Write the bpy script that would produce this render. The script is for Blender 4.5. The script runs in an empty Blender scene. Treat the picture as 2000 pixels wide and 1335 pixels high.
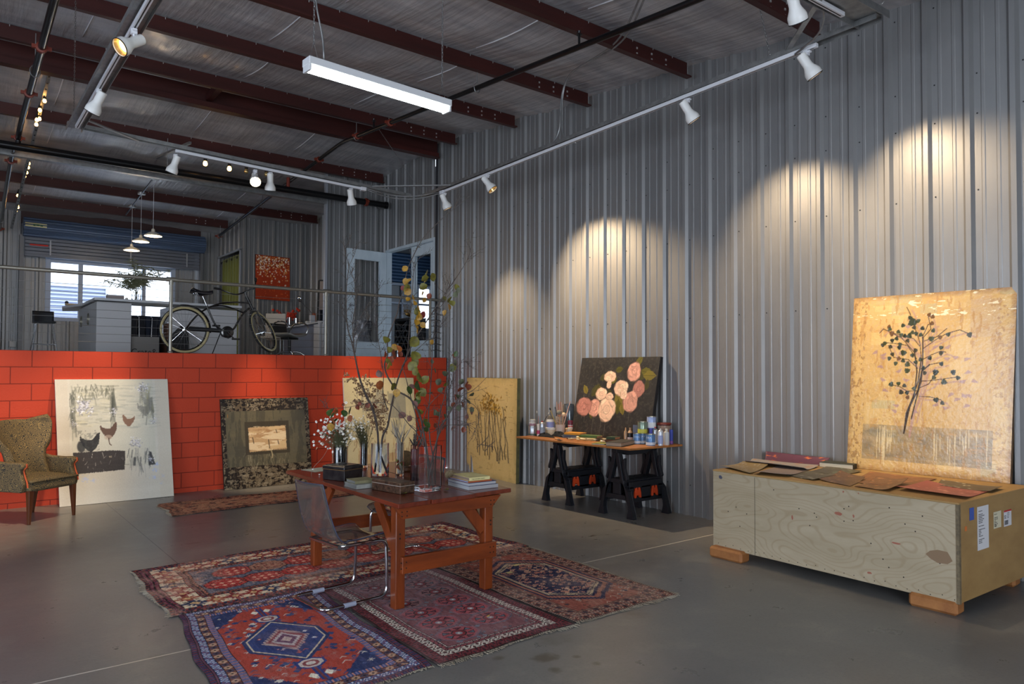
import bpy, bmesh, math, random
import numpy as np
from mathutils import Vector, Matrix
R = math.radians
PI = math.pi
sc = bpy.context.scene
COL = sc.collection

# ---------------------------------------------------------------- camera
FPX, YAW, PIT, ROL, CY, CAMH = 1410.77, R(38.021), R(1.451), R(0.2169), 690.0, 1.66
fw = Vector((math.sin(YAW)*math.cos(PIT), math.cos(YAW)*math.cos(PIT), math.sin(PIT)))
rt0 = Vector((math.cos(YAW), -math.sin(YAW), 0)); up0 = rt0.cross(fw)
rt = rt0*math.cos(ROL) + up0*math.sin(ROL); up = -rt0*math.sin(ROL) + up0*math.cos(ROL)
cam_d = bpy.data.cameras.new('camera'); cam = bpy.data.objects.new('camera', cam_d); COL.objects.link(cam)
M = Matrix((rt, up, -fw)).transposed().to_4x4(); M.translation = Vector((0, 0, CAMH))
cam.matrix_world = M
cam_d.sensor_width = 36.0; cam_d.sensor_fit = 'HORIZONTAL'
cam_d.lens = FPX/2000*36.0
cam_d.shift_y = (CY-667.5)/2000.0
cam_d.clip_start = 0.05; cam_d.clip_end = 200
sc.camera = cam
CAMP = Vector((0, 0, CAMH))

# ---------------------------------------------------------------- world, exposure
vs = sc.view_settings
vs.view_transform = 'Standard'; vs.look = 'None'; vs.gamma = 1.0; vs.use_curve_mapping = False
vs.exposure = EXPOSURE = 0.72
w = bpy.data.worlds.new('world'); sc.world = w; w.use_nodes = True
bg = w.node_tree.nodes['Background']
bg.inputs[0].default_value = (0.76, 0.86, 1.0, 1); bg.inputs[1].default_value = 1.9
SPOT = 185.0        # watts of one track lamp
WARM = (1.0, 0.74, 0.46)

def area(name, loc, target, sx, sy, power, color):
    d = bpy.data.lights.new(name, 'AREA'); d.shape = 'RECTANGLE'; d.size = sx; d.size_y = sy
    d.energy = power; d.color = color
    o = bpy.data.objects.new(name, d); COL.objects.link(o); o.location = loc
    o.rotation_euler = (Vector(target)-Vector(loc)).to_track_quat('-Z', 'Y').to_euler()
    return o
# daylight coming in by the open vehicle doors behind and to the left of the camera
area('daylight_rear_door', (-1.0, -4.85, 1.9), (0.5, 5, 1.4), 5.6, 3.4, 250, (0.88, 0.93, 1.0))
area('daylight_side_door', (-6.25, 3.0, 1.9), (3, 4.0, 1.2), 5.6, 3.4, 190, (0.74, 0.85, 1.0))
area('daylight_gallery_window', (2.96, 20.3, 5.7), (2.96, 14, 2.4), 3.4, 1.2, 420, (0.42, 0.62, 1.0))

def ray(px, py):
    return fw + rt*((px-1000)/FPX) - up*((py-CY)/FPX)
def at(px, py, ax, val):            # where the sight line of a picture point meets a plane of the room
    d = ray(px, py); t = (val-CAMP[ax])/d[ax]; return CAMP + d*t
def dep(px, py, z):                 # ... or reaches a given depth
    return CAMP + ray(px, py)*z

# ---------------------------------------------------------------- colour and materials
def lin(c):
    c = c/255.0
    return c/12.92 if c <= 0.04045 else ((c+0.055)/1.055)**2.4
def C(*a):
    if len(a) == 1: a = (int(a[0][0:2], 16), int(a[0][2:4], 16), int(a[0][4:6], 16))
    return tuple(lin(x) for x in a)
MATS = {}
def mat(name, col=(.5, .5, .5), rough=.5, metal=0.0, var=None, vs_=(3, 3, 3), vfac=.5, bump=None, bs=(20, 20, 20), emit=None, estr=0,
        trans=0.0, ior=1.45, coat=0.0, attr=None, alpha=1.0, spec=None, det=6, sheen=0, aniso=0):
    if name in MATS: return MATS[name]
    m = bpy.data.materials.new(name); m.use_nodes = True; nt = m.node_tree; N = nt.nodes; L = nt.links
    b = N['Principled BSDF']
    b.inputs['Base Color'].default_value = (*col, 1); b.inputs['Roughness'].default_value = rough
    b.inputs['Metallic'].default_value = metal; b.inputs['IOR'].default_value = ior
    b.inputs['Transmission Weight'].default_value = trans; b.inputs['Coat Weight'].default_value = coat
    b.inputs['Coat Roughness'].default_value = .12; b.inputs['Alpha'].default_value = alpha
    if spec is not None: b.inputs['Specular IOR Level'].default_value = spec
    if sheen: b.inputs['Sheen Weight'].default_value = sheen
    if aniso: b.inputs['Anisotropic'].default_value = aniso
    if emit is not None:
        b.inputs['Emission Color'].default_value = (*emit, 1); b.inputs['Emission Strength'].default_value = estr
    src = None
    if attr:
        a = N.new('ShaderNodeAttribute'); a.attribute_name = attr; src = a.outputs['Color']
        L.new(src, b.inputs['Base Color'])
    tc = None
    if var is not None or bump:
        tc = N.new('ShaderNodeTexCoord')
    if var is not None:
        mp = N.new('ShaderNodeMapping'); mp.inputs['Scale'].default_value = vs_; L.new(tc.outputs['Object'], mp.inputs[0])
        nz = N.new('ShaderNodeTexNoise'); nz.inputs['Scale'].default_value = 1; nz.inputs['Detail'].default_value = det; nz.inputs['Roughness'].default_value = .62
        L.new(mp.outputs[0], nz.inputs['Vector'])
        rp = N.new('ShaderNodeValToRGB'); rp.color_ramp.elements[0].position = .5-vfac*.3; rp.color_ramp.elements[1].position = .5+vfac*.3
        L.new(nz.outputs['Fac'], rp.inputs[0])
        mx = N.new('ShaderNodeMix'); mx.data_type = 'RGBA'
        L.new(rp.outputs[0], mx.inputs['Factor'])
        if src: L.new(src, mx.inputs[6])
        else: mx.inputs[6].default_value = (*col, 1)
        mx.inputs[7].default_value = (*var, 1)
        L.new(mx.outputs[2], b.inputs['Base Color'])
    if bump:
        mp2 = N.new('ShaderNodeMapping'); mp2.inputs['Scale'].default_value = bs; L.new(tc.outputs['Object'], mp2.inputs[0])
        n2 = N.new('ShaderNodeTexNoise'); n2.inputs['Scale'].default_value = 1; n2.inputs['Detail'].default_value = 5
        L.new(mp2.outputs[0], n2.inputs['Vector'])
        bp = N.new('ShaderNodeBump'); bp.inputs['Strength'].default_value = bump; bp.inputs['Distance'].default_value = .02
        L.new(n2.outputs['Fac'], bp.inputs['Height']); L.new(bp.outputs[0], b.inputs['Normal'])
    MATS[name] = m
    return m

# ---------------------------------------------------------------- mesh builder
ORG = {}
class MB:
    def __init__(s): s.v = []; s.f = []; s.m = []; s.cm = 0
    def add(s, vs, fs):
        n = len(s.v); s.v += [tuple(p) for p in vs]; s.f += [tuple(i+n for i in f) for f in fs]; s.m += [s.cm]*len(fs); return s
    def box(s, x0, x1, y0, y1, z0, z1, mtx=None):
        vs = [Vector(p) for p in ((x0,y0,z0),(x1,y0,z0),(x1,y1,z0),(x0,y1,z0),(x0,y0,z1),(x1,y0,z1),(x1,y1,z1),(x0,y1,z1))]
        if mtx is not None: vs = [mtx @ p for p in vs]
        return s.add(vs, [(0,3,2,1),(4,5,6,7),(0,1,5,4),(1,2,6,5),(2,3,7,6),(3,0,4,7)])
    def bar(s, a, b, w, h, upv=(0,0,1)):
        a = Vector(a); b = Vector(b); d = (b-a).normalized(); u = Vector(upv)
        x = d.cross(u)
        if x.length < 1e-4: x = d.cross(Vector((0,1,0)))
        x.normalize(); u = x.cross(d).normalized()
        q = [a + x*sx*w/2 + u*su*h/2 for sx, su in ((-1,-1),(1,-1),(1,1),(-1,1))] + [b + x*sx*w/2 + u*su*h/2 for sx, su in ((-1,-1),(1,-1),(1,1),(-1,1))]
        return s.add(q, [(0,1,2,3),(7,6,5,4),(0,4,5,1),(1,5,6,2),(2,6,7,3),(3,7,4,0)])
    def tube(s, pts, r, n=8, cap=True, closed=False):
        pts = [Vector(p) for p in pts]; k = len(pts)
        rr = r if isinstance(r, (list, tuple)) else [r]*k
        d0 = (pts[1]-pts[0]).normalized(); u = d0.orthogonal().normalized(); vs = []
        for i, p in enumerate(pts):
            if closed: d = (pts[(i+1) % k]-pts[i-1])
            else: d = pts[min(i+1, k-1)]-pts[max(i-1, 0)]
            if d.length < 1e-7: d = d0
            d = d.normalized(); u = (u-d*u.dot(d))
            u = u.normalized() if u.length > 1e-6 else d.orthogonal().normalized()
            w_ = d.cross(u)
            for j in range(n):
                a = 2*PI*j/n; vs.append(p + (u*math.cos(a)+w_*math.sin(a))*rr[i])
        fs = []
        for i in range(k if closed else k-1):
            for j in range(n):
                a, b2 = i*n+j, i*n+(j+1) % n; i2 = (i+1) % k
                fs.append((a, b2, i2*n+(j+1) % n, i2*n+j))
        if cap and not closed: fs += [tuple(range(n-1, -1, -1)), tuple(range((k-1)*n, k*n))]
        return s.add(vs, fs)
    def lathe(s, prof, n=20, mtx=None, sx=1.0, sy=1.0, cap=True):
        vs = []
        for r, z in prof:
            for j in range(n):
                a = 2*PI*j/n; p = Vector((r*math.cos(a)*sx, r*math.sin(a)*sy, z)); vs.append(mtx @ p if mtx is not None else p)
        fs = []
        for i in range(len(prof)-1):
            for j in range(n): fs.append((i*n+j, i*n+(j+1) % n, (i+1)*n+(j+1) % n, (i+1)*n+j))
        if cap and prof[0][0] > 1e-6: fs.append(tuple(range(n-1, -1, -1)))
        if cap and prof[-1][0] > 1e-6: fs.append(tuple(range((len(prof)-1)*n, len(prof)*n)))
        return s.add(vs, fs)
    def prism(s, poly, t0, t1, mtx):            # polygon in local xy, extruded t0..t1 along local z
        n = len(poly); vs = [mtx @ Vector((x, y, t0)) for x, y in poly] + [mtx @ Vector((x, y, t1)) for x, y in poly]
        fs = [tuple(range(n-1, -1, -1)), tuple(range(n, 2*n))] + [(i, (i+1) % n, n+(i+1) % n, n+i) for i in range(n)]
        return s.add(vs, fs)
    def sphere(s, c, r, nu=10, nv=6, sc_=(1,1,1), mtx=None):
        pr = [(math.sin(PI*i/nv)*r, -math.cos(PI*i/nv)*r) for i in range(nv+1)]
        T = Matrix.Translation(Vector(c)) @ (mtx if mtx is not None else Matrix.Identity(4)) @ Matrix.Diagonal((*sc_, 1))
        return s.lathe([(max(a, 1e-5), b) for a, b in pr], nu, T)
    def quad(s, a, b, c, d): return s.add([a, b, c, d], [(0,1,2,3)])
    def grid(s, fn, nu, nv, flip=False):
        vs = [fn(i/nu, j/nv) for j in range(nv+1) for i in range(nu+1)]
        fs = [(j*(nu+1)+i, j*(nu+1)+i+1, (j+1)*(nu+1)+i+1, (j+1)*(nu+1)+i) for j in range(nv) for i in range(nu)]
        if flip: fs = [f[::-1] for f in fs]
        return s.add(vs, fs)
    def build(s, name, mats, parent=None, smooth=None, bevel=0, seg=2, org=None, sub=0, solid=0):
        vs = [Vector(p) for p in s.v]
        if parent is not None: o0 = ORG.get(parent.name, Vector((0,0,0)))
        elif org is not None: o0 = Vector(org)
        else:
            lo = [min(p[i] for p in vs) for i in range(3)]; hi = [max(p[i] for p in vs) for i in range(3)]
            o0 = Vector(((lo[0]+hi[0])/2, (lo[1]+hi[1])/2, lo[2]))
        me = bpy.data.meshes.new(name); me.from_pydata([p-o0 for p in vs], [], s.f)
        ms = mats if isinstance(mats, (list, tuple)) else [mats]
        for m_ in ms: me.materials.append(m_)
        if len(ms) > 1: me.polygons.foreach_set('material_index', s.m)
        bm = bmesh.new(); bm.from_mesh(me); bmesh.ops.recalc_face_normals(bm, faces=bm.faces); bm.to_mesh(me); bm.free()
        if smooth:
            me.polygons.foreach_set('use_smooth', [True]*len(me.polygons))
            if smooth < 170: me.set_sharp_from_angle(angle=R(smooth))
        o = bpy.data.objects.new(name, me); COL.objects.link(o)
        if parent is not None: o.parent = parent
        else: o.location = o0
        ORG[o.name] = o0
        if sub:
            mm = o.modifiers.new('s', 'SUBSURF'); mm.levels = sub; mm.render_levels = sub
        if solid:
            mm = o.modifiers.new('t', 'SOLIDIFY'); mm.thickness = solid; mm.offset = 0
        if bevel:
            mm = o.modifiers.new('b', 'BEVEL'); mm.width = bevel; mm.segments = seg; mm.limit_method = 'ANGLE'; mm.angle_limit = R(40)
        return o
def tag(o, label, cat, group=None, kind=None):
    o['label'] = label; o['category'] = cat
    if group: o['group'] = group
    if kind: o['kind'] = kind
    return o
def thing(name, label, cat, loc=(0,0,0), group=None):
    o = bpy.data.objects.new(name, None); COL.objects.link(o); o.empty_display_size = .05
    o.location = loc; ORG[o.name] = Vector(loc)
    return tag(o, label, cat, group)
def struct(o):
    o['kind'] = 'structure'; return o
def kids(o): return [c for c in bpy.data.objects if c.parent == o]
def dup(o, parent=None):
    ch = kids(o); c = o.copy(); COL.objects.link(c)
    if parent is not None: c.parent = parent
    for k in ch: dup(k, c)
    return c
def Rot(axis, deg): return Matrix.Rotation(R(deg), 4, axis)
def T(x, y, z): return Matrix.Translation((x, y, z))
def frame(o, x, y):           # 4x4 with origin o, local x and y axes
    x = Vector(x).normalized(); y = Vector(y); z = x.cross(y).normalized(); y = z.cross(x)
    m = Matrix((x, y, z)).transposed().to_4x4(); m.translation = Vector(o); return m
def text(body, size, mtx, m, parent, name='lettering', ext=.0005, align='LEFT', sx=1.0):
    cu = bpy.data.curves.new('t', 'FONT'); cu.body = body; cu.size = size; cu.extrude = ext; cu.align_x = align; cu.resolution_u = 2
    to = bpy.data.objects.new('t', cu); COL.objects.link(to)
    me = bpy.data.meshes.new_from_object(to.evaluated_get(bpy.context.evaluated_depsgraph_get()))
    bpy.data.objects.remove(to); bpy.data.curves.remove(cu)
    me.transform(Matrix.Translation(-ORG[parent.name]) @ mtx @ Matrix.Diagonal((sx, 1, 1, 1)))
    me.materials.clear(); me.materials.append(m)
    o = bpy.data.objects.new(name, me); COL.objects.link(o); o.parent = parent; ORG[o.name] = ORG[parent.name]
    return o
def arc(c, r, a0, a1, n, ax='xz'):
    out = []
    for i in range(n+1):
        a = R(a0+(a1-a0)*i/n); p = [c[0], c[1], c[2]]; I = 'xyz'.index
        p[I(ax[0])] += r*math.cos(a); p[I(ax[1])] += r*math.sin(a); out.append(Vector(p))
    return out
def fillet(pts, r, n=5):
    pts = [Vector(p) for p in pts]; out = [pts[0]]
    for i in range(1, len(pts)-1):
        a, b, c = pts[i-1], pts[i], pts[i+1]; d1 = (a-b).normalized(); d2 = (c-b).normalized()
        rr = min(r, (a-b).length*.49, (c-b).length*.49); p0 = b+d1*rr; p2 = b+d2*rr
        for k in range(n+1):
            t = k/n; out.append(p0*(1-t)**2 + b*2*t*(1-t) + p2*t*t)
    out.append(pts[-1]); return out

# ---------------------------------------------------------------- painted surfaces: colours computed here and stored per vertex
def vnoise(h, w_, ny, nx, rng):
    g = rng.random((ny+3, nx+3)); y = np.linspace(0, ny, h); x = np.linspace(0, nx, w_)
    yi = y.astype(int); xi = x.astype(int); fy = y-yi; fx = x-xi; fy = fy*fy*(3-2*fy); fx = fx*fx*(3-2*fx)
    a = g[yi][:, xi]; b = g[yi][:, xi+1]; c = g[yi+1][:, xi]; d = g[yi+1][:, xi+1]
    return (a*(1-fx)+b*fx)*(1-fy)[:, None] + (c*(1-fx)+d*fx)*fy[:, None]
class Cv:
    def __init__(s, wm, hm, res, col, seed=1):
        s.w = wm; s.h = hm; s.nx = int(wm/res)+1; s.ny = int(hm/res)+1
        s.a = np.ones((s.ny, s.nx, 3))*np.array(col)/255.0; s.rng = np.random.default_rng(seed)
        s.X, s.Y = np.meshgrid(np.linspace(0, wm, s.nx), np.linspace(0, hm, s.ny))
    def fbm(s, cx, cy, o=4):         # cells per metre
        t = 0; amp = 1; tot = 0
        for i in range(o):
            t = t + amp*vnoise(s.ny, s.nx, max(1, int(cy*s.h*2**i)), max(1, int(cx*s.w*2**i)), s.rng); tot += amp; amp *= .55
        return t/tot
    def blend(s, mask, col, a=1.0):
        m = np.clip(mask*a, 0, 1)[..., None]; s.a = s.a*(1-m) + np.array(col)/255.0*m
    def sub(s, x0, x1, y0, y1):
        i0 = max(0, int(x0/s.w*(s.nx-1))-1); i1 = min(s.nx, int(x1/s.w*(s.nx-1))+3); j0 = max(0, int(y0/s.h*(s.ny-1))-1); j1 = min(s.ny, int(y1/s.h*(s.ny-1))+3)
        return slice(j0, max(j0, j1)), slice(i0, max(i0, i1))
    def put(s, sl, mask, col, a):
        m = np.clip(mask*a, 0, 1)[..., None]; s.a[sl] = s.a[sl]*(1-m) + np.array(col)/255.0*m
    def poly(s, pts, col, a=1.0, jit=0):
        xs = [p[0] for p in pts]; ys = [p[1] for p in pts]; sl = s.sub(min(xs), max(xs), min(ys), max(ys)); X = s.X[sl]; Y = s.Y[sl]
        if X.size == 0: return
        if jit: X = X + (s.rng.random(X.shape)-.5)*jit; Y = Y + (s.rng.random(X.shape)-.5)*jit
        ins = np.zeros(X.shape, bool); n = len(pts)
        for i in range(n):
            x1, y1 = pts[i]; x2, y2 = pts[(i+1) % n]
            if y1 == y2: continue
            ins ^= ((Y >= min(y1, y2)) & (Y < max(y1, y2)) & (X < (Y-y1)*(x2-x1)/(y2-y1)+x1))
        s.put(sl, ins.astype(float), col, a)
    def line(s, pts, wd, col, a=1.0):
        for (x1, y1), (x2, y2) in zip(pts[:-1], pts[1:]):
            sl = s.sub(min(x1, x2)-wd, max(x1, x2)+wd, min(y1, y2)-wd, max(y1, y2)+wd); X = s.X[sl]; Y = s.Y[sl]
            if X.size == 0: continue
            dx, dy = x2-x1, y2-y1; L2 = dx*dx+dy*dy+1e-12; t = np.clip(((X-x1)*dx+(Y-y1)*dy)/L2, 0, 1)
            d = np.hypot(X-x1-t*dx, Y-y1-t*dy); s.put(sl, np.clip((wd/2-d)/(wd*.35)+.5, 0, 1), col, a)
    def disc(s, x, y, rx, ry, ang, col, a=1.0, soft=.25, wob=0, k=3):
        rr = max(rx, ry)*1.5; sl = s.sub(x-rr, x+rr, y-rr, y+rr); X = s.X[sl]-x; Y = s.Y[sl]-y
        if X.size == 0: return
        c, q = math.cos(ang), math.sin(ang); U = (X*c+Y*q)/rx; V = (-X*q+Y*c)/ry; th = np.arctan2(V, U)
        d = np.hypot(U, V)*(1+wob*np.sin(th*k+x*90)+wob*.6*np.sin(th*(k*2+1)+y*70)); s.put(sl, np.clip((1-d)/soft, 0, 1), col, a)
    def rect(s, x0, x1, y0, y1, col, a=1.0): s.poly([(x0, y0), (x1, y0), (x1, y1), (x0, y1)], col, a)
    def grain(s, amt):
        s.a = np.clip(s.a*(1+amt*(s.rng.random((s.ny, s.nx, 1))-.5)), 0, 1)
    def mesh(s, name, fn, m, parent=None, org=None, solid=0):   # fn(X, Y) -> arrays x, y, z
        px, py, pz = fn(s.X, s.Y); co = np.stack([px, py, pz], -1).reshape(-1, 3)
        o0 = np.array(ORG[parent.name]) if parent is not None else np.array(org)
        co = co-o0; nx, ny = s.nx, s.ny
        idx = np.arange(nx*ny).reshape(ny, nx); q = np.stack([idx[:-1, :-1], idx[:-1, 1:], idx[1:, 1:], idx[1:, :-1]], -1).reshape(-1)
        me = bpy.data.meshes.new(name); me.vertices.add(nx*ny); me.vertices.foreach_set('co', co.reshape(-1))
        nf = (nx-1)*(ny-1); me.loops.add(nf*4); me.loops.foreach_set('vertex_index', q); me.polygons.add(nf)
        me.polygons.foreach_set('loop_start', np.arange(nf)*4); me.update(calc_edges=True)
        c = np.clip(s.a, 0, 1); l_ = np.where(c <= .04045, c/12.92, ((c+.055)/1.055)**2.4)
        ca = me.color_attributes.new('paint', 'FLOAT_COLOR', 'POINT')
        ca.data.foreach_set('color', np.concatenate([l_, np.ones((ny, nx, 1))], -1).reshape(-1).astype(np.float32))
        me.polygons.foreach_set('use_smooth', np.ones(nf, bool)); me.materials.append(m)
        o = bpy.data.objects.new(name, me); COL.objects.link(o)
        if parent is not None: o.parent = parent
        else: o.location = org
        ORG[o.name] = Vector(o0)
        if solid:
            mm = o.modifiers.new('t', 'SOLIDIFY'); mm.thickness = solid; mm.offset = -1
        return o
# ================================================================ THE ROOM
W, D, DK = 6.84, 10.54, 1.90
def roofz(y): return 5.74-.087*abs(10.7-y)
M_galv = mat('galvalume_sheet', C(146,146,146), .42, .48, var=C(128,129,131), vs_=(1.5,1.5,.7), vfac=.9, bump=.05, bs=(60,60,25))
M_screw = mat('dark_screw', C(40,40,42), .5, .4)
RIB = .3345
PROF = [(-.045,0),(-.020,.030),(.020,.030),(.045,0),(.094,0),(.101,.005),(.121,.005),(.128,0),(.206,0),(.213,.005),(.233,.005),(.240,0)]
def corr(name, p, d, L, zb, zt, nrm, ph, side=None, screws=()):
    p = Vector((*p, 0)); d = Vector((*d, 0)); nrm = Vector((*nrm, 0)); pts = [(0, 0)]
    k0 = int((0-ph)/RIB)-1
    for k in range(k0, int((L-ph)/RIB)+2):
        for s, h in PROF:
            q = ph+k*RIB+s
            if 0 < q < L: pts.append((q, h))
    pts.append((L, 0)); mb = MB(); vs = []
    for s, h in pts:
        q = p+d*s+nrm*h; z1 = zt(s) if callable(zt) else zt
        vs += [(q.x, q.y, zb), (q.x, q.y, z1)]
    mb.add(vs, [(2*i, 2*i+2, 2*i+3, 2*i+1) for i in range(len(pts)-1)])
    mb.cm = 1
    for z in screws:
        for k in range(k0, int((L-ph)/RIB)+2):
            s = ph+k*RIB-.068
            if .1 < s < L-.1 and z < (zt(s) if callable(zt) else zt)-.1:
                q = p+d*s+nrm*.001; mb.box(q.x-abs(nrm.x)*.004-abs(d.x)*.005, q.x+abs(nrm.x)*.004+abs(d.x)*.005, q.y-abs(nrm.y)*.004-abs(d.y)*.005, q.y+abs(nrm.y)*.004+abs(d.y)*.005, z-.005, z+.005)
    return struct(mb.build(name, [M_galv, M_screw]))
ry = lambda y0: (lambda s: roofz(y0+s))
GZ = (.35, 2.295, 3.214, 3.866, 4.208, 4.9)
corr('wall_right', (W, -5), (0, 1), 15.98, 0, ry(-5), (-1, 0), (2.09+5) % RIB, screws=GZ)
corr('wall_right_above_door', (W, 11.0), (0, 1), 1.8, 4.06, ry(11.0), (-1, 0), .09, screws=(4.5,))
corr('wall_right_gallery', (W, 12.8), (0, 1), 5.6, DK, ry(12.8), (-1, 0), .1)
corr('wall_stub', (5.66, 13.0), (1, 0), 1.18, DK, roofz(13), (0, -1), .05, screws=(2.6, 3.5, 4.4))
corr('wall_office', (5.2, 16.7), (1, 0), 1.64, DK, roofz(16.7), (0, -1), .1, screws=(3.0, 4.6))
corr('wall_closet_above_opening', (5.2, 16.7), (0, 1), 1.7, 4.42, ry(16.7), (-1, 0), .1)
corr('wall_back_left', (-6.5, 18.4), (1, 0), 7.67, 0, roofz(18.4), (0, -1), .05, screws=(2.4, 3.2, 4.1))
corr('wall_back_right', (4.78, 18.4), (1, 0), 2.06, DK, roofz(18.4), (0, -1), .2, screws=(3.0, 4.0))
corr('wall_window_infill_left', (1.00, 18.62), (1, 0), .65, DK, 5.1, (0, -1), .16)
corr('wall_window_infill_right', (4.28, 18.62), (1, 0), .62, DK, 5.1, (0, -1), .1)
corr('wall_window_infill_top', (1.65, 18.62), (1, 0), 2.63, 4.12, 5.1, (0, -1), .1)
corr('wall_window_infill_bottom', (1.65, 18.62), (1, 0), 2.63, DK, 2.74, (0, -1), .1)
M_lint = mat('dark_lintel', C(52,26,26), .5)
struct(MB().box(1.17, 4.78, 18.36, 18.42, 4.78, 5.1).build('trim_4', M_lint))
M_alu = mat('white_trim_metal', C(160,164,172), .4, .3)
struct(MB().box(5.62, 5.665, 12.96, 13.04, DK, roofz(13)).build('trim_5', M_alu))
struct(MB().box(5.18, 5.21, 16.66, 16.695, DK, 4.43).box(5.17, 5.21, 18.3, 18.36, DK, 4.44).box(5.17, 5.21, 16.66, 18.36, 4.40, 4.44).build('trim_6', M_alu))
M_gal2 = mat('galvanised_channel', C(165,166,165), .42, .75, var=C(120,122,124), vs_=(12,12,12), vfac=.9)
struct(MB().box(-6.4, 5.64, 12.95, 13.05, 4.84, 4.95).build('trim_7', M_gal2))
struct(MB().box(6.80, 6.835, 10.90, 10.925, DK, roofz(10.9)).build('trim_8', mat('dark_jamb', C(70,70,74), .5, .5)))
# closed shell behind and beside the camera, with the two open vehicle doors
M_pl = mat('plain_sheet', C(150,150,150), .6)
b = MB().box(-7, W+.02, -5.06, -5.0, 4.0, 5.2).box(-7, -3.9, -5.06, -5.0, 0, 4.0).box(1.9, W+.02, -5.06, -5.0, 0, 4.0); struct(b.build('wall_rear', M_pl))
b = MB().box(-6.56, -6.5, -5, 18.5, 4.0, 5.2).box(-6.56, -6.5, -5, 0.1, 0, 4.0).box(-6.56, -6.5, 5.9, 18.5, 0, 4.0); struct(b.build('wall_left', M_pl))

# ---- concrete floor
def floor_mat(name, joints):
    m = mat(name, C(128,127,124), .3, 0, var=C(94,94,95), vs_=(.55,.55,.55), vfac=1.0, bump=.03, bs=(9,9,9), det=9)
    nt = m.node_tree; N = nt.nodes; L = nt.links; b = N['Principled BSDF']; col = b.inputs['Base Color'].links[0].from_socket
    g = N.new('ShaderNodeNewGeometry'); sp = N.new('ShaderNodeSeparateXYZ'); L.new(g.outputs['Position'], sp.inputs[0])
    def math_(op, a, b_=None, c_=None):
        n = N.new('ShaderNodeMath'); n.operation = op
        for i, q in enumerate((a, b_, c_)):
            if q is None: continue
            if isinstance(q, (int, float)): n.inputs[i].default_value = q
            else: L.new(q, n.inputs[i])
        return n.outputs[0]
    def mixc(fac, a, c):
        n = N.new('ShaderNodeMix'); n.data_type = 'RGBA'; L.new(fac, n.inputs['Factor']); L.new(a, n.inputs[6]); n.inputs[7].default_value = (*c, 1); return n.outputs[2]
    # large soft mottling
    n2 = N.new('ShaderNodeTexNoise'); n2.inputs['Scale'].default_value = 2.6; n2.inputs['Detail'].default_value = 8; n2.inputs['Roughness'].default_value = .7; L.new(g.outputs['Position'], n2.inputs['Vector'])
    r2 = N.new('ShaderNodeValToRGB'); r2.color_ramp.elements[0].position = .52; r2.color_ramp.elements[1].position = .72; r2.color_ramp.elements[1].color = (.45,.45,.45,1); L.new(n2.outputs['Fac'], r2.inputs[0])
    col = mixc(r2.outputs[0], col, C(152,148,138))
    # fine mineral speckle and trowel marks
    n4 = N.new('ShaderNodeTexNoise'); n4.inputs['Scale'].default_value = 55; n4.inputs['Detail'].default_value = 3; L.new(g.outputs['Position'], n4.inputs['Vector'])
    r4 = N.new('ShaderNodeValToRGB'); r4.color_ramp.elements[0].position = .5; r4.color_ramp.elements[1].position = .75; r4.color_ramp.elements[1].color = (.35,.35,.35,1); L.new(n4.outputs['Fac'], r4.inputs[0])
    col = mixc(r4.outputs[0], col, C(84,84,84))
    mp5 = N.new('ShaderNodeMapping'); mp5.inputs['Scale'].default_value = (3, 22, 1); mp5.inputs['Rotation'].default_value = (0, 0, .5); L.new(g.outputs['Position'], mp5.inputs[0])
    n5 = N.new('ShaderNodeTexNoise'); n5.inputs['Scale'].default_value = 1; n5.inputs['Detail'].default_value = 5; L.new(mp5.outputs[0], n5.inputs['Vector'])
    r5 = N.new('ShaderNodeValToRGB'); r5.color_ramp.elements[0].position = .55; r5.color_ramp.elements[1].position = .8; r5.color_ramp.elements[1].color = (.4,.4,.4,1); L.new(n5.outputs['Fac'], r5.inputs[0])
    col = mixc(r5.outputs[0], col, C(112,112,110))
    n3 = N.new('ShaderNodeTexNoise'); n3.inputs['Scale'].default_value = 14; n3.inputs['Detail'].default_value = 4; L.new(g.outputs['Position'], n3.inputs['Vector'])
    stains = [(2.775,3.224,.10,.07,1), (2.70,3.05,.05,.05,1), (2.93,3.12,.035,.03,1), (2.95,2.98,.035,.03,.9), (2.55,3.38,.05,.04,.6), (3.75,3.42,.14,.10,.35), (3.0,3.4,.16,.10,.3),
              (5.2,5.3,.06,.03,.8), (5.35,5.25,.03,.02,.9), (5.6,5.35,.06,.03,.6), (2.5,7.6,.10,.06,.5), (2.75,7.5,.06,.04,.5), (2.2,8.3,.18,.05,.35), (3.1,7.2,.05,.04,.8), (2.6,7.2,.07,.04,.7), (4.9,7.0,.12,.08,.6), (4.6,7.4,.10,.06,.5), (5.0,8.2,.2,.10,.4), (1.9,7.4,.08,.05,.5), (1.0,4.6,.08,.05,.4)]
    acc = None
    for sx, sy, rx, ry_, a in stains:
        dx = math_('DIVIDE', math_('SUBTRACT', sp.outputs[0], sx), rx); dy = math_('DIVIDE', math_('SUBTRACT', sp.outputs[1], sy), ry_)
        d2 = math_('ADD', math_('MULTIPLY', dx, dx), math_('MULTIPLY', dy, dy))
        q = math_('SUBTRACT', 1.9, math_('ADD', d2, math_('MULTIPLY', n3.outputs['Fac'], 1.9)))
        n = N.new('ShaderNodeMath'); n.operation = 'MULTIPLY'; n.use_clamp = True; L.new(q, n.inputs[0]); n.inputs[1].default_value = a*1.3
        acc = n.outputs[0] if acc is None else math_('MAXIMUM', acc, n.outputs[0])
    col = mixc(math_('MULTIPLY', acc, .8), col, C(70,62,52))
    for axis, v, wd, c in joints:
        f_ = math_('LESS_THAN', math_('ABSOLUTE', math_('SUBTRACT', sp.outputs[axis], v)), wd); col = mixc(f_, col, c)
    L.new(col, b.inputs['Base Color'])
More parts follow.
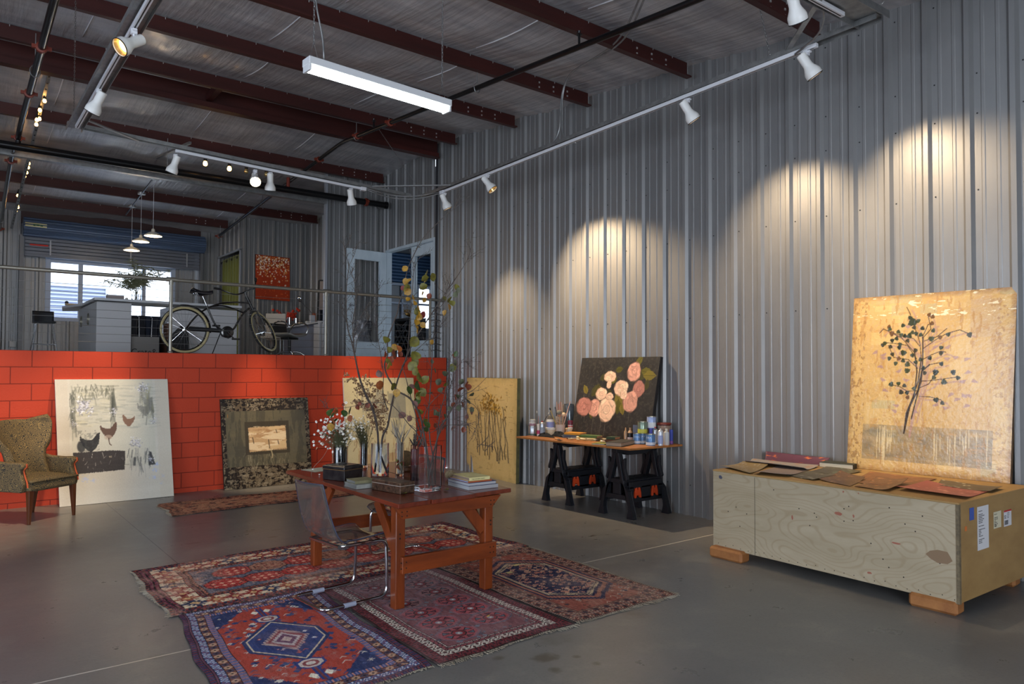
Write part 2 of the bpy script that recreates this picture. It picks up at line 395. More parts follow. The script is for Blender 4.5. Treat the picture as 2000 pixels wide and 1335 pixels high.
    rr = N.new('ShaderNodeMapRange'); rr.inputs[3].default_value = .17; rr.inputs[4].default_value = .46; L.new(n2.outputs['Fac'], rr.inputs[0]); L.new(rr.outputs[0], b.inputs['Roughness'])
    return m
jy = at(1300, 1063.5, 2, 0).y; jx = at(276, 1040, 2, 0).x
struct(MB().box(-6.5, W, -5, D, -.12, 0).build('floor', floor_mat('polished_concrete', [(0, jx, .004, C(58,60,66)), (1, jy, .006, C(205,200,190)), (0, jx+4.9, .004, C(70,70,70)), (1, jy+5.05, .003, C(84,82,78))])))
M_deck = mat('deck_concrete', C(120,120,118), .5)
struct(MB().box(-6.5, W, D+.19, 18.7, DK-.15, DK).build('floor_upper', M_deck))

# ---- red painted block wall
M_red = mat('red_block_paint', C(180,56,24), .66)
nt = M_red.node_tree; N = nt.nodes; L = nt.links; b = N['Principled BSDF']
g = N.new('ShaderNodeNewGeometry'); mp = N.new('ShaderNodeVectorMath'); mp.operation = 'ADD'; mp.inputs[1].default_value = (-.815+.4305*4, 0, -DK+.204*40)
L.new(g.outputs['Position'], mp.inputs[0])
sp = N.new('ShaderNodeSeparateXYZ'); cb = N.new('ShaderNodeCombineXYZ'); L.new(mp.outputs[0], sp.inputs[0]); L.new(sp.outputs[0], cb.inputs[0]); L.new(sp.outputs[2], cb.inputs[1])
br = N.new('ShaderNodeTexBrick'); br.offset = .5; br.inputs['Scale'].default_value = 1; br.inputs['Mortar Size'].default_value = .0055; br.inputs['Mortar Smooth'].default_value = .4
br.inputs['Brick Width'].default_value = .4305; br.inputs['Row Height'].default_value = .204; L.new(cb.outputs[0], br.inputs['Vector'])
nz = N.new('ShaderNodeTexNoise'); nz.inputs['Scale'].default_value = 45; nz.inputs['Detail'].default_value = 6; L.new(g.outputs['Position'], nz.inputs['Vector'])
ma = N.new('ShaderNodeMath'); ma.operation = 'MULTIPLY_ADD'; L.new(nz.outputs['Fac'], ma.inputs[0]); ma.inputs[1].default_value = .28
mi = N.new('ShaderNodeMath'); mi.operation = 'SUBTRACT'; mi.inputs[0].default_value = 1; L.new(br.outputs['Fac'], mi.inputs[1]); L.new(mi.outputs[0], ma.inputs[2])
bp = N.new('ShaderNodeBump'); bp.inputs['Strength'].default_value = .85; bp.inputs['Distance'].default_value = .012; L.new(ma.outputs[0], bp.inputs['Height']); L.new(bp.outputs[0], b.inputs['Normal'])
mx = N.new('ShaderNodeMix'); mx.data_type = 'RGBA'; L.new(br.outputs['Fac'], mx.inputs['Factor']); mx.inputs[6].default_value = (*C(184,57,25), 1); mx.inputs[7].default_value = (*C(130,36,16), 1)
L.new(mx.outputs[2], b.inputs['Base Color'])
struct(MB().box(-6.5, 6.80, D, D+.19, 0, DK).build('wall_back', M_red))

# ---- ceiling: white faced insulation draped over the purlins
PY = [-4.41,-2.79,-1.17,.45,2.07,3.69,5.31,6.96,8.55,10.18,12.75,14.37,15.97,17.3]
M_ceil = mat('insulation_facing', C(186,185,186), .40, .08, var=C(150,150,156), vs_=(1,4,1), bump=.8, bs=(15,1.3,1.0), coat=.15)
def cz(u, v):
    x = -6.6+u*(W+6.6+.02); y = -5.1+v*23.8; z = roofz(y); k = max([p for p in PY+[10.8] if p <= y] or [-6]); n = min([p for p in PY+[10.8] if p > y] or [19])
    t = (y-k)/(n-k); s = math.sin(PI*min(1, max(0, t)))
    z -= (.035+.02*math.sin(x*1.7+y)+.008*math.sin(x*9+y*2))*s
    return (x, y, z)
struct(MB().grid(cz, 150, 190).build('ceiling', M_ceil, smooth=180))
M_seam = mat('insulation_tape', C(205,205,210), .4)
b = MB()
for x in (-4.2,-2.4,-.6,1.2,3.0,4.8):
    for i, (a, c) in enumerate(zip(sorted(PY+[10.8])[:-1], sorted(PY+[10.8])[1:])):
        if c < 3: continue
        q = []
        for t in (.15,.35,.5,.65,.85):
            y = a+(c-a)*t; u = (x+.12*math.sin(i*3+x)+6.6)/(W+6.62); v = (y+5.1)/23.8; p = cz(u, v); q.append(Vector((p[0], p[1], p[2]-.004)))
        b.tube(q, .008, 5)
struct(b.build('trim_9', M_seam, smooth=180))
# ---- purlins
M_purl = mat('red_oxide_steel', C(74,32,28), .48, .1, var=C(52,22,20), vs_=(.8,6,6), vfac=.8)
M_bolt = mat('zinc_bolt', C(200,200,200), .4, .6)
ordw = {2.07:'just above the near right track corner', 3.69:'whose end meets the wall behind the near track corner', 5.31:'second one in from the near track corner', 6.96:'crossing just in front of the fluorescent strip light',
        8.55:'crossing right behind the fluorescent strip light', 10.18:'just before the ridge on the near slope', 12.75:'first one on the far slope above the black main pipe', 14.37:'on the far slope just beyond the galvanised header',
        15.97:'on the far slope whose bolted end meets the office wall', 17.3:'last short one before the roll-up door'}
def purlin(y, x0=-6.4, x1=6.72):
    z = roofz(y)-.2; b = MB().box(x0, x1, y-.003, y+.003, z, z+.19).box(x0, x1, y-.065, y, z, z+.006).box(x0, x1, y, y+.065, z+.184, z+.19).box(x0, x1, y-.067, y-.063, z, z+.018)
    b.cm = 1
    for xb in ((5.86, 6.1, 6.34) if x1 > 6 else (x1-.7, x1-.5)):
        for zz in (.06, .12): b.box(xb-.009, xb+.009, y-.012, y-.003, z+zz-.01, z+zz+.01)
    for k in range(40):
        xb = x0+.3+k*.33
        if xb < x1: b.box(xb-.003, xb+.003, y-.02, y-.014, z+.165, z+.19)
    return b.build('roof_purlin', [M_purl, M_bolt])
for y in PY:
    o = purlin(y, x1=6.72 if y < 17 else 5.1)
    if y in ordw: tag(o, 'dark red steel roof purlin '+ordw[y], 'roof beam', 'roof purlins')
    else: tag(o, 'dark red steel roof purlin over the floor outside the picture', 'roof beam', 'roof purlins')
z = roofz(10.8)
tag(MB().box(-6.4, 6.74, 10.785, 10.795, z-.32, z-.02).box(-6.4, 6.74, 10.70, 10.80, z-.335, z-.32).box(-6.4, 6.70, 10.66, 10.70, z-.335, z-.26).build('ridge_beam', M_purl), 'deep dark red ridge beam above the red block wall', 'roof beam')
p = at(415, 190, 2, 5.50)
tag(MB().box(p.x-.04, p.x+.04, 10.2, 10.70, 5.50, 5.60).build('purlin_brace', M_purl), 'short dark red brace between two purlins with a bright end', 'roof brace')
# ---- window in the gallery's outer wall, exterior
M_fr = mat('window_frame_white', C(160,172,192), .45)
b = MB()
x0, x1, z0, z1 = 1.65, 4.28, 2.74, 4.12
b.box(x0, x0+.10, 18.60, 18.70, z0, z1).box(x1-.10, x1, 18.60, 18.70, z0, z1).box(x0+.1, x1-.1, 18.60, 18.70, z0, z0+.08).box(x0+.1, x1-.1, 18.60, 18.70, z1-.10, z1)
b.box(2.27, 2.36, 18.61, 18.69, z0+.08, z1-.1).box(3.56, 3.64, 18.61, 18.69, z0+.08, z1-.1)
wf = struct(b.build('window_1', M_fr, bevel=.004))
M_glass = mat('clear_glass', (1,1,1), .02, 0, trans=1.0, ior=1.01)
for n, (xa, xb) in enumerate(((x0+.1, 2.27), (2.36, 3.56), (3.64, x1-.1))):
    MB().box(xa, xb, 18.645, 18.651, z0+.08, z1-.1).build('pane', M_glass, wf)
M_sid = mat('white_siding', C(205,210,222), .6)
b = MB()
for i in range(28): b.add([(-1, 23.0, 1.0+i*.105), (3.49, 23.0, 1.0+i*.105), (3.49, 23.05, 1.105+i*.105), (-1, 23.05, 1.105+i*.105)], [(0,1,2,3)])
b.box(-1.1, 3.54, 22.97, 27, 3.94, 4.03).box(3.47, 3.53, 22.98, 27, 1, 3.94)
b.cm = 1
for i in range(28): b.box(-1, 3.49, 22.985, 22.995, 1.085+i*.105, 1.11+i*.105)  # dark strips painted in as the shade under each siding lap
tag(b.build('neighbouring_building', [M_sid, mat('siding_lap_shade', C(110,122,152), .8)]), 'white lap-sided building seen through the left part of the big window', 'building')
struct(MB().box(-12, 20, 19, 60, -.3, -.2).build('ground_outside', mat('pale_ground', C(225,225,220), .8)))

# ---- double doors in the right wall (one leaf swung open), room beyond
M_door = mat('pale_blue_white_door_paint', C(196,208,216), .4, var=C(180,194,204), vs_=(5,5,2))
dr = struct(MB().box(W-.02, W+.10, 10.98, 11.03, DK, 4.06).box(W-.02, W+.10, 12.77, 12.82, DK, 4.06).box(W-.02, W+.10, 11.03, 12.77, 4.01, 4.06).build('door_1', M_door))
def leaf(mtx, wd, h, par):
    b = MB(); s = .13
    for q in ((0, s, 0, h), (wd-s, wd, 0, h), (s, wd-s, 0, .30), (s, wd-s, h-.17, h)): b.box(q[0], q[1], -.02, .02, q[2], q[3], mtx)
    o = b.build('door_leaf', M_door, par, bevel=.003)
    b = MB(); a0, a1, c0, c1 = s, wd-s, .30, h-.17
    for sg in (-1, 1):
        for q in ((a0-.015, a0+.02, c0, c1), (a1-.02, a1+.015, c0, c1), (a0, a1, c0-.015, c0+.02), (a0, a1, c1-.02, c1+.015)):
            b.box(q[0], q[1], sg*.026-.004, sg*.026+.004, q[2], q[3], mtx)
    b.build('glazing_bead', M_door, o, bevel=.003)
    MB().box(a0, a1, -.003, .003, c0, c1, mtx).build('pane', M_glass, o)
    mh = mat('brushed_nickel', C(170,175,185), .3, .9)
    b = MB().lathe([(.028, 0), (.028, .01), (.012, .012), (.012, .05)], 14, mtx @ T(wd-.06, -.02, 1.0) @ Rot('X', 90)).lathe([(.028, 0), (.028, .01), (.012, .012), (.012, .05)], 14, mtx @ T(wd-.06, .02, 1.0) @ Rot('X', -90))
    b.box(wd-.17, wd-.05, -.078, -.062, .99, 1.01, mtx).box(wd-.17, wd-.05, .062, .078, .99, 1.01, mtx)
    b.lathe([(.022, 0), (.022, .015)], 12, mtx @ T(wd-.06, -.02, 1.16) @ Rot('X', 90))
    b.build('lever_handle', mh, o, smooth=40)
    return o
leaf(T(W-.04, 12.76, DK+.01) @ Rot('Z', 184), .86, 2.09, dr)
leaf(T(W+.05, 11.03, DK+.01) @ Rot('Z', 90), .86, 2.09, dr)
# room beyond the doors
M_blue = mat('blue_rolled_slats', C(62,92,128), .45, .2)
M_dim = mat('far_room_sheet', C(120,124,130), .5, .3)
struct(MB().box(W+.12, 11.4, 8.0, 8.05, DK, 5.4).box(W+.12, 11.4, 8, 17.05, 5.3, 5.4).box(11.35, 11.4, 8, 17, DK, 5.4).build('wall_far_room', M_dim))
struct(MB().box(W+.12, 11.4, 8, 17, DK-.1, DK).build('floor_far_room', M_deck))
struct(MB().box(W+.12, 10.06, 17, 17.06, DK, 5.3).box(10.42, 11.4, 17, 17.06, DK, 5.3).box(10.06, 10.42, 17, 17.06, DK, 2.84).box(10.06, 10.42, 17, 17.06, 3.92, 5.3).build('wall_far_room_end', M_dim))
b = MB()
for i in range(9): b.tube([(8.6, 16.85+.012*i, 4.75-i*.085), (11.2, 16.85+.012*i, 4.75-i*.085)], .05, 8)
struct(b.build('door_2', M_blue, smooth=60))
b = MB().box(8.6, 11.2, 16.9, 16.98, 3.94, 4.00)
for x in (8.6, 9.05, 9.5, 9.98, 10.44, 10.9): b.box(x, x+.05, 16.92, 16.99, DK, 3.94)
b.box(8.6, 11.2, 16.93, 16.99, 3.45, 3.50); struct(b.build('window_2', M_fr))
area('daylight_far_room_window', (10.24, 18.2, 5.0), (9.8, 13, 2.2), 1.0, 1.0, 60, (.7,.85,1))
area('far_room_fill', (11.2, 12.5, 3.6), (8.5, 12.5, 2.6), 2.0, 1.4, 55, (.75,.87,1))  # added fill lamp brightening the far room; the wall here has no opening
# ---- roll-up door, rolled
M_drum = mat('blue_grey_slats', C(78,96,124), .42, .35)
M_slat = mat('pale_grey_slats', C(104,110,122), .42, .35)
dd = struct(thing('door_3', 'x', 'x', (2.97, 18.25, 4.4))); del dd['label']; del dd['category']
prof = []
n = 26
for i in range(n*3):
    a = 2*PI*i/(n*3); r = .20+(.012 if i % 6 < 3 else -.008); prof.append((r*math.cos(a), r*math.sin(a)))
b = MB(); cy_, cz_ = 18.14, 4.66; vs = []
for x in (1.20, 4.80): vs += [(x, cy_+p[0], cz_+p[1]*.95) for p in prof]
k = len(prof); b.add(vs, [(i, (i+1) % k, k+(i+1) % k, k+i) for i in range(k)]+[tuple(range(k)), tuple(range(2*k-1, k-1, -1))])
b.build('rolled_curtain', M_drum, dd)
b = MB()
for i in range(5): b.box(1.24, 4.74, 18.30-.012*(i % 2), 18.33, 4.12+i*.075, 4.185+i*.075)
b.box(1.24, 4.74, 18.27, 18.35, 4.07, 4.12)
b.build('slat', M_slat, dd, bevel=.006)
MB().box(1.15, 1.22, 18.2, 18.36, DK, 4.5).box(4.74, 4.80, 18.2, 18.36, DK, 4.5).build('guide_rail', mat('guide_grey', C(110,112,116), .5, .5), dd)
b = MB().box(1.22, 1.60, 17.932, 17.936, 4.64, 4.72); b.build('sticker', mat('yellow_sticker', C(200,196,150), .6), dd)
b = MB().box(1.36, 1.40, 17.929, 17.931, 4.66, 4.70).box(1.41, 1.47, 17.929, 17.931, 4.665, 4.70).box(1.48, 1.53, 17.929, 17.931, 4.66, 4.69); b.build('sticker_print', mat('green_ink', C(40,90,60), .6), dd)
MB().box(1.33, 1.66, 18.26, 18.264, 4.30, 4.33).build('warning_strip', mat('red_strip', C(200,40,30), .6), dd)
for x in (1.70, 3.25, 4.45): MB().box(x-.015, x+.015, 18.26, 18.27, 4.12, 4.44).build('strap', M_alu, dd)
# outlets on the back wall left strip
M_pla = mat('outlet_grey', C(190,190,188), .5)
for x, lb in ((.80, 'grey outlet box low on the far wall, farther left'), (1.07, 'grey outlet box low on the far wall, next to the roll-up door jamb')):
    o = MB().box(x-.06, x+.06, 18.30, 18.40, 2.14, 2.26)
    o.tube([(x, 18.36, 2.26), (x, 18.36, 3.4)], .010, 6); tag(o.build('outlet_box', M_pla, bevel=.006), lb, 'outlet')
# ================================================================ OVERHEAD: pipes, track frame, lamps
M_pipe = mat('black_steel_pipe', C(58,58,60), .28, .85, var=C(36,36,38), vs_=(4,1,4), vfac=.8)
M_mainp = mat('black_main_pipe', C(28,28,30), .32, .5)
M_coup = mat('orange_coupling', C(112,42,26), .5)
def coupling(b, c, d, r):
    c = Vector(c); q = Vector(d).to_track_quat('Z', 'Y').to_matrix().to_4x4(); m = T(*c) @ q
    b.lathe([(r+.004, -.028), (r+.018, -.022), (r+.018, .022), (r+.004, .028)], 14, m)
    for sg in (-1, 1): b.box(sg*(r+.008)-.012 if sg > 0 else -(r+.05), (r+.05) if sg > 0 else -(r+.008)+.012, -.018, .018, -.018, .018, m)
def run_pipe(name, label, pts, r, cps, hangers, m=M_pipe, taper=None):
    t = thing(name, label, 'pipe', pts[0])
    MB().tube(fillet(pts, .25), r, 12).build('pipe', m, t, smooth=60)
    for c in cps:
        for a, b_ in zip(pts[:-1], pts[1:]):
            a = Vector(a); b_ = Vector(b_); L_ = (b_-a).length; s = (Vector(c)-a).dot((b_-a).normalized())
            if -0.01 <= s <= L_+.01:
                bb = MB(); coupling(bb, a+(b_-a).normalized()*s, b_-a, r); bb.build('coupling', M_coup, t, smooth=35); break
    for h in hangers:
        a = Vector(h[:3]); bb = MB().tube([(a.x, a.y, a.z+r+.03), (a.x, a.y, h[3])], .005, 6)
        bb.tube([a+Vector((math.cos(q)*(r+.012), 0, math.sin(q)*(r+.03))) for q in [2*PI*i/14 for i in range(14)]], .005, 5, closed=True); bb.build('hanger', M_gal2, t)
    return t
def pr(y): return float(np.interp(y, [1, 3.77, 8.55, 10.7, 12.9, 17.35], [4.58, 4.785, 5.150, 5.31, 5.14, 4.765]))
cp = [(4.9, y, pr(y)) for y in (9.1, 10.15, 11.6, 12.35, 17.3)]
t = run_pipe('sprinkler_pipe', 'thin dark sprinkler pipe crossing the ceiling behind the right end of the strip light', [(4.9, y, pr(y)) for y in (1, 3.77, 8.55, 10.7, 12.9, 17.35)], .030, cp,
         [(4.9, 6.96, pr(6.96), 5.22), (4.9, 10.18, pr(10.18), 5.5), (4.9, 14.37, pr(14.37), 5.22), (4.9, 17.2, pr(17.2), 5.0)])
for y in (5.2, 9.6):
    MB().tube([(4.9, y, pr(y)), (4.9, y, pr(y)+.12)], .012, 8).lathe([(.03, .12), (.03, .125), (.012, .14), (.018, .16)], 10, T(4.9, y, pr(y))).build('sprinkler_head', M_pipe, t, smooth=40)
pl = [(.62, 3.0, 4.72), (.735, 12.0, 5.02), (.75, 12.6, 5.02), (.75, 12.6, 4.92)]
run_pipe('sprinkler_pipe', 'dark steel sprinkler pipe left of the clip lamps, running to the black main pipe', pl[:2]+[(.75, 12.6, 5.02), (.75, 12.6, 4.90)], .036,
         [(.66, 6.2, 4.826), (.69, 8.6, 4.906), (.71, 10.3, 4.963), (.75, 12.6, 4.99)], [(.70, 9.4, 4.93, 5.35)])
run_pipe('sprinkler_pipe', 'dark steel sprinkler pipe on the far slope left of the rolled door', [(.70, 12.75, 4.90), (.80, 18.2, 4.55)], .032, [(.72, 13.4, 4.86), (.80, 18.1, 4.555)], [(.78, 17.3, 4.61, 5.0)])
t = run_pipe('main_sprinkler_pipe', 'thick black horizontal pipe above the galvanised header, capped at its right end', [(-6.3, 12.6, 4.875), (6.70, 12.6, 4.905)], .058,
         [(6.28, 12.6, 4.904)], [(2.75, 12.6, 4.89, 5.42), (6.60, 12.6, 4.90, 5.3)], M_mainp)
MB().lathe([(.07, 0), (.07, .05), (.055, .05)], 16, T(6.68, 12.6, 4.905) @ Rot('Y', 90)).build('end_cap', M_mainp, t, smooth=40)
MB().tube([(4.75, 12.6, 4.9), (4.75, 12.6, 5.12)], .03, 10).build('riser', M_coup, t, smooth=60)

M_chain = mat('zinc_chain', C(140,140,140), .35, .85)
def chain(name, label, a, b, link=.03, group='ceiling chains', cat='chain'):
    a = Vector(a); b = Vector(b); n = int((b-a).length/link); d = (b-a)/n; mb = MB()
    q = d.to_track_quat('Z', 'Y').to_matrix().to_4x4()
    for i in range(n):
        m = T(*(a+d*(i+.5))) @ q @ Rot('Z', 90*(i % 2))
        mb.tube([m @ Vector((.006*math.cos(s), 0, link*.66*math.sin(s))) for s in [2*PI*k/8 for k in range(8)]], .0022, 4, closed=True)
    return tag(mb.build(name, M_chain), label, cat, group)
# ---- track frame (U of galvanised channel carrying white tracks)
M_trk = mat('white_track_enamel', C(214,216,222), .35, .1)
M_slot = mat('black_slot', C(14,14,16), .5)
pL0, pL1 = Vector((1.08, 2.9, 4.24)), Vector((1.08, 9.45, 4.37)); pB0, pB1 = Vector((1.08, 9.50, 4.47)), Vector((5.72, 9.50, 4.31)); pR0, pR1 = Vector((5.75, 9.60, 4.37)), Vector((5.75, 2.72, 4.49))
tf = thing('lighting_gantry', 'galvanised channel frame hung from the roof carrying the white lighting tracks', 'lighting frame', (3.4, 6.2, 4.3))
def channel(a, b, wd=.15, h=.045):
    a = Vector(a); b = Vector(b); d = (b-a).normalized(); x = d.cross(Vector((0,0,1))).normalized(); mb = MB()
    mb.bar(a+Vector((0,0,.03)), b+Vector((0,0,.03)), wd, .004); 
    for sg in (-1, 1): mb.bar(a+x*sg*wd/2+Vector((0,0,.01)), b+x*sg*wd/2+Vector((0,0,.01)), .004, h)
    mb.build('channel', M_gal2, tf)
channel(pL0, pL1); channel(pB0+Vector((-.06,0,-.03)), pB1+Vector((-.25,0,-.01)), .07); channel(pR0+Vector((0,0,-.02)), pR1+Vector((0,-.06,-.03)), .09); channel(pR1+Vector((.04,0,-.02)), (1.0, 2.72, 4.25), .24, .06)
def brace(a, b): MB().bar(a, b, .045, .012).build('corner_brace', M_gal2, tf, bevel=.002)
brace((1.14, 9.05, 4.40), (1.75, 9.50, 4.40)); brace((4.80, 9.50, 4.345), (5.74, 8.75, 4.365)); brace((5.74, 3.45, 4.47), (5.05, 2.76, 4.44))
def track(a, b, n='track_rail'):
    MB().bar(a, b, .036, .034).build(n, M_trk, tf, bevel=.002)
    d = (Vector(b)-Vector(a)).normalized(); MB().bar(Vector(a)+d*.03+Vector((0,0,-.0178)), Vector(b)-d*.03+Vector((0,0,-.0178)), .010, .0006).build('slot', M_slot, tf)
track((1.08, 3.0, 4.235), (1.08, 9.2, 4.345)); track((2.15, 9.45, 4.345), (4.66, 9.45, 4.275)); track((5.72, 8.95, 4.31), (5.72, 3.16, 4.42)); track((5.45, 2.80, 4.45), (3.2, 2.80, 4.38))
for q_ in ((4.62, 4.70, 9.42, 9.48, 4.25, 4.30), (5.69, 5.75, 8.95, 9.05, 4.28, 4.33)): MB().box(*q_).build('end_feed', M_trk, tf, bevel=.004)
b = MB().tube(fillet([(4.7, 9.46, 4.28), (5.1, 9.5, 4.22), (5.45, 9.3, 4.21), (5.72, 9.0, 4.30)], .2), .006, 6); b.build('flexible_conduit', M_gal2, tf, smooth=180); b = MB().tube(fillet([(4.7, 9.44, 4.29), (5.15, 9.52, 4.27), (5.4, 9.25, 4.24), (5.72, 9.02, 4.32)], .2), .006, 6); b.build('flexible_conduit', M_gal2, tf, smooth=180); b = MB()
b.tube(fillet([(5.05, 2.82, 4.48), (5.30, 2.86, 4.46), (5.58, 3.05, 4.43), (5.70, 3.35, 4.40)], .2), .009, 6); b.build('flexible_conduit', M_gal2, tf, smooth=180)
chain('support_chain', 'twisted chain holding up the left back corner of the track frame', (1.05, 9.2, 4.40), (.80, 7.05, 5.25))
chain('support_chain', 'chain holding up the right back corner of the track frame', (5.50, 9.25, 4.33), (5.22, 10.12, 5.48))
chain('support_chain', 'pale chain holding up the near right end of the track frame, by the wall', (5.72, 3.6, 4.46), (5.72, 3.72, 5.04))
chain('support_chain', 'chain at the outer near corner of the track frame, top right', (5.78, 2.75, 4.53), (5.85, 2.2, 4.92))

M_spot = mat('white_lamp_enamel', C(222,222,220), .38)
M_lens = mat('lamp_glow', (1,.8,.5), .4, emit=(1.0, .66, .30), estr=1.6)
M_lensb = mat('lamp_glow_bright', (1,.8,.5), .4, emit=(1.0, .80, .5), estr=30)
M_refl = mat('gold_reflector', C(220,190,130), .25, .8)
M_rim = mat('black_rim', C(16,16,16), .5)
SPOTS = []
def spot(label, x, y, z, aim, power=1.0, ang=52, bright=False):
    t = thing('track_spotlight', label, 'spotlight', (x, y, z-.10), 'track spotlights')
    MB().box(x-.022, x+.022, y-.022, y+.022, z-.038, z).box(x-.017, x+.017, y-.042, y+.042, z-.02, z-.004).build('track_adapter', M_trk, t, bevel=.003)
    MB().tube([(x, y, z-.03), (x, y, z-.095)], .008, 8).build('stem', M_trk, t, smooth=60)
    j = Vector((x, y, z-.10)); d = (Vector(aim)-j).normalized(); m = T(*j) @ d.to_track_quat('Z', 'Y').to_matrix().to_4x4()
    c0 = m @ T(0, .0, -.05)
    MB().lathe([(.0001, -.035), (.036, -.035), (.040, -.030), (.040, .075), (.046, .095), (.066, .135), (.069, .15), (.069, .185), (.066, .185), (.064, .15), (.036, .09), (.0001, .09)], 24, c0).build('lamp_housing', M_spot, t, smooth=35)
    MB().lathe([(.069, .183), (.071, .183), (.071, .189), (.066, .189), (.066, .183)], 24, c0, cap=False).build('rim', M_rim, t, smooth=35)
    MB().lathe([(.064, .176), (.045, .12), (.034, .10)], 20, c0, cap=False).build('reflector', M_refl, t, smooth=60)
    MB().lathe([(.0001, .098), (.028, .10), (.047, .128), (.050, .142), (.03, .152), (.0001, .155)], 18, c0).build('bulb', M_lensb if bright else M_lens, t, smooth=60)
    ld = bpy.data.lights.new('spot_lamp', 'SPOT'); ld.energy = SPOT*power; ld.color = WARM; ld.spot_size = R(ang); ld.spot_blend = 1.0; ld.shadow_soft_size = .035
    lo = bpy.data.objects.new('spot_lamp', ld); COL.objects.link(lo); lo.parent = t
    lo.matrix_local = T(-j.x, -j.y, -j.z) @ m @ T(0, 0, .145) @ Rot('X', 180)
    return t
spot('white track spotlight with a lit golden mouth, nearest on the left track', 1.08, 6.10, 4.27, (-1, 5.3, 2.5), .10, 60)
spot('white track spotlight on the left track aimed down at the armchair', 1.08, 7.73, 4.31, (-.2, 9.3, 1.1), 2.4, 66)
spot('white track spotlight at the left end of the back track, aimed at the chicken painting', 2.15, 9.45, 4.30, (1.30, 10.4, 1.15), 1.7, 32)
spot('glaring lit track spotlight facing the room on the back track', 3.12, 9.45, 4.28, (2.3, 6.4, 1.7), .25, 70, True)
spot('white track spotlight beside the glaring one, aimed straight down', 3.32, 9.45, 4.28, (3.66, 10.4, .68), 2.2, 26)
spot('white track spotlight at the right end of the back track above the black pipe end', 4.47, 9.45, 4.255, (5.5, 10.4, .75), 1.6, 34)
spot('white track spotlight at the far end of the right track', 5.72, 8.95, 4.285, (6.8, 8.6, 1.7), 1.7, 62)
spot('second white track spotlight from the far end of the right track', 5.72, 7.88, 4.325, (6.8, 6.4, 1.9), 2.5, 76)
spot('third white track spotlight of the right track, over the rose painting side of the wall', 5.72, 4.52, 4.365, (6.8, 3.9, 2.4), .85, 84)
spot('white track spotlight at the near end of the right track', 5.72, 3.26, 4.40, (6.8, 2.5, 2.4), .8, 88)
spot('white track spotlight with a golden mouth on the nearest track, highest of all', 4.75, 2.80, 4.42, (6.72, 3.05, 1.6), .55, 40)

# ---- fluorescent strip light
M_tube = mat('lit_fluorescent_tube', (1,1,1), .4, emit=(.86, 1.0, .93), estr=20)
M_lamp = mat('white_fixture_enamel', C(205,208,212), .4)
fa, fb = Vector((1.942, 4.845, 3.83)), Vector((3.175, 4.92, 3.83)); fd = (fb-fa).normalized()
t = thing('strip_light', 'lit white fluorescent strip light hanging on two chains over the table', 'strip light', (fa+fb)/2)
MB().bar(fa, fb, .115, .055).build('fixture_body', M_lamp, t, bevel=.006)
sd = fd.cross(Vector((0,0,1)))
for sg in (-1, 1):
    MB().tube([fa+fd*.03+sd*sg*.028-Vector((0,0,.048)), fb-fd*.03+sd*sg*.028-Vector((0,0,.048))], .0155, 12).build('fluorescent_tube', M_tube, t, smooth=60)
for e in (fa+fd*.012, fb-fd*.012): MB().bar(e-fd*.010-Vector((0,0,.045)), e+fd*.010-Vector((0,0,.045)), .10, .05).build('lamp_holder', M_lamp, t, bevel=.004)
for e, lb in ((fa+fd*.06, 'chain above the left end of the fluorescent strip light'), (fb-fd*.06, 'chain above the right end of the fluorescent strip light')):
    chain('support_chain', lb, e+Vector((0,0,.14)), (e.x, e.y, roofz(e.y)-.06))
    b = MB()
    for sg in (-1, 1): b.tube([e+Vector((0,0,.15)), e+fd*sg*.035+Vector((0,0,.03))], .0018, 5)
    b.build('wire_hook', M_chain, t)
MB().tube(fillet([fa+fd*.14+Vector((0,0,.03)), fa+fd*.13+Vector((0,0,.2)), fa+fd*.065+Vector((0,0,.45)), fa+fd*.06+Vector((0,0,1.35))], .12), .007, 7).build('flexible_conduit', M_gal2, t, smooth=180)
# flexible conduit dropping to the right track
p1 = at(1098, 270, 0, 5.75)
tag(MB().tube(fillet([(4.0, 3.72, 5.02), (4.6, 3.95, 5.0), (5.45, 5.1, 5.05), p1+Vector((0,0,.75)), p1, p1+Vector((0,-.25,-.12))], .45, 8), .010, 7).tube(fillet([(4.0, 3.76, 5.04), (4.6, 4.0, 5.03), (5.43, 5.15, 5.07), p1+Vector((.02,.02,.75)), p1+Vector((0,.05,.05)), p1+Vector((0,.3,-.08))], .45, 8), .010, 7).build('conduit', M_gal2, smooth=180),
    'pair of grey flexible conduits curving down from the roof to the right track', 'conduit')

# ---- string of clip lamps on the left
M_bulb = mat('amber_bulb', (1,.7,.3), .4, emit=(1.0, .50, .14), estr=9)
M_sock = mat('black_socket', C(26,24,22), .5)
zr = lambda y: 5.43-(y-11.3)*.145
t = thing('lamp_rail', 'slotted steel rail left under the roof carrying small amber clip lamps', 'rail', (.95, 14, 5.0))
b = MB().bar((.97, 10.9, zr(10.9)), (.97, 17.6, zr(17.6)), .04, .04); b.build('slotted_rail', M_gal2, t)
b = MB()
for i in range(34):
    y = 11.0+i*.19; b.box(.96, .98, y-.02, y+.05, zr(y)-.023, zr(y)-.018)
b.build('slots', M_slot, t)['kind'] = 'stuff'
def clip(px, py, y, lb, s=1.0, on=True, grp='amber clip lamps'):
    p = at(px, py, 1, y); t = thing('clip_lamp', lb, 'lamp', p, grp)
    MB().lathe([(.0001, -.035*s), (.018*s, -.028*s), (.024*s, -.01*s), (.018*s, .012*s), (.012*s, .02*s)], 12, T(*p)).build('bulb', M_bulb if on else M_refl, t, smooth=80)
    MB().lathe([(.014*s, .018*s), (.018*s, .022*s), (.018*s, .055*s), (.010*s, .07*s)], 12, T(*p)).bar(p+Vector((0,0,.06*s)), p+Vector((.01,0,.11*s)), .012, .02).build('socket', M_sock, t, smooth=40)
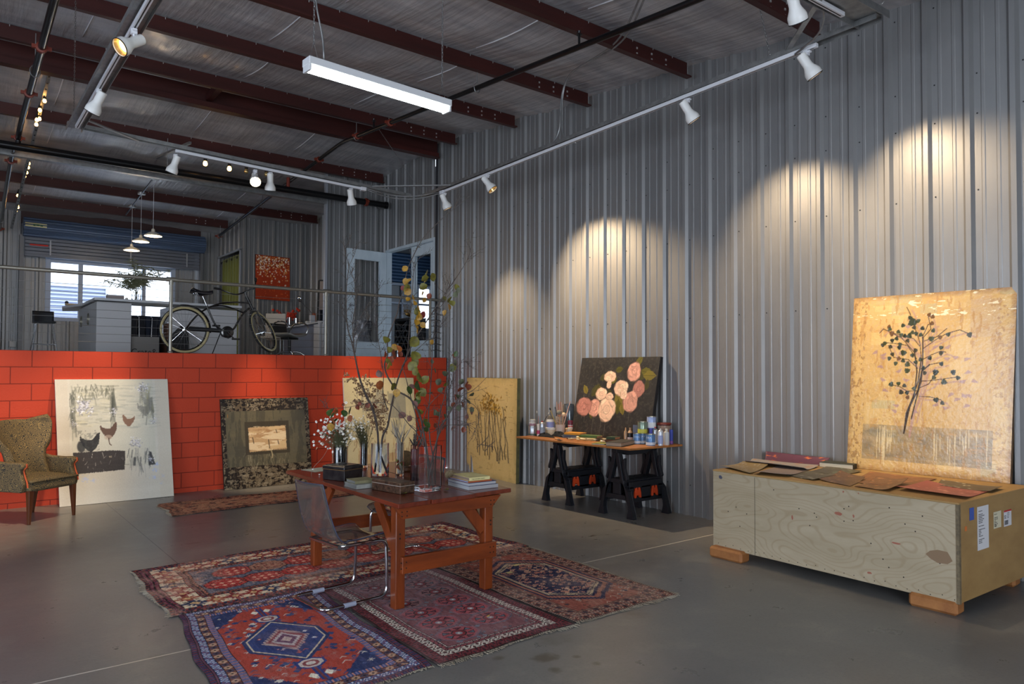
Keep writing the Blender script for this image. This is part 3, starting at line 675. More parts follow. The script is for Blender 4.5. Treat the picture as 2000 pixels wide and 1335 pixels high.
for i, (px, py, y) in enumerate([(87,196,11.6),(78,214,11.9),(72,233,12.15),(77,231,12.2),(71,242,12.3)]):
    clip(px, py, y, ['topmost amber clip lamp of the left string', 'bright amber clip lamp second from the top of the left string', 'amber clip lamp in the left string just below the bright second one', 'amber clip lamp half hidden right of its neighbour in the upper left string', 'lowest amber clip lamp above the black main pipe'][i])
for i, (px, py, y) in enumerate([(55,309,14.0),(56,318,14.2),(51,328,14.5),(55,326,14.4),(52,336,14.7),(48,343,14.9)]):
    clip(px, py, y, 'amber clip lamp in the tight cluster just below the black main pipe at left', grp='lamps of the middle cluster')
for i, (px, py, y) in enumerate([(35,381,16.0),(34,400,16.5),(35,404,16.6),(31,411,16.8)]):
    clip(px, py, y, ['bright amber clip lamp alone above the lowest cluster', 'amber clip lamp, top of the lowest cluster at far left', 'amber clip lamp, middle of the lowest cluster at far left', 'lowest amber clip lamp at far left by the roll-up door'][i])
for px, py, on, lb in ((401,318,True,'lit amber lamp left of two under the roof behind the back track'), (448,328,True,'lit amber lamp right of two under the roof behind the back track'), (481,333,False,'unlit small lamp beside the glaring spotlight, left side'), (520,339,False,'unlit small lamp hanging right of the glaring spotlight')):
    clip(px, py, 12.2, lb, 1.5, on)
b = MB().bar((2.75, 11.2, 5.0), (2.55, 12.4, 5.02), .035, .035); tag(b.build('strut_piece', M_gal2), 'short slotted steel strut beside the left back-track spotlight', 'strut')

# ---- three pendants over the counter
M_shade = mat('pale_enamel_shade', C(216,208,190), .4)
M_glow = mat('pendant_glow', (1,.85,.6), .4, emit=(1.0, .74, .42), estr=11)
pend = None
pd = [(299, 461, 14.36, 347), (275, 472, 15.37, 377), (257, 489, 16.29, 402)]
tag(MB().tube([(2.9, 13.9, 5.20), (2.9, 16.9, 4.93)], .016, 8).build('conduit', M_pipe, smooth=60), 'slanting conduit that the three pendant lamps hang from', 'conduit')
for i, (px, py, y, pt) in enumerate(pd):
    p = at(px, py, 1, y); zt = at(px, pt, 1, y).z
    t = thing('pendant_lamp', ['cream enamel pendant lamp, right and highest of the three over the counter', 'cream enamel pendant lamp in the middle of the three over the counter', 'cream enamel pendant lamp, left and lowest of the three over the counter'][i], 'pendant lamp', p, 'pendant lamps over the counter')
    MB().lathe([(.150, 0), (.155, .004), (.14, .025), (.075, .062), (.045, .075), (.032, .08), (.030, .12), (.018, .135), (.006, .14), (.006, .13), (.025, .11), (.03, .075), (.07, .055), (.135, .02), (.148, 0)], 28, T(*p), cap=False).build('lamp_shade', M_shade, t, smooth=50)
    MB().sphere(p+Vector((0,0,.03)), .036, 12, 8).build('bulb', M_glow, t, smooth=180)
    MB().tube([p+Vector((0,0,.135)), (p.x, p.y, zt)], .004, 6).build('cord', M_lamp, t)
    MB().lathe([(.02, -.03), (.07, -.025), (.075, .01), (.05, .03)], 16, T(p.x, p.y, zt)).build('ceiling_canopy', M_gal2, t, smooth=40)
    ld = bpy.data.lights.new('pendant_light', 'POINT'); ld.energy = 10; ld.color = WARM; ld.shadow_soft_size = .05
    lo = bpy.data.objects.new('pendant_light', ld); COL.objects.link(lo); lo.parent = t; lo.location = (0, 0, -.03)

# ================================================================ RAILING ON THE BLOCK WALL
M_rail = mat('warm_grey_rail_pipe', C(150,146,136), .38, .7)
t = thing('guard_rail', 'steel pipe guard rail with thin horizontal cables along the top of the red wall', 'railing', (3, 10.63, DK))
MB().tube([(-6.3, 10.62, 2.905), (6.80, 10.62, 2.895)], .0245, 14).build('top_rail', M_rail, t, smooth=60)
for x in (-4.3, -2.07, .16, 2.39, 4.625):
    MB().tube([(x, 10.62, DK+.001), (x, 10.62, 2.9)], .023, 14).lathe([(.034, .0), (.034, .02), (.026, .025)], 14, T(x, 10.62, DK)).build('post', M_rail, t, smooth=60)
    MB().tube([(x-.06, 10.62, 2.902), (x+.06, 10.62, 2.902)], .031, 14).tube([(x, 10.62, 2.83), (x, 10.62, 2.90)], .030, 14).build('tee_fitting', M_rail, t, smooth=60)
MB().box(6.50, 6.53, 10.60, 10.64, DK, 2.96).build('end_plate', M_rail, t, bevel=.002)
for i in range(8):
    z = 2.752-.1035*i
    MB().tube([(-6.3, 10.62, z), (6.80, 10.62, z-.004)], .0028, 6).build('cable', M_chain, t)
for i in range(8):
    z = 2.748-.1035*i
    MB().tube([(6.53, 10.60, z), (6.62, 10.57, z+.01), (6.68, 10.56, z-.005), (6.70, 10.57, z-.02)], .005, 6).build('cable_tail', M_mainp, t)
# ================================================================ PAINTINGS
M_paint = mat('oil_paint', rough=.45, attr='paint', bump=.12, bs=(60,60,60))
M_paintg = mat('glossy_paint', rough=.22, attr='paint', bump=.25, bs=(28,28,28), coat=.4)
M_edge_w = mat('canvas_edge_white', C(215,212,205), .7)
M_edge_d = mat('canvas_edge_dark', C(34,32,32), .7)
M_edge_g = mat('canvas_edge_green_gold', C(112,106,64), .7, var=C(60,62,48), vs_=(10,10,10), vfac=1)
def lean(name, label, bl, br, tl, thick, cv, edge, m=M_paint, back=True):
    """a stretched canvas standing on its lower edge: bl/br bottom corners, tl top-left corner of the painted face"""
    bl = Vector(bl); br = Vector(br); tl = Vector(tl); ux = (br-bl)/cv.w; uy = (tl-bl)/cv.h; n = ux.cross(uy).normalized()
    t = thing(name, label, 'painting', (bl+br)/2)
    cv.mesh('painted_face', lambda X, Y: tuple(bl[i]+ux[i]*X+uy[i]*Y for i in range(3)), m, t)
    p = [bl, br, br+uy*cv.h, tl]; e = n*.0008; mb = MB()
    mb.add([q-e for q in p]+[q-n*thick for q in p], [(3,2,1,0),(4,5,6,7),(0,1,5,4),(1,2,6,5),(2,3,7,6),(3,0,4,7)]); mb.build('stretcher_and_edge', edge, t)
    return t, bl, ux, uy
rnd = random.Random(5)
# --- 1 chickens
def scrawl(c, x0, x1, y0, y1, n, cols, L, wd, vert=False, a=.35):
    for _ in range(n):
        x = c.rng.uniform(x0, x1); y = c.rng.uniform(y0, y1); l = L*c.rng.uniform(.3, 1); q = c.rng.uniform(-.03, .03)
        col = cols[int(c.rng.integers(len(cols)))]
        c.line([(x, y), (x+q, y-l)] if vert else [(x, y), (x+l, y+q*.5)], wd*c.rng.uniform(.4, 1.3), col, a*c.rng.uniform(.4, 1))
def foil(c, x, y, r, n=60):
    for _ in range(n):
        g = int(c.rng.integers(120, 255)); c.disc(x+c.rng.normal(0, r*.45), y+c.rng.normal(0, r*.45), r*.16*c.rng.uniform(.4,1.4), r*.10*c.rng.uniform(.4,1.4), c.rng.uniform(0,3), (g, g, min(255, g+8)), .9, .4, .3)
c = Cv(1.28, 1.53, .006, (206,200,186), 3)
c.blend(c.fbm(1, 8)**2, (226,222,208), .8); c.blend((c.X > .155)*(c.X < 1.09)*(c.Y > .42), (204,202,184), .6)
scrawl(c, .15, .6, .95, 1.46, 150, [(150,150,130),(222,214,180),(235,230,212),(120,122,110)], .16, .02, False); scrawl(c, .62, 1.05, .9, 1.46, 150, [(190,192,180),(225,222,205),(160,162,152)], .2, .016)
scrawl(c, .17, .60, 1.3, 1.47, 60, [(110,112,98),(90,92,80)], .10, .014, True, .6); scrawl(c, .6, .64, 1.0, 1.46, 30, [(70,74,66),(110,110,100)], .2, .02, True, .6); scrawl(c, .15, .2, .9, 1.45, 30, [(90,92,84)], .2, .02, True, .5)
scrawl(c, .95, 1.08, 1.1, 1.48, 30, [(150,146,110),(110,110,100)], .2, .02, True, .6)
foil(c, .30, 1.18, .10, 120); foil(c, .62, 1.12, .05, 40); foil(c, .98, 1.42, .07, 60); foil(c, .86, .72, .07, 70); foil(c, .18, .98, .05, 30); foil(c, 1.10, .98, .05, 35)
def hen(c, x, y, s, col, flip=1, a=.95, jit=.006):
    P = [(-1,.55),(-.9,.85),(-.78,.62),(-.55,.5),(-.2,.4),(.2,.42),(.5,.75),(.72,1.0),(.95,1.05),(.9,.6),(.85,.2),(.6,-.25),(.25,-.55),(.0,-.7),(-.25,-.55),(-.65,-.15),(-.85,.2)]
    c.poly([(x+flip*px*s, y+py*s*1.2) for px, py in P], col, a, jit)
hen(c, .35, .72, .115, (36,34,32)); c.disc(.25, .70, .05, .08, 0, (28,28,28), .8); hen(c, .56, .86, .10, (96,70,56)); c.disc(.55, .80, .05, .035, 0, (190,170,150), .7); c.line([(.555, .79), (.56, .72), (.58, .70)], .01, (70,40,30))
hen(c, .79, .985, .075, (128,92,72), -1, .9); hen(c, .99, 1.13, .095, (118,118,112), 1, .65, .02); hen(c, 1.02, 1.24, .07, (126,126,120), -1, .6, .02)
c.blend((c.fbm(40, 40) > .56)*(c.Y > .6)*(c.Y < .9)*(c.X > .22)*(c.X < .45), (80,80,76), .35)
c.poly([(.165,.37),(.72,.385),(.735,.62),(.60,.635),(.16,.63)], (54,46,42), .97, .008); scrawl(c, .18, .70, .40, .62, 14, [(200,196,186)], .07, .006, True, .9); scrawl(c, .2, .7, .4, .6, 30, [(74,64,58)], .2, .014, False)
scrawl(c, .76, 1.04, .42, .66, 60, [(120,120,118),(60,62,64),(170,168,160)], .16, .012, True, .5); c.line([(.83,.44),(.84,.52)], .03, (50,52,56), .7); c.poly([(1.0,.42),(1.08,.42),(1.04,.58),(1.01,.6)], (46,46,50), .85, .01); foil(c, 1.02, .50, .05, 40)
for x, y, r in ((.28,.30,.05),(.36,.28,.035),(1.10,.42,.04),(1.07,.35,.04),(1.06,.26,.035),(1.16,.27,.03),(1.14,.18,.025)): 
    for _ in range(26): c.disc(x+c.rng.normal(0, r*.4), y+c.rng.normal(0, r*.35), r*.2, r*.12, c.rng.uniform(0,3), (186,196,222), .8, .4, .3)
c.blend((c.X < .13)+(c.X > 1.12), (204,194,176), .45); c.grain(.04)
t, o0, ux, uy = lean('leaning_painting', 'large whitish painting of hens above a dark block, leaning beside the armchair', (1.105, 10.29, .004), (2.395, 10.31, .004), (1.05, 10.50, 1.545), .035, c, M_edge_w)
nn = ux.cross(uy).normalized(); M_num = mat('pale_number_paint', C(196,180,150), .6)
for s_, x_, y_ in (('90', .545, .545), ('10', .185, .515)): text(s_, .035, frame(o0+ux*x_+uy*y_+nn*.002, ux, uy), M_num if s_ == '90' else mat('brown_number_paint', C(120,80,60), .6), t)
# --- 2 dark relief with glowing centre
c = Cv(1.30, 1.26, .006, (58,54,44), 7)
f = c.fbm(22, 30); g = c.fbm(60, 60, 3); h2 = c.fbm(8, 40, 4)
c.a = np.array((40,32,26))/255*np.ones_like(c.a); c.blend((f > .5), (112,98,78), .8); c.blend((g > .58), (24,20,18), .9); c.blend((h2 > .6)*(g < .5), (150,138,116), .7)
inn = (c.X > .055)*(c.X < 1.235)*(c.Y > .30)*(c.Y < 1.085); c.blend(inn, (84,80,66), 1); c.blend(inn*(c.fbm(3, 12)), (108,100,76), .8); c.blend(inn*(c.fbm(20, 4) > .55), (60,58,50), .5)
scrawl(c, .08, 1.2, .5, 1.08, 120, [(120,108,80),(66,62,52),(96,90,70)], .12, .010, True, .4); scrawl(c, .3, .95, .28, .50, 110, [(150,138,108),(50,46,40),(180,168,140)], .10, .006, True, .6)
c.rect(.32, .98, .46, .93, (56,50,40), .8); c.poly([(.385,.50),(.93,.52),(.925,.855),(.37,.845)], (206,176,132), 1, .012)
sl_ = (c.X > .37)*(c.X < .93)*(c.Y > .50)*(c.Y < .86); c.blend(sl_*(c.fbm(3, 26) > .5), (176,140,100), .55); c.blend(sl_*(c.fbm(4, 30) > .62), (150,108,72), .5); c.blend(sl_*(c.fbm(4, 20) < .38), (232,212,176), .7)
for x, y, l in ((.66,.66,.12),(.80,.64,.05),(.43,.70,.08),(.78,.80,.045)): c.line([(x, y), (x+.012, y-l)], .012, (60,48,38), .9)
c.line([(.69,.52),(.71,.44),(.70,.40)], .018, (176,160,124), .8); scrawl(c, .05, 1.25, .02, .30, 200, [(140,126,100),(30,26,24),(90,76,58)], .09, .008, True, .6); c.blend((c.Y < .30)*(f > .48)*(g > .5), (150,136,110), .6)
c.line([(.09,1.04),(.09,1.0)], .01, (170,110,50), .9)
lean('leaning_painting', 'dark rough-textured painting with a glowing cream rectangle, leaning on the red wall', (3.062, 10.37, .004), (4.345, 10.40, .004), (3.025, 10.50, 1.262), .04, c, M_edge_d, M_paintg)
# --- 3 cream painting behind the vases
c = Cv(1.27, 1.55, .008, (206,192,152), 9)
c.blend(c.fbm(3, 6)**1.5, (184,172,134), .8); scrawl(c, .3, 1.0, .7, 1.4, 90, [(120,120,112),(150,148,134),(90,92,90)], .2, .03, True, .45); c.rect(.55, .70, .95, 1.35, (120,118,110), .5); c.rect(.80, 1.1, .9, 1.30, (104,106,104), .5)
scrawl(c, .1, 1.2, .3, .6, 60, [(170,130,80),(96,60,40),(120,84,56)], .12, .02, True, .6); c.rect(.2, 1.0, .05, .35, (150,104,66), .35); c.grain(.05)
lean('leaning_painting', 'cream and grey painting leaning on the red wall behind the vases', (4.88, 10.33, .004), (6.14, 10.34, .004), (4.87, 10.50, 1.555), .03, c, M_edge_w)
# --- 4 yellow painting of stems, leaning on the metal wall
Y0 = at(911.8, 920, 2, 0); Y1 = at(1007.5, 944.5, 2, 0); yw = (Y1-Y0).length
c = Cv(1.34, 1.57, .006, (198,166,104), 11)
c.blend(c.fbm(4, 3), (214,184,124), .9); c.blend((c.fbm(30, 12) > .68), (176,140,78), .35); c.blend((c.fbm(8, 40) > .70), (130,104,60), .35)
e = np.minimum(np.minimum(c.X, c.w-c.X), np.minimum(c.Y, c.h-c.Y)); c.blend(np.clip(1-e/.09, 0, 1)*c.fbm(14, 14), (150,128,80), .8)
rr = random.Random(4)
def wig(x0, y0, x1, y1, k=7, a=.02):
    return [(x0+(x1-x0)*i/k+rr.uniform(-a, a)*(0 < i < k), y0+(y1-y0)*i/k) for i in range(k+1)]
for i in range(15):
    xb = .34+.055*i+rr.uniform(-.04, .04); xt = .36+.045*i+rr.uniform(-.12, .12); yb = .28+rr.uniform(0, .22)
    q = wig(xb, yb, xt, 1.0+rr.uniform(-.05, .15)); c.line(q, .013, (66,62,56), .85); c.line([(a+.02, b-.01) for a, b in q], .010, (128,110,78), .55); c.line(q[:3], .016, (40,40,42), .8)
for a_, b_ in (((.30,.42),(.62,.66)),((.42,.50),(.75,.50)),((.52,.40),(.80,.60))): c.line(wig(*a_, *b_, 5), .018, (92,88,84), .7)
for i in range(150):
    x = .66+rr.gauss(0, .17); y = 1.20-abs(x-.62)*.35+rr.gauss(0, .07)
    c.disc(x, y, .026*rr.uniform(.5,1.3), .016, rr.uniform(0, 3), rr.choice([(150,104,24),(96,70,24),(186,140,40),(110,84,40)]), .85, .4, .3)
    if i % 4 == 0: c.line([(x, y), (x*.9+.07, y-.14)], .006, (90,84,60), .6)
for k in range(12): c.line(wig(.9+rr.uniform(-.02,.03), .3+rr.uniform(0,.4), .9+rr.uniform(-.02,.03), .25, 3), .006, (90,80,60), .5)
c.grain(.05)
Yt = at(924.9, 736.4, 0, 6.70); Yt2 = at(1019.5, 737, 0, 6.73)
lean('leaning_painting', 'ochre painting of dried stems leaning on the metal wall left of the work table', Y0, Y1, (Yt.x, Y0.y*.45+Yt.y*.55, 1.56), .055, c, M_edge_g)
# --- 5 roses on the work table
PT = .82
c = Cv(1.38, 1.03, .0052, (30,30,31), 13)
c.blend(c.fbm(5, 5), (60,58,55), .9); c.blend((c.fbm(40, 40, 3) > .62), (84,78,68), .4); scrawl(c, .1, 1.3, .05, 1.0, 150, [(74,72,66),(30,30,32)], .15, .01, True, .25)
for x, y in ((.37,.30),(.99,.52),(.60,.35),(.14,.55),(.20,.50),(.52,.30)): c.line([(x, y), (x+.01, y-.32)], .006, (140,134,118), .45)
def leafp(c, x, y, l, ang, col):
    P = [(0,0),(.3,.28),(.65,.25),(1,0),(.65,-.25),(.3,-.28)]; ca, sa = math.cos(ang), math.sin(ang)
    c.poly([(x+(p*ca-q*sa)*l, y+(p*sa+q*ca)*l) for p, q in P], col, .9, .003); c.line([(x, y), (x+ca*l*.9, y+sa*l*.9)], .006, (56,50,18), .7)
for x, y, l, a in ((.40,.74,.16,.5),(.44,.66,.2,3.9),(.20,.55,.15,2.2),(.32,.33,.17,2.4),(.34,.33,.15,.5),(.31,.34,.12,-1.3),(.72,.58,.26,-.9),(.78,.50,.20,-1.5),(.60,.70,.13,.6),(1.03,.78,.24,.35),(1.10,.86,.2,-.2),(1.14,.80,.22,.0),(.66,.86,.14,.2),(1.0,.92,.16,.9),(.58,.62,.12,-.9),(.28,.52,.22,.9),(.84,.45,.16,-1.2),(1.22,.62,.14,1.5)):
    leafp(c, x, y, l, a, rr.choice([(104,98,36),(84,82,30),(124,110,44),(70,68,36)]))
def rose(c, x, y, r, base, el=1.0, ang=0):
    dk = tuple(int(v*.62) for v in base); lt = tuple(min(255, int(v*1.15)) for v in base)
    c.disc(x, y, r*1.02, r*el*1.02, ang, dk, 1, .1, .05, 3); c.disc(x, y, r*.97, r*el*.97, ang, base, 1, .12, .05, 4)
    for k in range(26):
        q = rr.random()**.7; a = rr.uniform(0, 2*PI); px, py = x+math.cos(a)*r*.78*q, y+math.sin(a)*r*el*.78*q; s = r*(.42-.25*(1-q))
        c.disc(px, py, s, s*.62, a+PI/2, dk, .35, .3, .15, 3); c.disc(px+s*.06, py+s*.12, s*.92, s*.52, a+PI/2, rr.choice([base, lt, base]), .8, .35, .15, 3)
    for k in range(8):
        a = rr.uniform(0, 6.28); c.line([(x+r*.35*math.cos(a+i*.35), y+r*.35*el*math.sin(a+i*.35)) for i in range(5)], r*.04, dk, .3)
PK = (214,156,136); PL = (238,196,166); PD = (184,124,110)
for q in ((.985,.845,.118,PK,1.08),(1.10,.635,.10,PD,1.1),(.99,.475,.13,PK,1.05),(.80,.64,.125,PL,.85),(.58,.78,.115,PL,.62),(.46,.56,.105,PL,.80),(.37,.375,.115,PK,1.05),(.60,.36,.16,PL,1.0),(.17,.385,.15,PD,.85),(.62,.53,.07,PL,.7),(.86,.56,.06,PL,1.1),(.58,.68,.045,PL,1.2)): rose(c, *q)
c.grain(.06)
lean('rose_painting', 'dark painting of pale pink roses standing on the paint table', (6.62, 7.17, PT+.001), (6.62, 5.81, PT+.001), (6.755, 7.10, PT+1.03), .05, c, M_edge_d)
# --- 6 big painting on the crate
CT = .775
B0 = at(1657, 912, 2, CT); B1 = at(1976, 944, 2, CT)
c = Cv(1.40, 1.60, .0042, (196,158,96), 17)
c.blend(c.fbm(3, 3), (208,174,114), .9); c.blend((c.fbm(5, 2, 3) > .6), (214,184,124), .5)
for k in range(34):
    x = c.rng.uniform(0, 1.3); y = c.rng.choice([c.rng.uniform(0, .35), c.rng.uniform(1.35, 1.58), c.rng.uniform(0, 1.6)]); w_ = c.rng.uniform(.08, .3); h_ = c.rng.uniform(.05, .14)
    if .3 < x < 1.1 and .4 < y < 1.3: continue
    c.rect(x, min(1.4, x+w_), y, min(1.6, y+h_), [(196,160,100),(216,186,120),(176,168,130),(200,166,120),(222,190,128)][k % 5], .5)
c.rect(.14, 1.26, .13, .36, (150,132,98), .3); c.blend((c.X > .14)*(c.X < 1.26)*(c.Y > .10)*(c.Y < .42)*c.fbm(10, 14), (104,96,84), .75); c.rect(1.05, 1.28, 1.20, 1.52, (188,160,130), .4)
for x0_, x1_, y0_ in ((.27,.42,.40),(.78,1.26,.42)):
    for k in range(17):
        x = c.rng.uniform(x0_, x1_); c.line([(x, y0_+c.rng.uniform(-.1,.02)), (x+.004, y0_-c.rng.uniform(.12,.36))], .006, (226,206,160), .7)
e = np.minimum(np.minimum(c.X, c.w-c.X), np.minimum(c.Y, c.h-c.Y)); c.blend(np.clip(1-e/.05, 0, 1)*c.fbm(24, 24), (96,60,34), .75); c.blend((c.X < .14)*(c.fbm(50, 34) > .62), (124,88,50), .5); c.blend((c.X > 1.25)*(c.fbm(34, 40) > .66), (136,92,52), .4)
c.blend((c.fbm(34, 9) > .68), (170,124,66), .5); c.blend((c.fbm(9, 30) > .69), (186,140,80), .45); c.blend(((c.fbm(10, 50) > .7)*(c.Y > 1.38)), (246,238,206), .8)
def Pp(px, py): return ((px-905)/(1935-905)*1.40*.985+.01, (1255-py+(px-900)*.052)/1130*1.60*1.0)   # zoomed picture point -> canvas metres
sh = (150,116,110)
stems = [[(1290,1025),(1300,900),(1340,800),(1370,700),(1385,560),(1370,450),(1320,330),(1300,300)], [(1290,1025),(1320,870),(1350,780),(1360,640),(1340,520),(1250,420),(1160,370),(1120,350),(1095,375)],
         [(1335,935),(1360,820),(1390,700),(1395,560),(1390,430),(1440,380),(1420,300)], [(1290,1025),(1310,880),(1370,760),(1390,640),(1440,600),(1520,590)], [(1390,500),(1470,450),(1540,415),(1620,400),(1680,430)],
         [(1385,700),(1450,700),(1560,690),(1620,685)], [(1385,740),(1440,720),(1480,660)], [(1380,795),(1450,800),(1520,820),(1540,845)], [(1370,760),(1300,760),(1250,730),(1190,715)], [(1365,620),(1300,560),(1200,540),(1160,460)],
         [(1355,560),(1290,470),(1200,450),(1130,440)], [(1385,570),(1450,540),(1510,520),(1540,530)], [(1370,480),(1330,430),(1240,400),(1180,380)], [(1310,310),(1300,270),(1275,225)], [(1385,430),(1420,350),(1450,345)], [(1400,450),(1480,430),(1540,385)]]
for s_ in stems: c.line([(x+.05, y-.03) for x, y in [Pp(*p) for p in s_]], .016, (170,132,116), .6)
for x, y in ((1130,520),(1070,500),(1600,565),(1670,580),(1550,570),(1680,660),(1650,715),(1620,820),(1660,800),(1690,800),(1680,860),(1230,850),(1220,885),(1550,870),(1490,850),(1130,680),(1290,690),(1110,595),(1240,630),(1150,750),(1470,495),(1550,500),(1130,540),(1720,715),(1580,790),(1290,350),(1250,520),(1360,890)):
    X_, Y_ = Pp(x, y); c.disc(X_, Y_, .030, .015, rr.uniform(-.6,.6), (158,124,126), .75, .3, .2)
for s_ in stems: c.line([Pp(*p) for p in s_], .0065, (66,44,26), .95)
for s_ in stems[:4]: c.line([Pp(*p) for p in s_[:5]], .011, (54,40,26), .95)
LV = [(1300,295),(1318,325,2),(1330,360),(1355,320),(1385,370),(1425,290),(1448,303),(1445,345),(1455,390),(1445,440,1.3),(1500,435),(1550,422),(1680,435,1.2),(1160,340),(1165,355),(1180,385,1.3),(1225,378),(1245,400),(1270,408),(1300,410,1.3),(1345,400),(1215,420),(1185,430),(1120,455),(1135,445),(1175,470),(1240,460),(1235,480),(1265,515,1.4),(1325,535),(1345,505),(1190,520),(1170,545),(1235,550),(1265,565),(1295,590,1.3),(1295,630,1.3),(1380,565),(1440,560),(1510,500),(1510,535),(1515,600),(1480,650,1.4),(1470,682),(1590,655,1.2),(1620,690),(1535,712,1.3),(1190,712,1.2),(1240,710),(1280,725),(1260,765,1.2),(1300,770),(1345,745),(1490,820,1.2),(1530,840),(1410,650),(1400,620),(1350,580),(1255,340),(1375,410),(1320,390),(1290,440),(1215,580),(1305,800)]
for q in LV:
    X_, Y_ = Pp(q[0], q[1]); s_ = (q[2] if len(q) > 2 else 1)*.0185; c.disc(X_, Y_, s_*1.1, s_, rr.uniform(0, 3), rr.choice([(52,56,30),(40,42,26),(64,66,34),(104,70,30),(60,52,28)]), 1, .15, .12)
c.grain(.05)
lean('botanical_painting', 'large golden painting of a leafy branch standing on the plywood crate', (B0.x-.03, B0.y, CT+.002), (6.74, B1.y, CT+.002), (6.74, 3.375, CT+1.59), .06, c, mat('canvas_edge_brown', C(120,92,60), .7, var=C(60,46,34), vs_=(8,8,8)), M_paintg)
# --- 7 orange cherry blossom picture on the office wall
c = Cv(.85, 1.02, .006, (186,62,18), 19); c.blend(c.fbm(4, 4), (150,46,14), .8); c.blend((c.Y > .75)*c.fbm(5, 5), (110,44,20), .8)
for k in range(330):
    y = 1.0-abs(rr.gauss(0, .26)); x = rr.uniform(.02, .83)
    if y < .1: continue
    cc = rr.choice([(236,160,70),(246,196,120),(226,110,40),(250,232,200)]); s_ = rr.uniform(.008, .02)*(1 if y > .45 else .9)
    c.disc(x, y, s_, s_*.7, rr.uniform(0,3), cc, .9, .3, .3, 5)
for k in range(75):
    y = 1.0-abs(rr.gauss(0, .28)); x = rr.uniform(.03, .82)
    for j in range(5): c.line([(x, y), (x+.018*math.cos(j*1.257), y+.018*math.sin(j*1.257))], .007, (255,250,236), .95)
for k in range(26): c.disc(rr.uniform(.1,.82), rr.uniform(.04,.45), .014, .010, rr.uniform(0,3), (226,104,44), .9, .3, .3)
a = at(499, 583, 1, 16.62); b_ = at(566, 589, 1, 16.62); c_ = at(499, 496, 1, 16.62)
tag(lean('blossom_picture', 'orange picture full of small white blossoms hung on the gallery wall', a, (b_.x, 16.62, a.z-.01), c_, .03, c, M_edge_d)[0], 'orange picture full of small white blossoms hung on the gallery wall', 'picture')
# ================================================================ RUGS
M_wool = mat('worn_wool', rough=.95, attr='paint', bump=.35, bs=(160,160,160), spec=.15)
M_fringe = mat('cotton_fringe', C(168,160,144), .9, var=C(120,104,84), vs_=(5,5,5), vfac=.6)
def tri(v): return np.abs((v % 1)-.5)*2
def band(c, d0, d1, base, mot, per, kind='diamond', edge=(30,24,26), cap=None):
    X, Y = c.X, c.Y; d = np.minimum(np.minimum(X, c.w-X), np.minimum(Y, c.h-Y)); horiz = np.minimum(Y, c.h-Y) < np.minimum(X, c.w-X)
    s = np.where(horiz, X, Y)/per; t = (d-d0)/(d1-d0); inb = (d >= d0)*(d < d1); c.blend(inb*1.0, base)
    k = np.floor(s).astype(int)
    if kind == 'diamond': m = (tri(s)+np.abs(t-.5)*2 < .95)*inb; m2 = (tri(s)+np.abs(t-.5)*2 < .45)*inb
    elif kind == 'stripe': m = ((s % 1) < .5)*inb; m2 = np.zeros_like(m)
    elif kind == 'zig': m = (np.abs(tri(s)-t) < .22)*inb; m2 = np.zeros_like(m)
    elif kind == 'vine': m = (np.abs(.5+.32*np.sin(s*2*PI)-t) < .09)*inb; m2 = (np.hypot(((s*2) % 1-.5)*1.3, (t-np.where((np.floor(s*2) % 2) == 0, .28, .72))*1.6) < .36)*inb
    else:
        u = np.abs((s % 1)-.5); v = np.abs(t-.5); m = (((u < .12)+(v < .14)+(np.abs(u-v) < .09))*(u+v < .62) > 0)*inb; m2 = (u+v < .2)*inb
    for i, cc in enumerate(mot):
        q = (k % len(mot)) == i; c.blend(m*q*1.0, cc)
    c.blend(m2*1.0, cap or edge)
    for e in (d0, d1): c.blend((np.abs(d-e) < .004)*1.0, edge)
def octo(X, Y, x, y, rx, ry): u = np.abs(X-x)/rx; v = np.abs(Y-y)/ry; return np.maximum(np.maximum(u, v), (u+v)/1.42)
def bits(c, mask, cols, n, s=.02, seed=3):
    q = random.Random(seed)
    for _ in range(n):
        x = q.uniform(.05, c.w-.05); y = q.uniform(.05, c.h-.05); i = int(x/c.w*(c.nx-1)); j = int(y/c.h*(c.ny-1))
        if not mask[j, i]: continue
        cc = q.choice(cols); k = q.random(); a = s*q.uniform(.5, 1.1)
        if k < .35: c.poly([(x-a, y), (x, y+a), (x+a, y), (x, y-a)], cc); c.poly([(x-a*.4, y), (x, y+a*.4), (x+a*.4, y), (x, y-a*.4)], cols[0])
        elif k < .6: c.line([(x-a, y-a*.5), (x, y+a*.5), (x+a, y-a*.4)], .007, cc)
        elif k < .8: c.rect(x-a, x+a, y-a*.35, y+a*.35, cc); c.rect(x-a*.5, x+a*.5, y-a*.8, y+a*.8, cc)
        else: c.line([(x-a, y), (x+a, y)], .006, cc); c.line([(x, y-a), (x, y+a)], .006, cc); c.line([(x-a*.7, y-a*.7), (x+a*.7, y+a*.7)], .005, cc)
def worn(c, cc, amt=.35, seed=0):
    f = c.fbm(4, 4, 5); c.blend(np.clip((f-.48)*5, 0, 1), cc, amt); g = c.fbm(90, 25, 2); c.blend((g > .62)*1.0, cc, amt*.6); c.blend((g < .36)*1.0, (30,24,24), amt*.5); c.grain(.16)
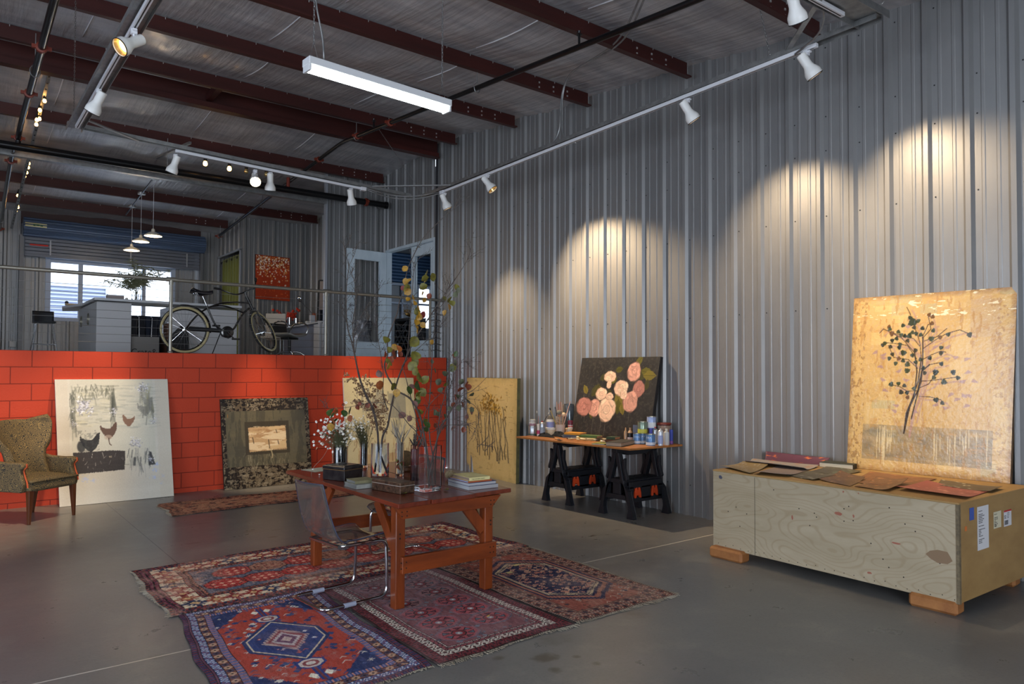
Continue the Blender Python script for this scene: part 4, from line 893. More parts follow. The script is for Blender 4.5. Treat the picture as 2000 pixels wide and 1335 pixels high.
def rug(name, label, c, bl, br, tl, tr, zt, fringe, seed, wav=.012):
    q = random.Random(seed); ph = [q.uniform(0, 6.28) for _ in range(6)]
    bl, br, tl, tr = [np.array(p) for p in (bl, br, tl, tr)]
    def fn(X, Y):
        u = X/c.w; v = Y/c.h; ex = wav*(np.sin(v*9+ph[0])+.5*np.sin(v*23+ph[1])); ey = wav*(np.sin(u*8+ph[2])+.5*np.sin(u*21+ph[3]))
        px = (bl[0]*(1-u)+br[0]*u)*(1-v)+(tl[0]*(1-u)+tr[0]*u)*v+ex*np.abs(2*u-1); py = (bl[1]*(1-u)+br[1]*u)*(1-v)+(tl[1]*(1-u)+tr[1]*u)*v+ey*np.abs(2*v-1)
        return px, py, zt+.0012*np.sin(px*13+ph[4])*np.sin(py*11)
    ctr = (bl+br+tl+tr)/4; t = thing(name, label, 'rug', (ctr[0], ctr[1], 0))
    g_ = c.a.mean(-1, keepdims=True); c.a = np.clip((c.a*.76+g_*.24)*1.2+.015, 0, 1)
    o = c.mesh('woven_field', fn, M_wool, t, solid=.005)
    mb = MB()
    for e in fringe:
        n = {'b':int(c.w/.007), 't':int(c.w/.007), 'l':int(c.h/.008), 'r':int(c.h/.008)}[e]
        for i in range(n):
            s = (i+q.random())/n; X = {'b':s*c.w, 't':s*c.w, 'l':0, 'r':c.w}[e]; Y = {'b':0, 't':c.h, 'l':s*c.h, 'r':s*c.h}[e]
            px, py, pz = fn(np.array(X), np.array(Y)); d = Vector({'b':(q.uniform(-.7,.7),-1,0), 't':(q.uniform(-.7,.7),1,0), 'l':(-1,q.uniform(-.7,.7),0), 'r':(1,q.uniform(-.7,.7),0)}[e])*q.uniform(.008, .034)*(1+.5*math.sin(i*.05+ph[5]))
            a = Vector((float(px), float(py), zt-.0005)); mb.bar(a-d*.15, a+d+Vector((0, 0, -.0035)), .0035, .0022)
    if fringe: mb.build('fringe', M_fringe, t)['kind'] = 'stuff'
    return t
# long rug at the back, under the table
c = Cv(3.13, 1.40, .0062, (120,36,32), 31)
band(c, 0, .03, (60,40,38), [(30,34,60),(140,40,36)], .03, 'stripe'); band(c, .03, .065, (34,40,74), [(142,40,36)], .035, 'zig', cap=(150,50,40)); band(c, .065, .10, (150,46,38), [(40,44,76)], .04, 'stripe')
band(c, .10, .28, (196,176,142), [(142,34,32),(44,52,82),(150,66,44),(128,30,34)], .135, 'star', cap=(196,150,90)); band(c, .28, .32, (150,50,40), [(70,62,58),(44,50,78)], .04, 'diamond'); band(c, .32, .35, (176,84,62), [(60,40,40)], .05, 'zig')
inn = (c.X > .35)*(c.X < c.w-.35)*(c.Y > .35)*(c.Y < c.h-.35); c.blend(inn*1.0, (74,82,104)); bits(c, inn, [(54,62,92),(110,116,120),(160,70,56),(184,134,108)], 900, .022, 5)
oc = [(176,36,34),(206,164,116),(150,96,74),(172,46,42)]
for i in range(8):
    for j in range(2):
        x = .53+i*.30; y = .55+j*.30
        o_ = octo(c.X, c.Y, x+(.13 if j else 0), y, .165, .135)*(1+.03*np.sin(np.arctan2(c.Y-y, c.X-x)*24)); q = oc[(i*2+j*3+i*i) % 4]
        c.blend(inn*(o_ < 1)*1.0, (60,24,24)); c.blend(inn*(o_ < .93)*1.0, q); bq = (o_ < .66)*(tri(c.X*16)*tri(c.Y*14+i) > .42)*inn; c.blend(bq*1.0, (222,180,140) if q[0] > 160 and q[1] < 60 else (124,44,40), .75); c.blend(inn*(np.abs(o_-.7) < .03)*1.0, (90,40,36))
worn(c, (184,134,110), .55)
rug('patterned_rug', 'long worn red rug with rows of octagons at the back, running under the table', c, (1.21,5.265), (4.37,5.325), (1.225,6.645), (4.33,6.765), .0125, 'lr', 1)
# blue and red rug, front left
c = Cv(1.09, 1.80, .005, (150,44,34), 37)
band(c, 0, .035, (34,36,62), [(120,40,50),(60,50,90)], .018, 'stripe'); band(c, .035, .05, (110,50,60), [(40,50,90)], .03, 'zig'); band(c, .05, .10, (46,66,120), [(190,190,190),(150,80,70)], .05, 'vine', cap=(160,170,190)); band(c, .10, .155, (110,56,44), [(60,50,70),(170,130,100)], .05, 'star'); band(c, .155, .20, (44,66,120), [(176,110,96),(110,100,140)], .02, 'stripe')
inn = (c.X > .20)*(c.X < c.w-.20)*(c.Y > .20)*(c.Y < c.h-.20); c.blend(inn*1.0, (166,52,38))
for cx_, cy_, sx_, sy_ in ((.20,.20,1,1),(c.w-.20,.20,-1,1),(.20,c.h-.20,1,-1),(c.w-.20,c.h-.20,-1,-1)): c.poly([(cx_, cy_), (cx_+sx_*.24, cy_), (cx_, cy_+sy_*.30)], (34,46,90), 1, .01)
bits(c, inn, [(40,54,104),(44,60,112),(180,172,160),(56,72,118),(150,90,80),(36,48,96)], 520, .026, 9)
X, Y = c.X-c.w/2, c.Y-c.h/2
for sc_, cc in ((1.10,(34,48,94)),(1.0,(184,164,134)),(.95,(40,56,112)),(.80,(36,50,104))): c.blend(((np.abs(X)/.31+np.abs(Y)/.36 < sc_)*(np.abs(X) < .235*sc_)*(1+.02*np.sign(np.sin(Y*180))) > .5)*1.0, cc)
md = (np.abs(X)/.31+np.abs(Y)/.36 < .78)*(np.abs(X) < .2); bits(c, md, [(180,180,185),(150,120,130),(170,70,60)], 260, .016, 10)
for sc_, cc in ((1,(170,140,128)),(.86,(130,52,60)),(.66,(170,160,160)),(.48,(90,50,80)),(.25,(176,150,140))): c.blend((np.abs(X)/.15+np.abs(Y)/.20 < sc_*(1+.06*np.sign(np.sin((X+Y)*150))))*1.0, cc)
for sg in (-1, 1):
    c.blend((np.abs(X) < .022)*(sg*Y > .36)*(sg*Y < .68)*1.0, (34,52,120)); c.blend((np.abs(X) < .010)*(sg*Y > .36)*(sg*Y < .68)*1.0, (110,50,50))
    for sc_, cc in ((1.25,(34,52,120)),(1,(176,160,150)),(.7,(130,56,60)),(.4,(180,170,160))): c.blend((octo(X, Y, 0, sg*.43, .07, .055) < sc_)*1.0, cc)
    for sx_ in (-1, 1): c.poly([(c.w/2+sx_*.045-.028, c.h/2+sg*.60), (c.w/2+sx_*.045, c.h/2+sg*.64), (c.w/2+sx_*.045+.028, c.h/2+sg*.60), (c.w/2+sx_*.045, c.h/2+sg*.56)], (206,198,176))
worn(c, (150,110,112), .22)
rug('patterned_rug', 'blue and brick red rug with a central blue diamond medallion, front left', c, (1.06,3.485), (2.185,3.49), (1.255,5.30), (2.235,5.32), .0095, 'b', 2)
# rose rug with octagons, middle
c = Cv(1.06, 1.82, .005, (128,52,58), 41)
band(c, 0, .016, (44,30,26), [(50,34,30)], .1, 'stripe'); band(c, .016, .085, (112,34,40), [(58,24,28),(40,28,32)], .065, 'vine', cap=(34,26,30)); band(c, .085, .145, (180,172,156), [(50,34,34),(110,36,40)], .075, 'vine', cap=(70,30,34)); band(c, .145, .175, (140,62,66), [(60,36,44)], .045, 'zig'); band(c, .175, .19, (190,170,160), [(60,30,34)], .012, 'stripe')
inn = (c.X > .19)*(c.X < c.w-.19)*(c.Y > .19)*(c.Y < c.h-.19); c.blend(inn*1.0, (112,62,66)); bits(c, inn, [(84,94,108),(96,104,116),(120,80,84),(70,60,72)], 420, .02, 14)
for j in range(6):
    for i in range(2):
        x = .365+i*.33; y = .36+j*.235+(.10 if i else 0)-.02; o_ = octo(c.X, c.Y, x, y, .155, .115)
        for sc_, cc in ((1.0,(70,82,98)),(.95,(150,60,66)),(.90,(80,92,106)),(.86,(152,60,66) if j < 3 else (140,88,90))): c.blend(inn*(o_ < sc_)*1.0, cc)
        c.blend(inn*(octo(c.X, c.Y, x, y, .052, .052) < 1)*1.0, (50,34,40)); c.blend(inn*(octo(c.X, c.Y, x, y, .042, .042) < 1)*1.0, (132,36,42)); c.blend(inn*(octo(c.X, c.Y, x, y, .024, .024) < 1)*1.0, (116,124,134)); c.blend(inn*(octo(c.X, c.Y, x, y, .010, .010) < 1)*1.0, (206,190,170))
        for a in range(8):
            an = a*PI/4+PI/8; q = (math.cos(an), math.sin(an)); P = [(x+.055*q[0], y+.055*q[1]), (x+.115*math.cos(an-.3), y+.095*math.sin(an-.3)), (x+.115*math.cos(an+.3), y+.095*math.sin(an+.3))]; c.poly(P, (36,26,32)); 
            P = [(x+.066*q[0], y+.066*q[1]), (x+.107*math.cos(an-.22), y+.088*math.sin(an-.22)), (x+.107*math.cos(an+.22), y+.088*math.sin(an+.22))]; c.poly(P, [(78,90,104),(96,40,54),(84,48,60),(70,86,102)][(a+j) % 4])
c.disc(.70, .47, .022, .009, .5, (212,168,30), 1)
c.blend(np.clip((c.Y-.75)/.8, 0, 1)*(c.fbm(4,4) > .45), (128,108,112), .35); worn(c, (140,110,112), .28)
rug('patterned_rug', 'rose coloured rug with two columns of octagons and a white inner border, front middle', c, (2.205,3.49), (3.275,3.515), (2.25,5.33), (3.285,5.335), .0095, 'b', 3, .008)
# navy field rug, right
c = Cv(1.03, 1.82, .005, (124,62,50), 43)
band(c, 0, .02, (150,120,100), [(60,40,40)], .02, 'stripe'); band(c, .02, .06, (120,56,46), [(50,44,50),(170,130,104)], .05, 'diamond'); band(c, .06, .10, (150,110,92), [(110,44,40),(46,48,66)], .03, 'zig'); band(c, .10, .145, (112,54,46), [(150,120,100),(44,46,60)], .055, 'star'); band(c, .145, .165, (150,116,96), [(100,44,40)], .014, 'stripe')
inn = (c.X > .165)*(c.X < c.w-.165)*(c.Y > .165)*(c.Y < c.h-.165); c.blend(inn*1.0, (138,66,52)); bits(c, inn, [(44,46,74),(150,120,104),(90,50,44),(166,132,108)], 420, .024, 19)
X, Y = c.X-c.w/2, c.Y-c.h/2
for sc_, cc in ((1.0,(30,34,64)),(.93,(150,84,66)),(.86,(26,30,60)),(.80,(190,164,120)),(.775,(30,28,50)),(.75,(176,150,120)),(.73,(26,30,62))): c.blend(((np.abs(X) < .335*sc_)*(np.abs(X)/.335*.36+np.abs(Y)/.66 < sc_*(1+.012*np.sign(np.sin(X*150)*np.sin(Y*150)))))*1.0, cc)
md = (np.abs(X) < .24)*(np.abs(X)/.335*.36+np.abs(Y)/.66 < .72)
bits(c, md, [(30,34,70),(166,92,72),(186,140,110),(150,90,70),(176,120,96),(170,100,80)], 1500, .022, 20)
for x, y in ((.38,1.22),(.56,1.36)): c.rect(x-.03, x+.03, y-.02, y+.02, (176,160,96))
worn(c, (160,128,108), .35)
rug('patterned_rug', 'salmon rug with a navy hexagonal field full of small motifs, front right', c, (3.295,3.525), (4.305,3.512), (3.295,5.335), (4.362,5.335), .0095, 'br', 4, .008)
# runner along the red wall
c = Cv(2.5, .90, .007, (150,88,62), 47)
band(c, 0, .03, (120,60,44), [(50,34,34)], .06, 'stripe'); band(c, .03, .15, (156,92,64), [(52,38,40),(96,44,36)], .10, 'star', cap=(60,34,30)); inn = (c.X > .16)*(c.X < c.w-.16)*(c.Y > .16)*(c.Y < c.h-.16)
c.blend(inn*1.0, (168,112,78)); bits(c, inn, [(150,80,56),(56,40,44),(110,44,36),(70,50,48)], 240, .05, 23); worn(c, (176,120,86), .5)
rug('runner_rug', 'narrow worn orange-brown runner lying on the concrete in front of the dark painting', c, (2.07,8.89), (4.56,8.99), (2.08,9.80), (4.58,9.78), .008, 'l', 5, .02)
# ================================================================ TABLE AND CHAIRS
M_top = mat('dark_varnished_board', C(122,50,30), .26, var=C(70,28,16), vs_=(14,1.2,8), vfac=.9, coat=.35, bump=.04, bs=(60,5,20), det=8)
M_top2 = mat('orange_varnished_pine', C(142,66,24), .32, var=C(70,28,12), vs_=(11,11,1.8), vfac=1.1, coat=.3, bump=.05, bs=(30,30,4), det=8)
M_rail2 = mat('orange_varnished_rail', C(144,66,24), .32, var=C(70,28,12), vs_=(1.8,11,11), vfac=1.1, coat=.3, det=8)
M_end = mat('bare_board_edge', C(108,74,62), .6, var=C(70,40,32), vs_=(10,40,20), vfac=.9)
TT = .76
a0, a1, b0, b1 = Vector((2.425, 4.345, 0)), Vector((3.46, 4.42, 0)), Vector((2.435, 6.43, 0)), Vector((3.56, 6.43, 0))
tb = thing('work_table', 'old varnished orange-brown pine trestle table standing on the rugs', 'table', (2.95, 5.4, 0))
def tp(u, v, z): p = (a0*(1-u)+a1*u)*(1-v)+(b0*(1-u)+b1*u)*v; return Vector((p.x, p.y, z))
us = [0, .263, .64, 1.0]; ext = [0, .0, .012, -.006]
for i in range(3):
    g = .0018; u0, u1 = us[i]+(g if i else 0), us[i+1]-(g if i < 2 else 0); mb = MB(); q = []
    v0 = (0, -.006, .004)[i]
    for z in (TT-.032, TT): q += [tp(u0, v0, z), tp(u1, v0, z), tp(u1, 1, z), tp(u0, 1, z)]
    mb.add(q, [(0,3,2,1),(4,5,6,7),(0,1,5,4),(1,2,6,5),(2,3,7,6),(3,0,4,7)]); mb.build('top_board', M_top, tb, bevel=.006, seg=3)
def leg(x, y, lx=.075, ly=.075):
    MB().box(x-lx/2, x+lx/2, y-ly/2, y+ly/2, .013, TT-.033).build('leg', M_top2, tb, bevel=.006)
LX = (2.505, 3.265); LY = (4.49, 5.90)
for x in LX:
    for y in LY: leg(x, y)
for y in LY:       # end frames: top rail with bevelled ends, low stretcher outside
    s = -1 if y < 5 else 1
    MB().prism([(2.44,-.035),(2.50,-.12),(3.27,-.12),(3.35,-.035)], y+s*.040, y+s*.080, Matrix(((1,0,0,0),(0,0,1,0),(0,1,0,TT),(0,0,0,1)))).build('end_rail', M_rail2, tb, bevel=.004)
    MB().box(2.50, 3.31, y+s*.0385, y+s*.075, .26, .375).build('stretcher', M_rail2, tb, bevel=.004)
for x in LX:
    for y, s in ((LY[0], 1), (LY[1], -1)):
        MB().bar((x, y+s*.03, .40), (x, y+s*.31, TT-.045), .03, .085).build('diagonal_brace', M_top2, tb, bevel=.003)
for (x, y), s in (((LX[0], LY[0]), 1), ((LX[1], LY[0]), -1)):
    if s < 0: MB().bar((x-.03, y, .46), (x-.24, y, TT-.045), .03, .085, upv=(0,0,1)).build('diagonal_brace', M_top2, tb, bevel=.003)
M_nail = mat('black_nail_mark', C(26,16,12), .7)
b = MB()
for x in (2.49, 2.53, 3.25, 3.28):
    for z in (.30, .34, .66, .69): b.lathe([(.0001,0),(.005,0),(.005,.002)], 8, T(x, 4.4145 if z < .5 else 4.4095, z) @ Rot('X', 90))
for z in (.50, .53): b.lathe([(.0001,0),(.007,0),(.007,.002)], 8, T(2.50, 4.452, z) @ Rot('X', 90)).lathe([(.0001,0),(.007,0),(.007,.002)], 8, T(3.28, 4.452, z) @ Rot('X', 90))
b.build('nail_head', M_nail, tb)

M_chr = mat('chrome_tube', C(190,192,196), .13, 1.0)
M_acr = mat('smoky_clear_acrylic', (.52,.47,.45), .06, 0, trans=.92, ior=1.2, spec=.5)
M_acre = mat('blue_grey_acrylic_edge', C(70,78,104), .15, 0, trans=.3, ior=1.45)
M_grip = mat('grey_plastic_grip', C(150,156,176), .5); M_gripk = mat('black_plastic_grip', C(24,24,26), .5)
def acrylic_chair(label, grip):
    t = thing('acrylic_chair', label, 'chair', (0,0,0), 'clear acrylic cantilever chairs')
    W2 = .225   # local: x right, y forward, z up; bent sheet profile
    prof = [(-.30,.87),(-.285,.80),(-.262,.70),(-.235,.60),(-.205,.52),(-.165,.468),(-.11,.446),(-.03,.444),(.08,.452),(.16,.458),(.215,.452),(.24,.430)]
    def sh(u, v):
        k = v*(len(prof)-1); i = min(int(k), len(prof)-2); f = k-i; y = prof[i][0]*(1-f)+prof[i+1][0]*f; z = prof[i][1]*(1-f)+prof[i+1][1]*f
        w_ = W2*(1-.12*max(0, 1-v*3.2)); x = (u-.5)*2; bow = .035*(1-x*x)*max(0, 1-v*2.0); return (x*w_, y-bow, z-.012*(1-x*x)*(v > .4)+(.02*abs(x)**6 if v > .5 else 0))
    MB().grid(sh, 14, 30).build('moulded_shell', M_acr, t, smooth=180, solid=.005)
    edge = [Vector(sh(0, i/24)) for i in range(25)]+[Vector(sh(i/8, 1)) for i in range(1, 8)]+[Vector(sh(1, 1-i/24)) for i in range(25)]+[Vector(sh(1-i/8, 0)) for i in range(1, 8)]
    MB().tube(edge, .0035, 6, closed=True).build('shell_edge', M_acre, t, smooth=180)
    f_ = [(-.20,-.17,.425),(-.20,.10,.425),(-.20,.215,.42),(-.22,.215,.02),(-.22,-.30,.020),(.22,-.30,.020),(.22,.215,.020),(.20,.215,.42),(.20,.10,.425),(.20,-.17,.425)]
    MB().tube(fillet(f_+[f_[0]], .075, 7)[:-1]+[Vector(f_[0])], .0125, 12).build('tube_frame', M_chr, t, smooth=60)
    MB().tube([(-.20,-.17,.425),(.20,-.17,.425)], .0125, 12).tube(fillet([(-.20,.16,.427),(-.1,.17,.430),(.1,.17,.430),(.20,.16,.427)], .05), .010, 10).build('cross_tube', M_chr, t, smooth=60)
    for x in (-.22, .22):
        MB().tube([(x, -.14, .0205), (x, -.05, .0205)], .0165, 12).build('floor_grip', grip, t, smooth=60)
    for x in (-.15, .15): MB().lathe([(.0001,0),(.022,0),(.022,.004),(.012,.006)], 14, T(x*.7, -.03, .440)).build('fixing_disc', M_chr, t, smooth=40)
    return t
ch = acrylic_chair('smoky clear acrylic chair on a chrome cantilever frame, near side of the table', M_grip)
ch.location = (2.315, 4.925, .013); ch.rotation_euler = (0, 0, R(-84))
c2 = dup(ch); c2['label'] = 'clear acrylic chrome-framed chair pushed in on the far side of the table'
c2.location = (3.22, 5.66, .013); c2.rotation_euler = (0, 0, R(97))

# ================================================================ PAINT TABLE: plank on two black sawhorses
M_blk = mat('black_moulded_plastic', C(24,26,32), .45)
M_org = mat('orange_plastic', C(196,66,26), .45)
def sawhorse(label):
    t = thing('sawhorse', label, 'sawhorse', (0,0,0), 'black plastic sawhorses')   # local: length along x 0..0.60, legs spread along y
    H = .798
    mb = MB().prism([(-.05,.0),(.65,.0),(.65,-.055),(.52,-.06),(.46,-.09),(.14,-.09),(.08,-.06),(-.05,-.055)], -.04, .04, Matrix(((1,0,0,0),(0,0,1,0),(0,1,0,H-.012),(0,0,0,1))))
    mb.build('top_beam', M_blk, t, bevel=.004)
    MB().box(-.05, .12, -.042, .042, H-.012, H).box(.48, .65, -.042, .042, H-.012, H).build('top_pad', M_org, t, bevel=.003)
    for x in (.0, .60):
        for s in (-1, 1):
            # leg outline in (spread, z): foot at outer end
            q = [(.275-a, b) for a, b in [(0,0),(.095,0),(.075,.09),(.080,.15),(.115,.22),(.135,.30),(.150,.40),(.225,.735),(.275,.735),(.262,.62),(.190,.40),(.150,.36),(.085,.30),(.06,.20)]]
            m = Matrix(((0,0,1,x),(s,0,0,0),(0,1,0,0),(0,0,0,1)))
            MB().prism(q if s > 0 else q[::-1], -.032, .032, m).build('leg', M_blk, t, bevel=.005)
        # hook near the top of the leg
            hq = [(.09,.60),(.105,.66),(.13,.68),(.128,.56),(.17,.44),(.15,.42),(.10,.54)]
            MB().prism(hq if s > 0 else hq[::-1], -.02, .02, m).build('folding_hook', M_blk, t, bevel=.003)
        MB().box(x-.022, x+.022, -.17, .17, .20, .255).build('end_rung', M_blk, t, bevel=.004)
        MB().box(x-.022, x+.022, -.13, .13, .385, .43).box(x-.012, x+.012, -.06, .06, .255, .385).build('end_grip', M_blk, t, bevel=.004)
    mb = MB().box(.0, .60, -.135, .135, .395, .425)
    for i in range(5): mb.box(.08+i*.10, .13+i*.10, -.10, .10, .425, .431)
    mb.build('shelf', M_blk, t, bevel=.004)
    for s in (-1, 1):
        mb = MB(); y = s*.165
        mb.box(.02, .58, y-.010, y+.010, .33, .405).box(.02, .58, y-.010, y+.010, .17, .225).box(.02, .09, y-.010, y+.010, .2, .35).box(.22, .38, y-.010, y+.010, .2, .35).box(.51, .58, y-.010, y+.010, .2, .35)
        mb.build('side_panel', M_blk, t, bevel=.003)
        for x in (.155, .445):
            q = [(-.055,-.06),(-.05,.0),(-.035,.055),(-.015,.06),(-.012,.03),(.012,.03),(.015,.06),(.035,.055),(.05,.0),(.055,-.06),(.03,-.06),(.02,-.03),(-.02,-.03),(-.03,-.06)]
            MB().prism(q, -.012, .012, Matrix(((1,0,0,x),(0,0,1,y+s*.006),(0,1,0,.278),(0,0,0,1)))).build('orange_clamp', M_org, t, bevel=.003)
    return t
sh = sawhorse('black plastic sawhorse under the near end of the plywood board'); sh.location = (6.13, 5.855, 0)
sh2 = dup(sh); sh2['label'] = 'black plastic sawhorse under the far end of the board, nearer the ochre painting'; sh2.location = (6.15, 6.91, 0)
M_ply = mat('orange_plywood', C(178,118,60), .5, var=C(140,84,40), vs_=(10,1.2,8), vfac=.9)
b = MB(); q = []
for z in (PT-.021, PT): q += [(5.93,5.475,z),(6.79,5.44,z),(6.79,7.36,z),(5.85,7.39,z)]
b.add(q, [(0,3,2,1),(4,5,6,7),(0,1,5,4),(1,2,6,5),(2,3,7,6),(3,0,4,7)])
tag(b.build('plywood_board', M_ply, bevel=.002), 'plywood board laid across the two black sawhorses as a paint table', 'board')

# ================================================================ CRATE
M_crate = mat('pale_plywood', C(174,160,136), .6, var=C(152,138,112), vs_=(1.0,1.6,7), vfac=.9, det=8)
M_crate2 = mat('warm_plywood', C(166,134,84), .6, var=C(140,108,64), vs_=(3,2,7), vfac=.9, det=8)
nt = M_crate.node_tree; N = nt.nodes; L = nt.links; b = N['Principled BSDF']; old = b.inputs['Base Color'].links[0].from_socket
tc = N.new('ShaderNodeTexCoord'); mp = N.new('ShaderNodeMapping'); mp.inputs['Scale'].default_value = (.9, .9, 2.6); L.new(tc.outputs['Object'], mp.inputs[0])
nz = N.new('ShaderNodeTexNoise'); nz.inputs['Scale'].default_value = 1; nz.inputs['Detail'].default_value = 1.5; L.new(mp.outputs[0], nz.inputs['Vector'])
m1 = N.new('ShaderNodeMath'); m1.operation = 'MULTIPLY'; m1.inputs[1].default_value = 210; L.new(nz.outputs['Fac'], m1.inputs[0]); m2 = N.new('ShaderNodeMath'); m2.operation = 'SINE'; L.new(m1.outputs[0], m2.inputs[0])
m3 = N.new('ShaderNodeMapRange'); m3.inputs[1].default_value = .55; m3.inputs[2].default_value = 1; m3.inputs[4].default_value = .38; L.new(m2.outputs[0], m3.inputs[0])
mx = N.new('ShaderNodeMix'); mx.data_type = 'RGBA'; L.new(m3.outputs[0], mx.inputs['Factor']); L.new(old, mx.inputs[6]); mx.inputs[7].default_value = (*C(138,118,86), 1); L.new(mx.outputs[2], b.inputs['Base Color'])
M_cedge = mat('crate_worn_edge', C(128,112,84), .8, var=C(70,62,52), vs_=(30,30,30), vfac=1)
M_skid = mat('raw_pine_skid', C(166,112,62), .65, var=C(128,78,40), vs_=(2,9,9), vfac=.8)
cr = thing('plywood_crate', 'big pale plywood shipping crate on wooden skids beside the metal wall', 'crate', (6.1, 3.05, 0))
A = Vector((5.540,4.09,0)); B = Vector((5.470,2.03,0)); Cc = Vector((6.765,1.985,0)); Dd = Vector((6.79,4.06,0)); CB = .085
def slab(p, q, r, s, z0, z1): m_ = MB(); m_.add([Vector((v.x, v.y, z)) for z in (z0, z1) for v in (p, q, r, s)], [(0,3,2,1),(4,5,6,7),(0,1,5,4),(1,2,6,5),(2,3,7,6),(3,0,4,7)]); return m_
fx = Vector((.018, 0, 0)); fy = Vector((0, .018, 0))
slab(A, B, B+fx, A+fx, CB, CT-.014).build('front_panel', M_crate, cr)
slab(B, Cc, Cc+fy, B+fy, CB+.004, CT-.014).build('end_panel', M_crate2, cr)
slab(A+fx*2-fy, B+fx*2+fy, Cc-fx+fy*2, Dd-fx-fy, CB+.02, CT-.02).build('crate_body', M_crate2, cr)
slab(A+Vector((-.004,.003,0)), B+Vector((-.006,-.006,0)), Cc+Vector((0,-.006,0)), Dd, CT-.013, CT).build('lid', M_crate2, cr, bevel=.002)
slab(B+Vector((-.003,-.004,0)), B+Vector((.022,-.006,0)), B+Vector((.022,.014,0)), B+Vector((-.003,.016,0)), CB, CT-.012).build('corner_batten', M_cedge, cr)
dAB = (A-B).normalized(); nAB = Vector((-dAB.y, dAB.x, 0))
if nAB.x > 0: nAB = -nAB
seam = MB(); s0 = B+dAB*1.62+nAB*.0006; seam.bar((s0.x, s0.y, CB), (s0.x, s0.y, CT-.02), .003, .0012, upv=nAB)
seam.build('panel_seam', M_nail, cr)
b = MB()
for y0_, y1_ in ((2.04, 2.36), (3.74, 4.08)):
    m_ = frame((5.43, 0, 0), (1,0,0), (0,1,0))
    b2 = MB()
    for xs in (5.455, 6.55):
        MB().box(xs, xs+.135, y0_, y1_, 0, CB+.012).build('skid', M_skid, cr, bevel=.018, seg=1)
# staples, stains, paint chips on the front
b = MB(); q = random.Random(8); fr = frame(B+nAB*.0008, dAB, (0,0,1))
for i in range(26): u = .03+i*.079; b.lathe([(.0001,0),(.004,0),(.004,.0012)], 6, frame(B+nAB*.0005+dAB*u+Vector((0,0,CB+.02+q.uniform(0,.02))), dAB, (0,0,1)))
for i in range(22): b.lathe([(.0001,0),(.0055,0),(.004,.001)], 6, frame(B+nAB*.0005+dAB*q.uniform(.1,2)+Vector((0,0,q.uniform(.15,.7))), dAB, (0,0,1)))
b.build('staple', M_nail, cr)['kind'] = 'stuff'
def patch(o, ux, x, y, w_, h_, m, n_, name='patch', seed=0, off=.0009):
    q = random.Random(seed); P = []
    for k in range(9):
        a = 2*PI*k/9; r = q.uniform(.6, 1); P.append((x+math.cos(a)*w_*.5*r, y+math.sin(a)*h_*.5*r))
    return MB().prism(P, 0, .0006, frame(o+n_*off, ux, (0,0,1)) if ux.cross(Vector((0,0,1))).dot(n_) > 0 else frame(o+n_*(off+.0006), ux, (0,0,1))).build(name, m, cr)
Fo = Vector((B.x, B.y, 0)); M_chip = mat('dull_red_chip', C(150,92,74), .7); M_knot = mat('brown_veneer_tear', C(128,104,80), .7)
for i, (u, z, w_, h_) in enumerate(((.86,.565,.075,.035),(.74,.565,.02,.03),(.42,.42,.07,.02),(.82,.74,.02,.02),(.70,.745,.012,.015),(.62,.16,.04,.02),(1.26,.47,.02,.05))): patch(Fo, dAB, u, z, w_, h_, M_chip, nAB, 'paint_chip', i)
patch(Fo, dAB, .12, .385, .20, .10, M_knot, nAB, 'veneer_tear', 20); patch(Fo, dAB, 1.98, .715, .05, .04, mat('blue_black_mark', C(70,72,90), .7), nAB, 'ink_mark', 21)
# labels on the end face
dBC = (Cc-B).normalized(); nBC = Vector((dBC.y, -dBC.x, 0))
M_pap = mat('label_paper', C(206,206,210), .6); M_ink = mat('black_ink', C(40,40,46), .7)
def onend(px, py):
    d = ray(px, py); t_ = (B-CAMP).dot(nBC)/d.dot(nBC); p = CAMP+d*t_; return (p-B).dot(dBC), p.z
def sheet(px0, py0, px1, py1, m, name):
    u0, zt = onend(px0, py0); u1, zb = onend(px1, py1)
    o = MB().prism([(u0, zb), (u1, zb), (u1, zt), (u0, zt)], 0, .0008, frame(B+nBC*.0012-Vector((0,0,0)), dBC, (0,0,1))).build(name, m, cr)
    return o, u0, u1, zb, zt
def onframe(u, z): return frame(B+nBC*.0026+dBC*u+Vector((0,0,z)), dBC, (0,0,1))
# the end face frame: x along the face, y up, normal towards the camera
o, u0, u1, zb, zt = sheet(1908, 990, 1931, 1068, M_pap, 'shipping_note')
def scribble(o, u0, z0, rows, h, m, step):
    b = MB(); q = random.Random(3)
    for i, L_ in enumerate(rows):
        u = u0
        while L_ > 0 and u < u0+L_:
            w_ = q.uniform(.006, .016); b.prism([(u, z0-i*step), (u+w_, z0-i*step), (u+w_, z0-i*step+h*q.uniform(.7,1)), (u, z0-i*step+h)], 0, .0003, frame(B+nBC*.0024, dBC, (0,0,1))); u += w_+.004
    b.build('printed_lines', m, o)
scribble(o, u0+.02, zt-.035, [.055,0,.065,.095,.05,.08,.055,.055,0,.08,0,.095,.035,.035,.025,.07,0,.09,.055,.055], .006, M_ink, .0118)
o, u0, u1, zb, zt = sheet(1940, 1000, 1955, 1028, mat('cream_label', C(202,196,170), .6), 'airway_label')
scribble(o, u0+.01, zt-.02, [.05,0,.06,.05,.03,.04,.05,.04], .005, M_ink, .012); text('52', .026, onframe(u0+.018, zb+.012), M_ink, o, 'label_text')
o, u0, u1, zb, zt = sheet(1960, 997, 1975, 1024, M_pap, 'barcode_label')
MB().prism([(u0, zt-.012), (u1, zt-.012), (u1, zt), (u0, zt)], 0, .0004, frame(B+nBC*.0024, dBC, (0,0,1))).build('red_band', mat('red_band', C(180,40,40), .6), o)
b = MB()
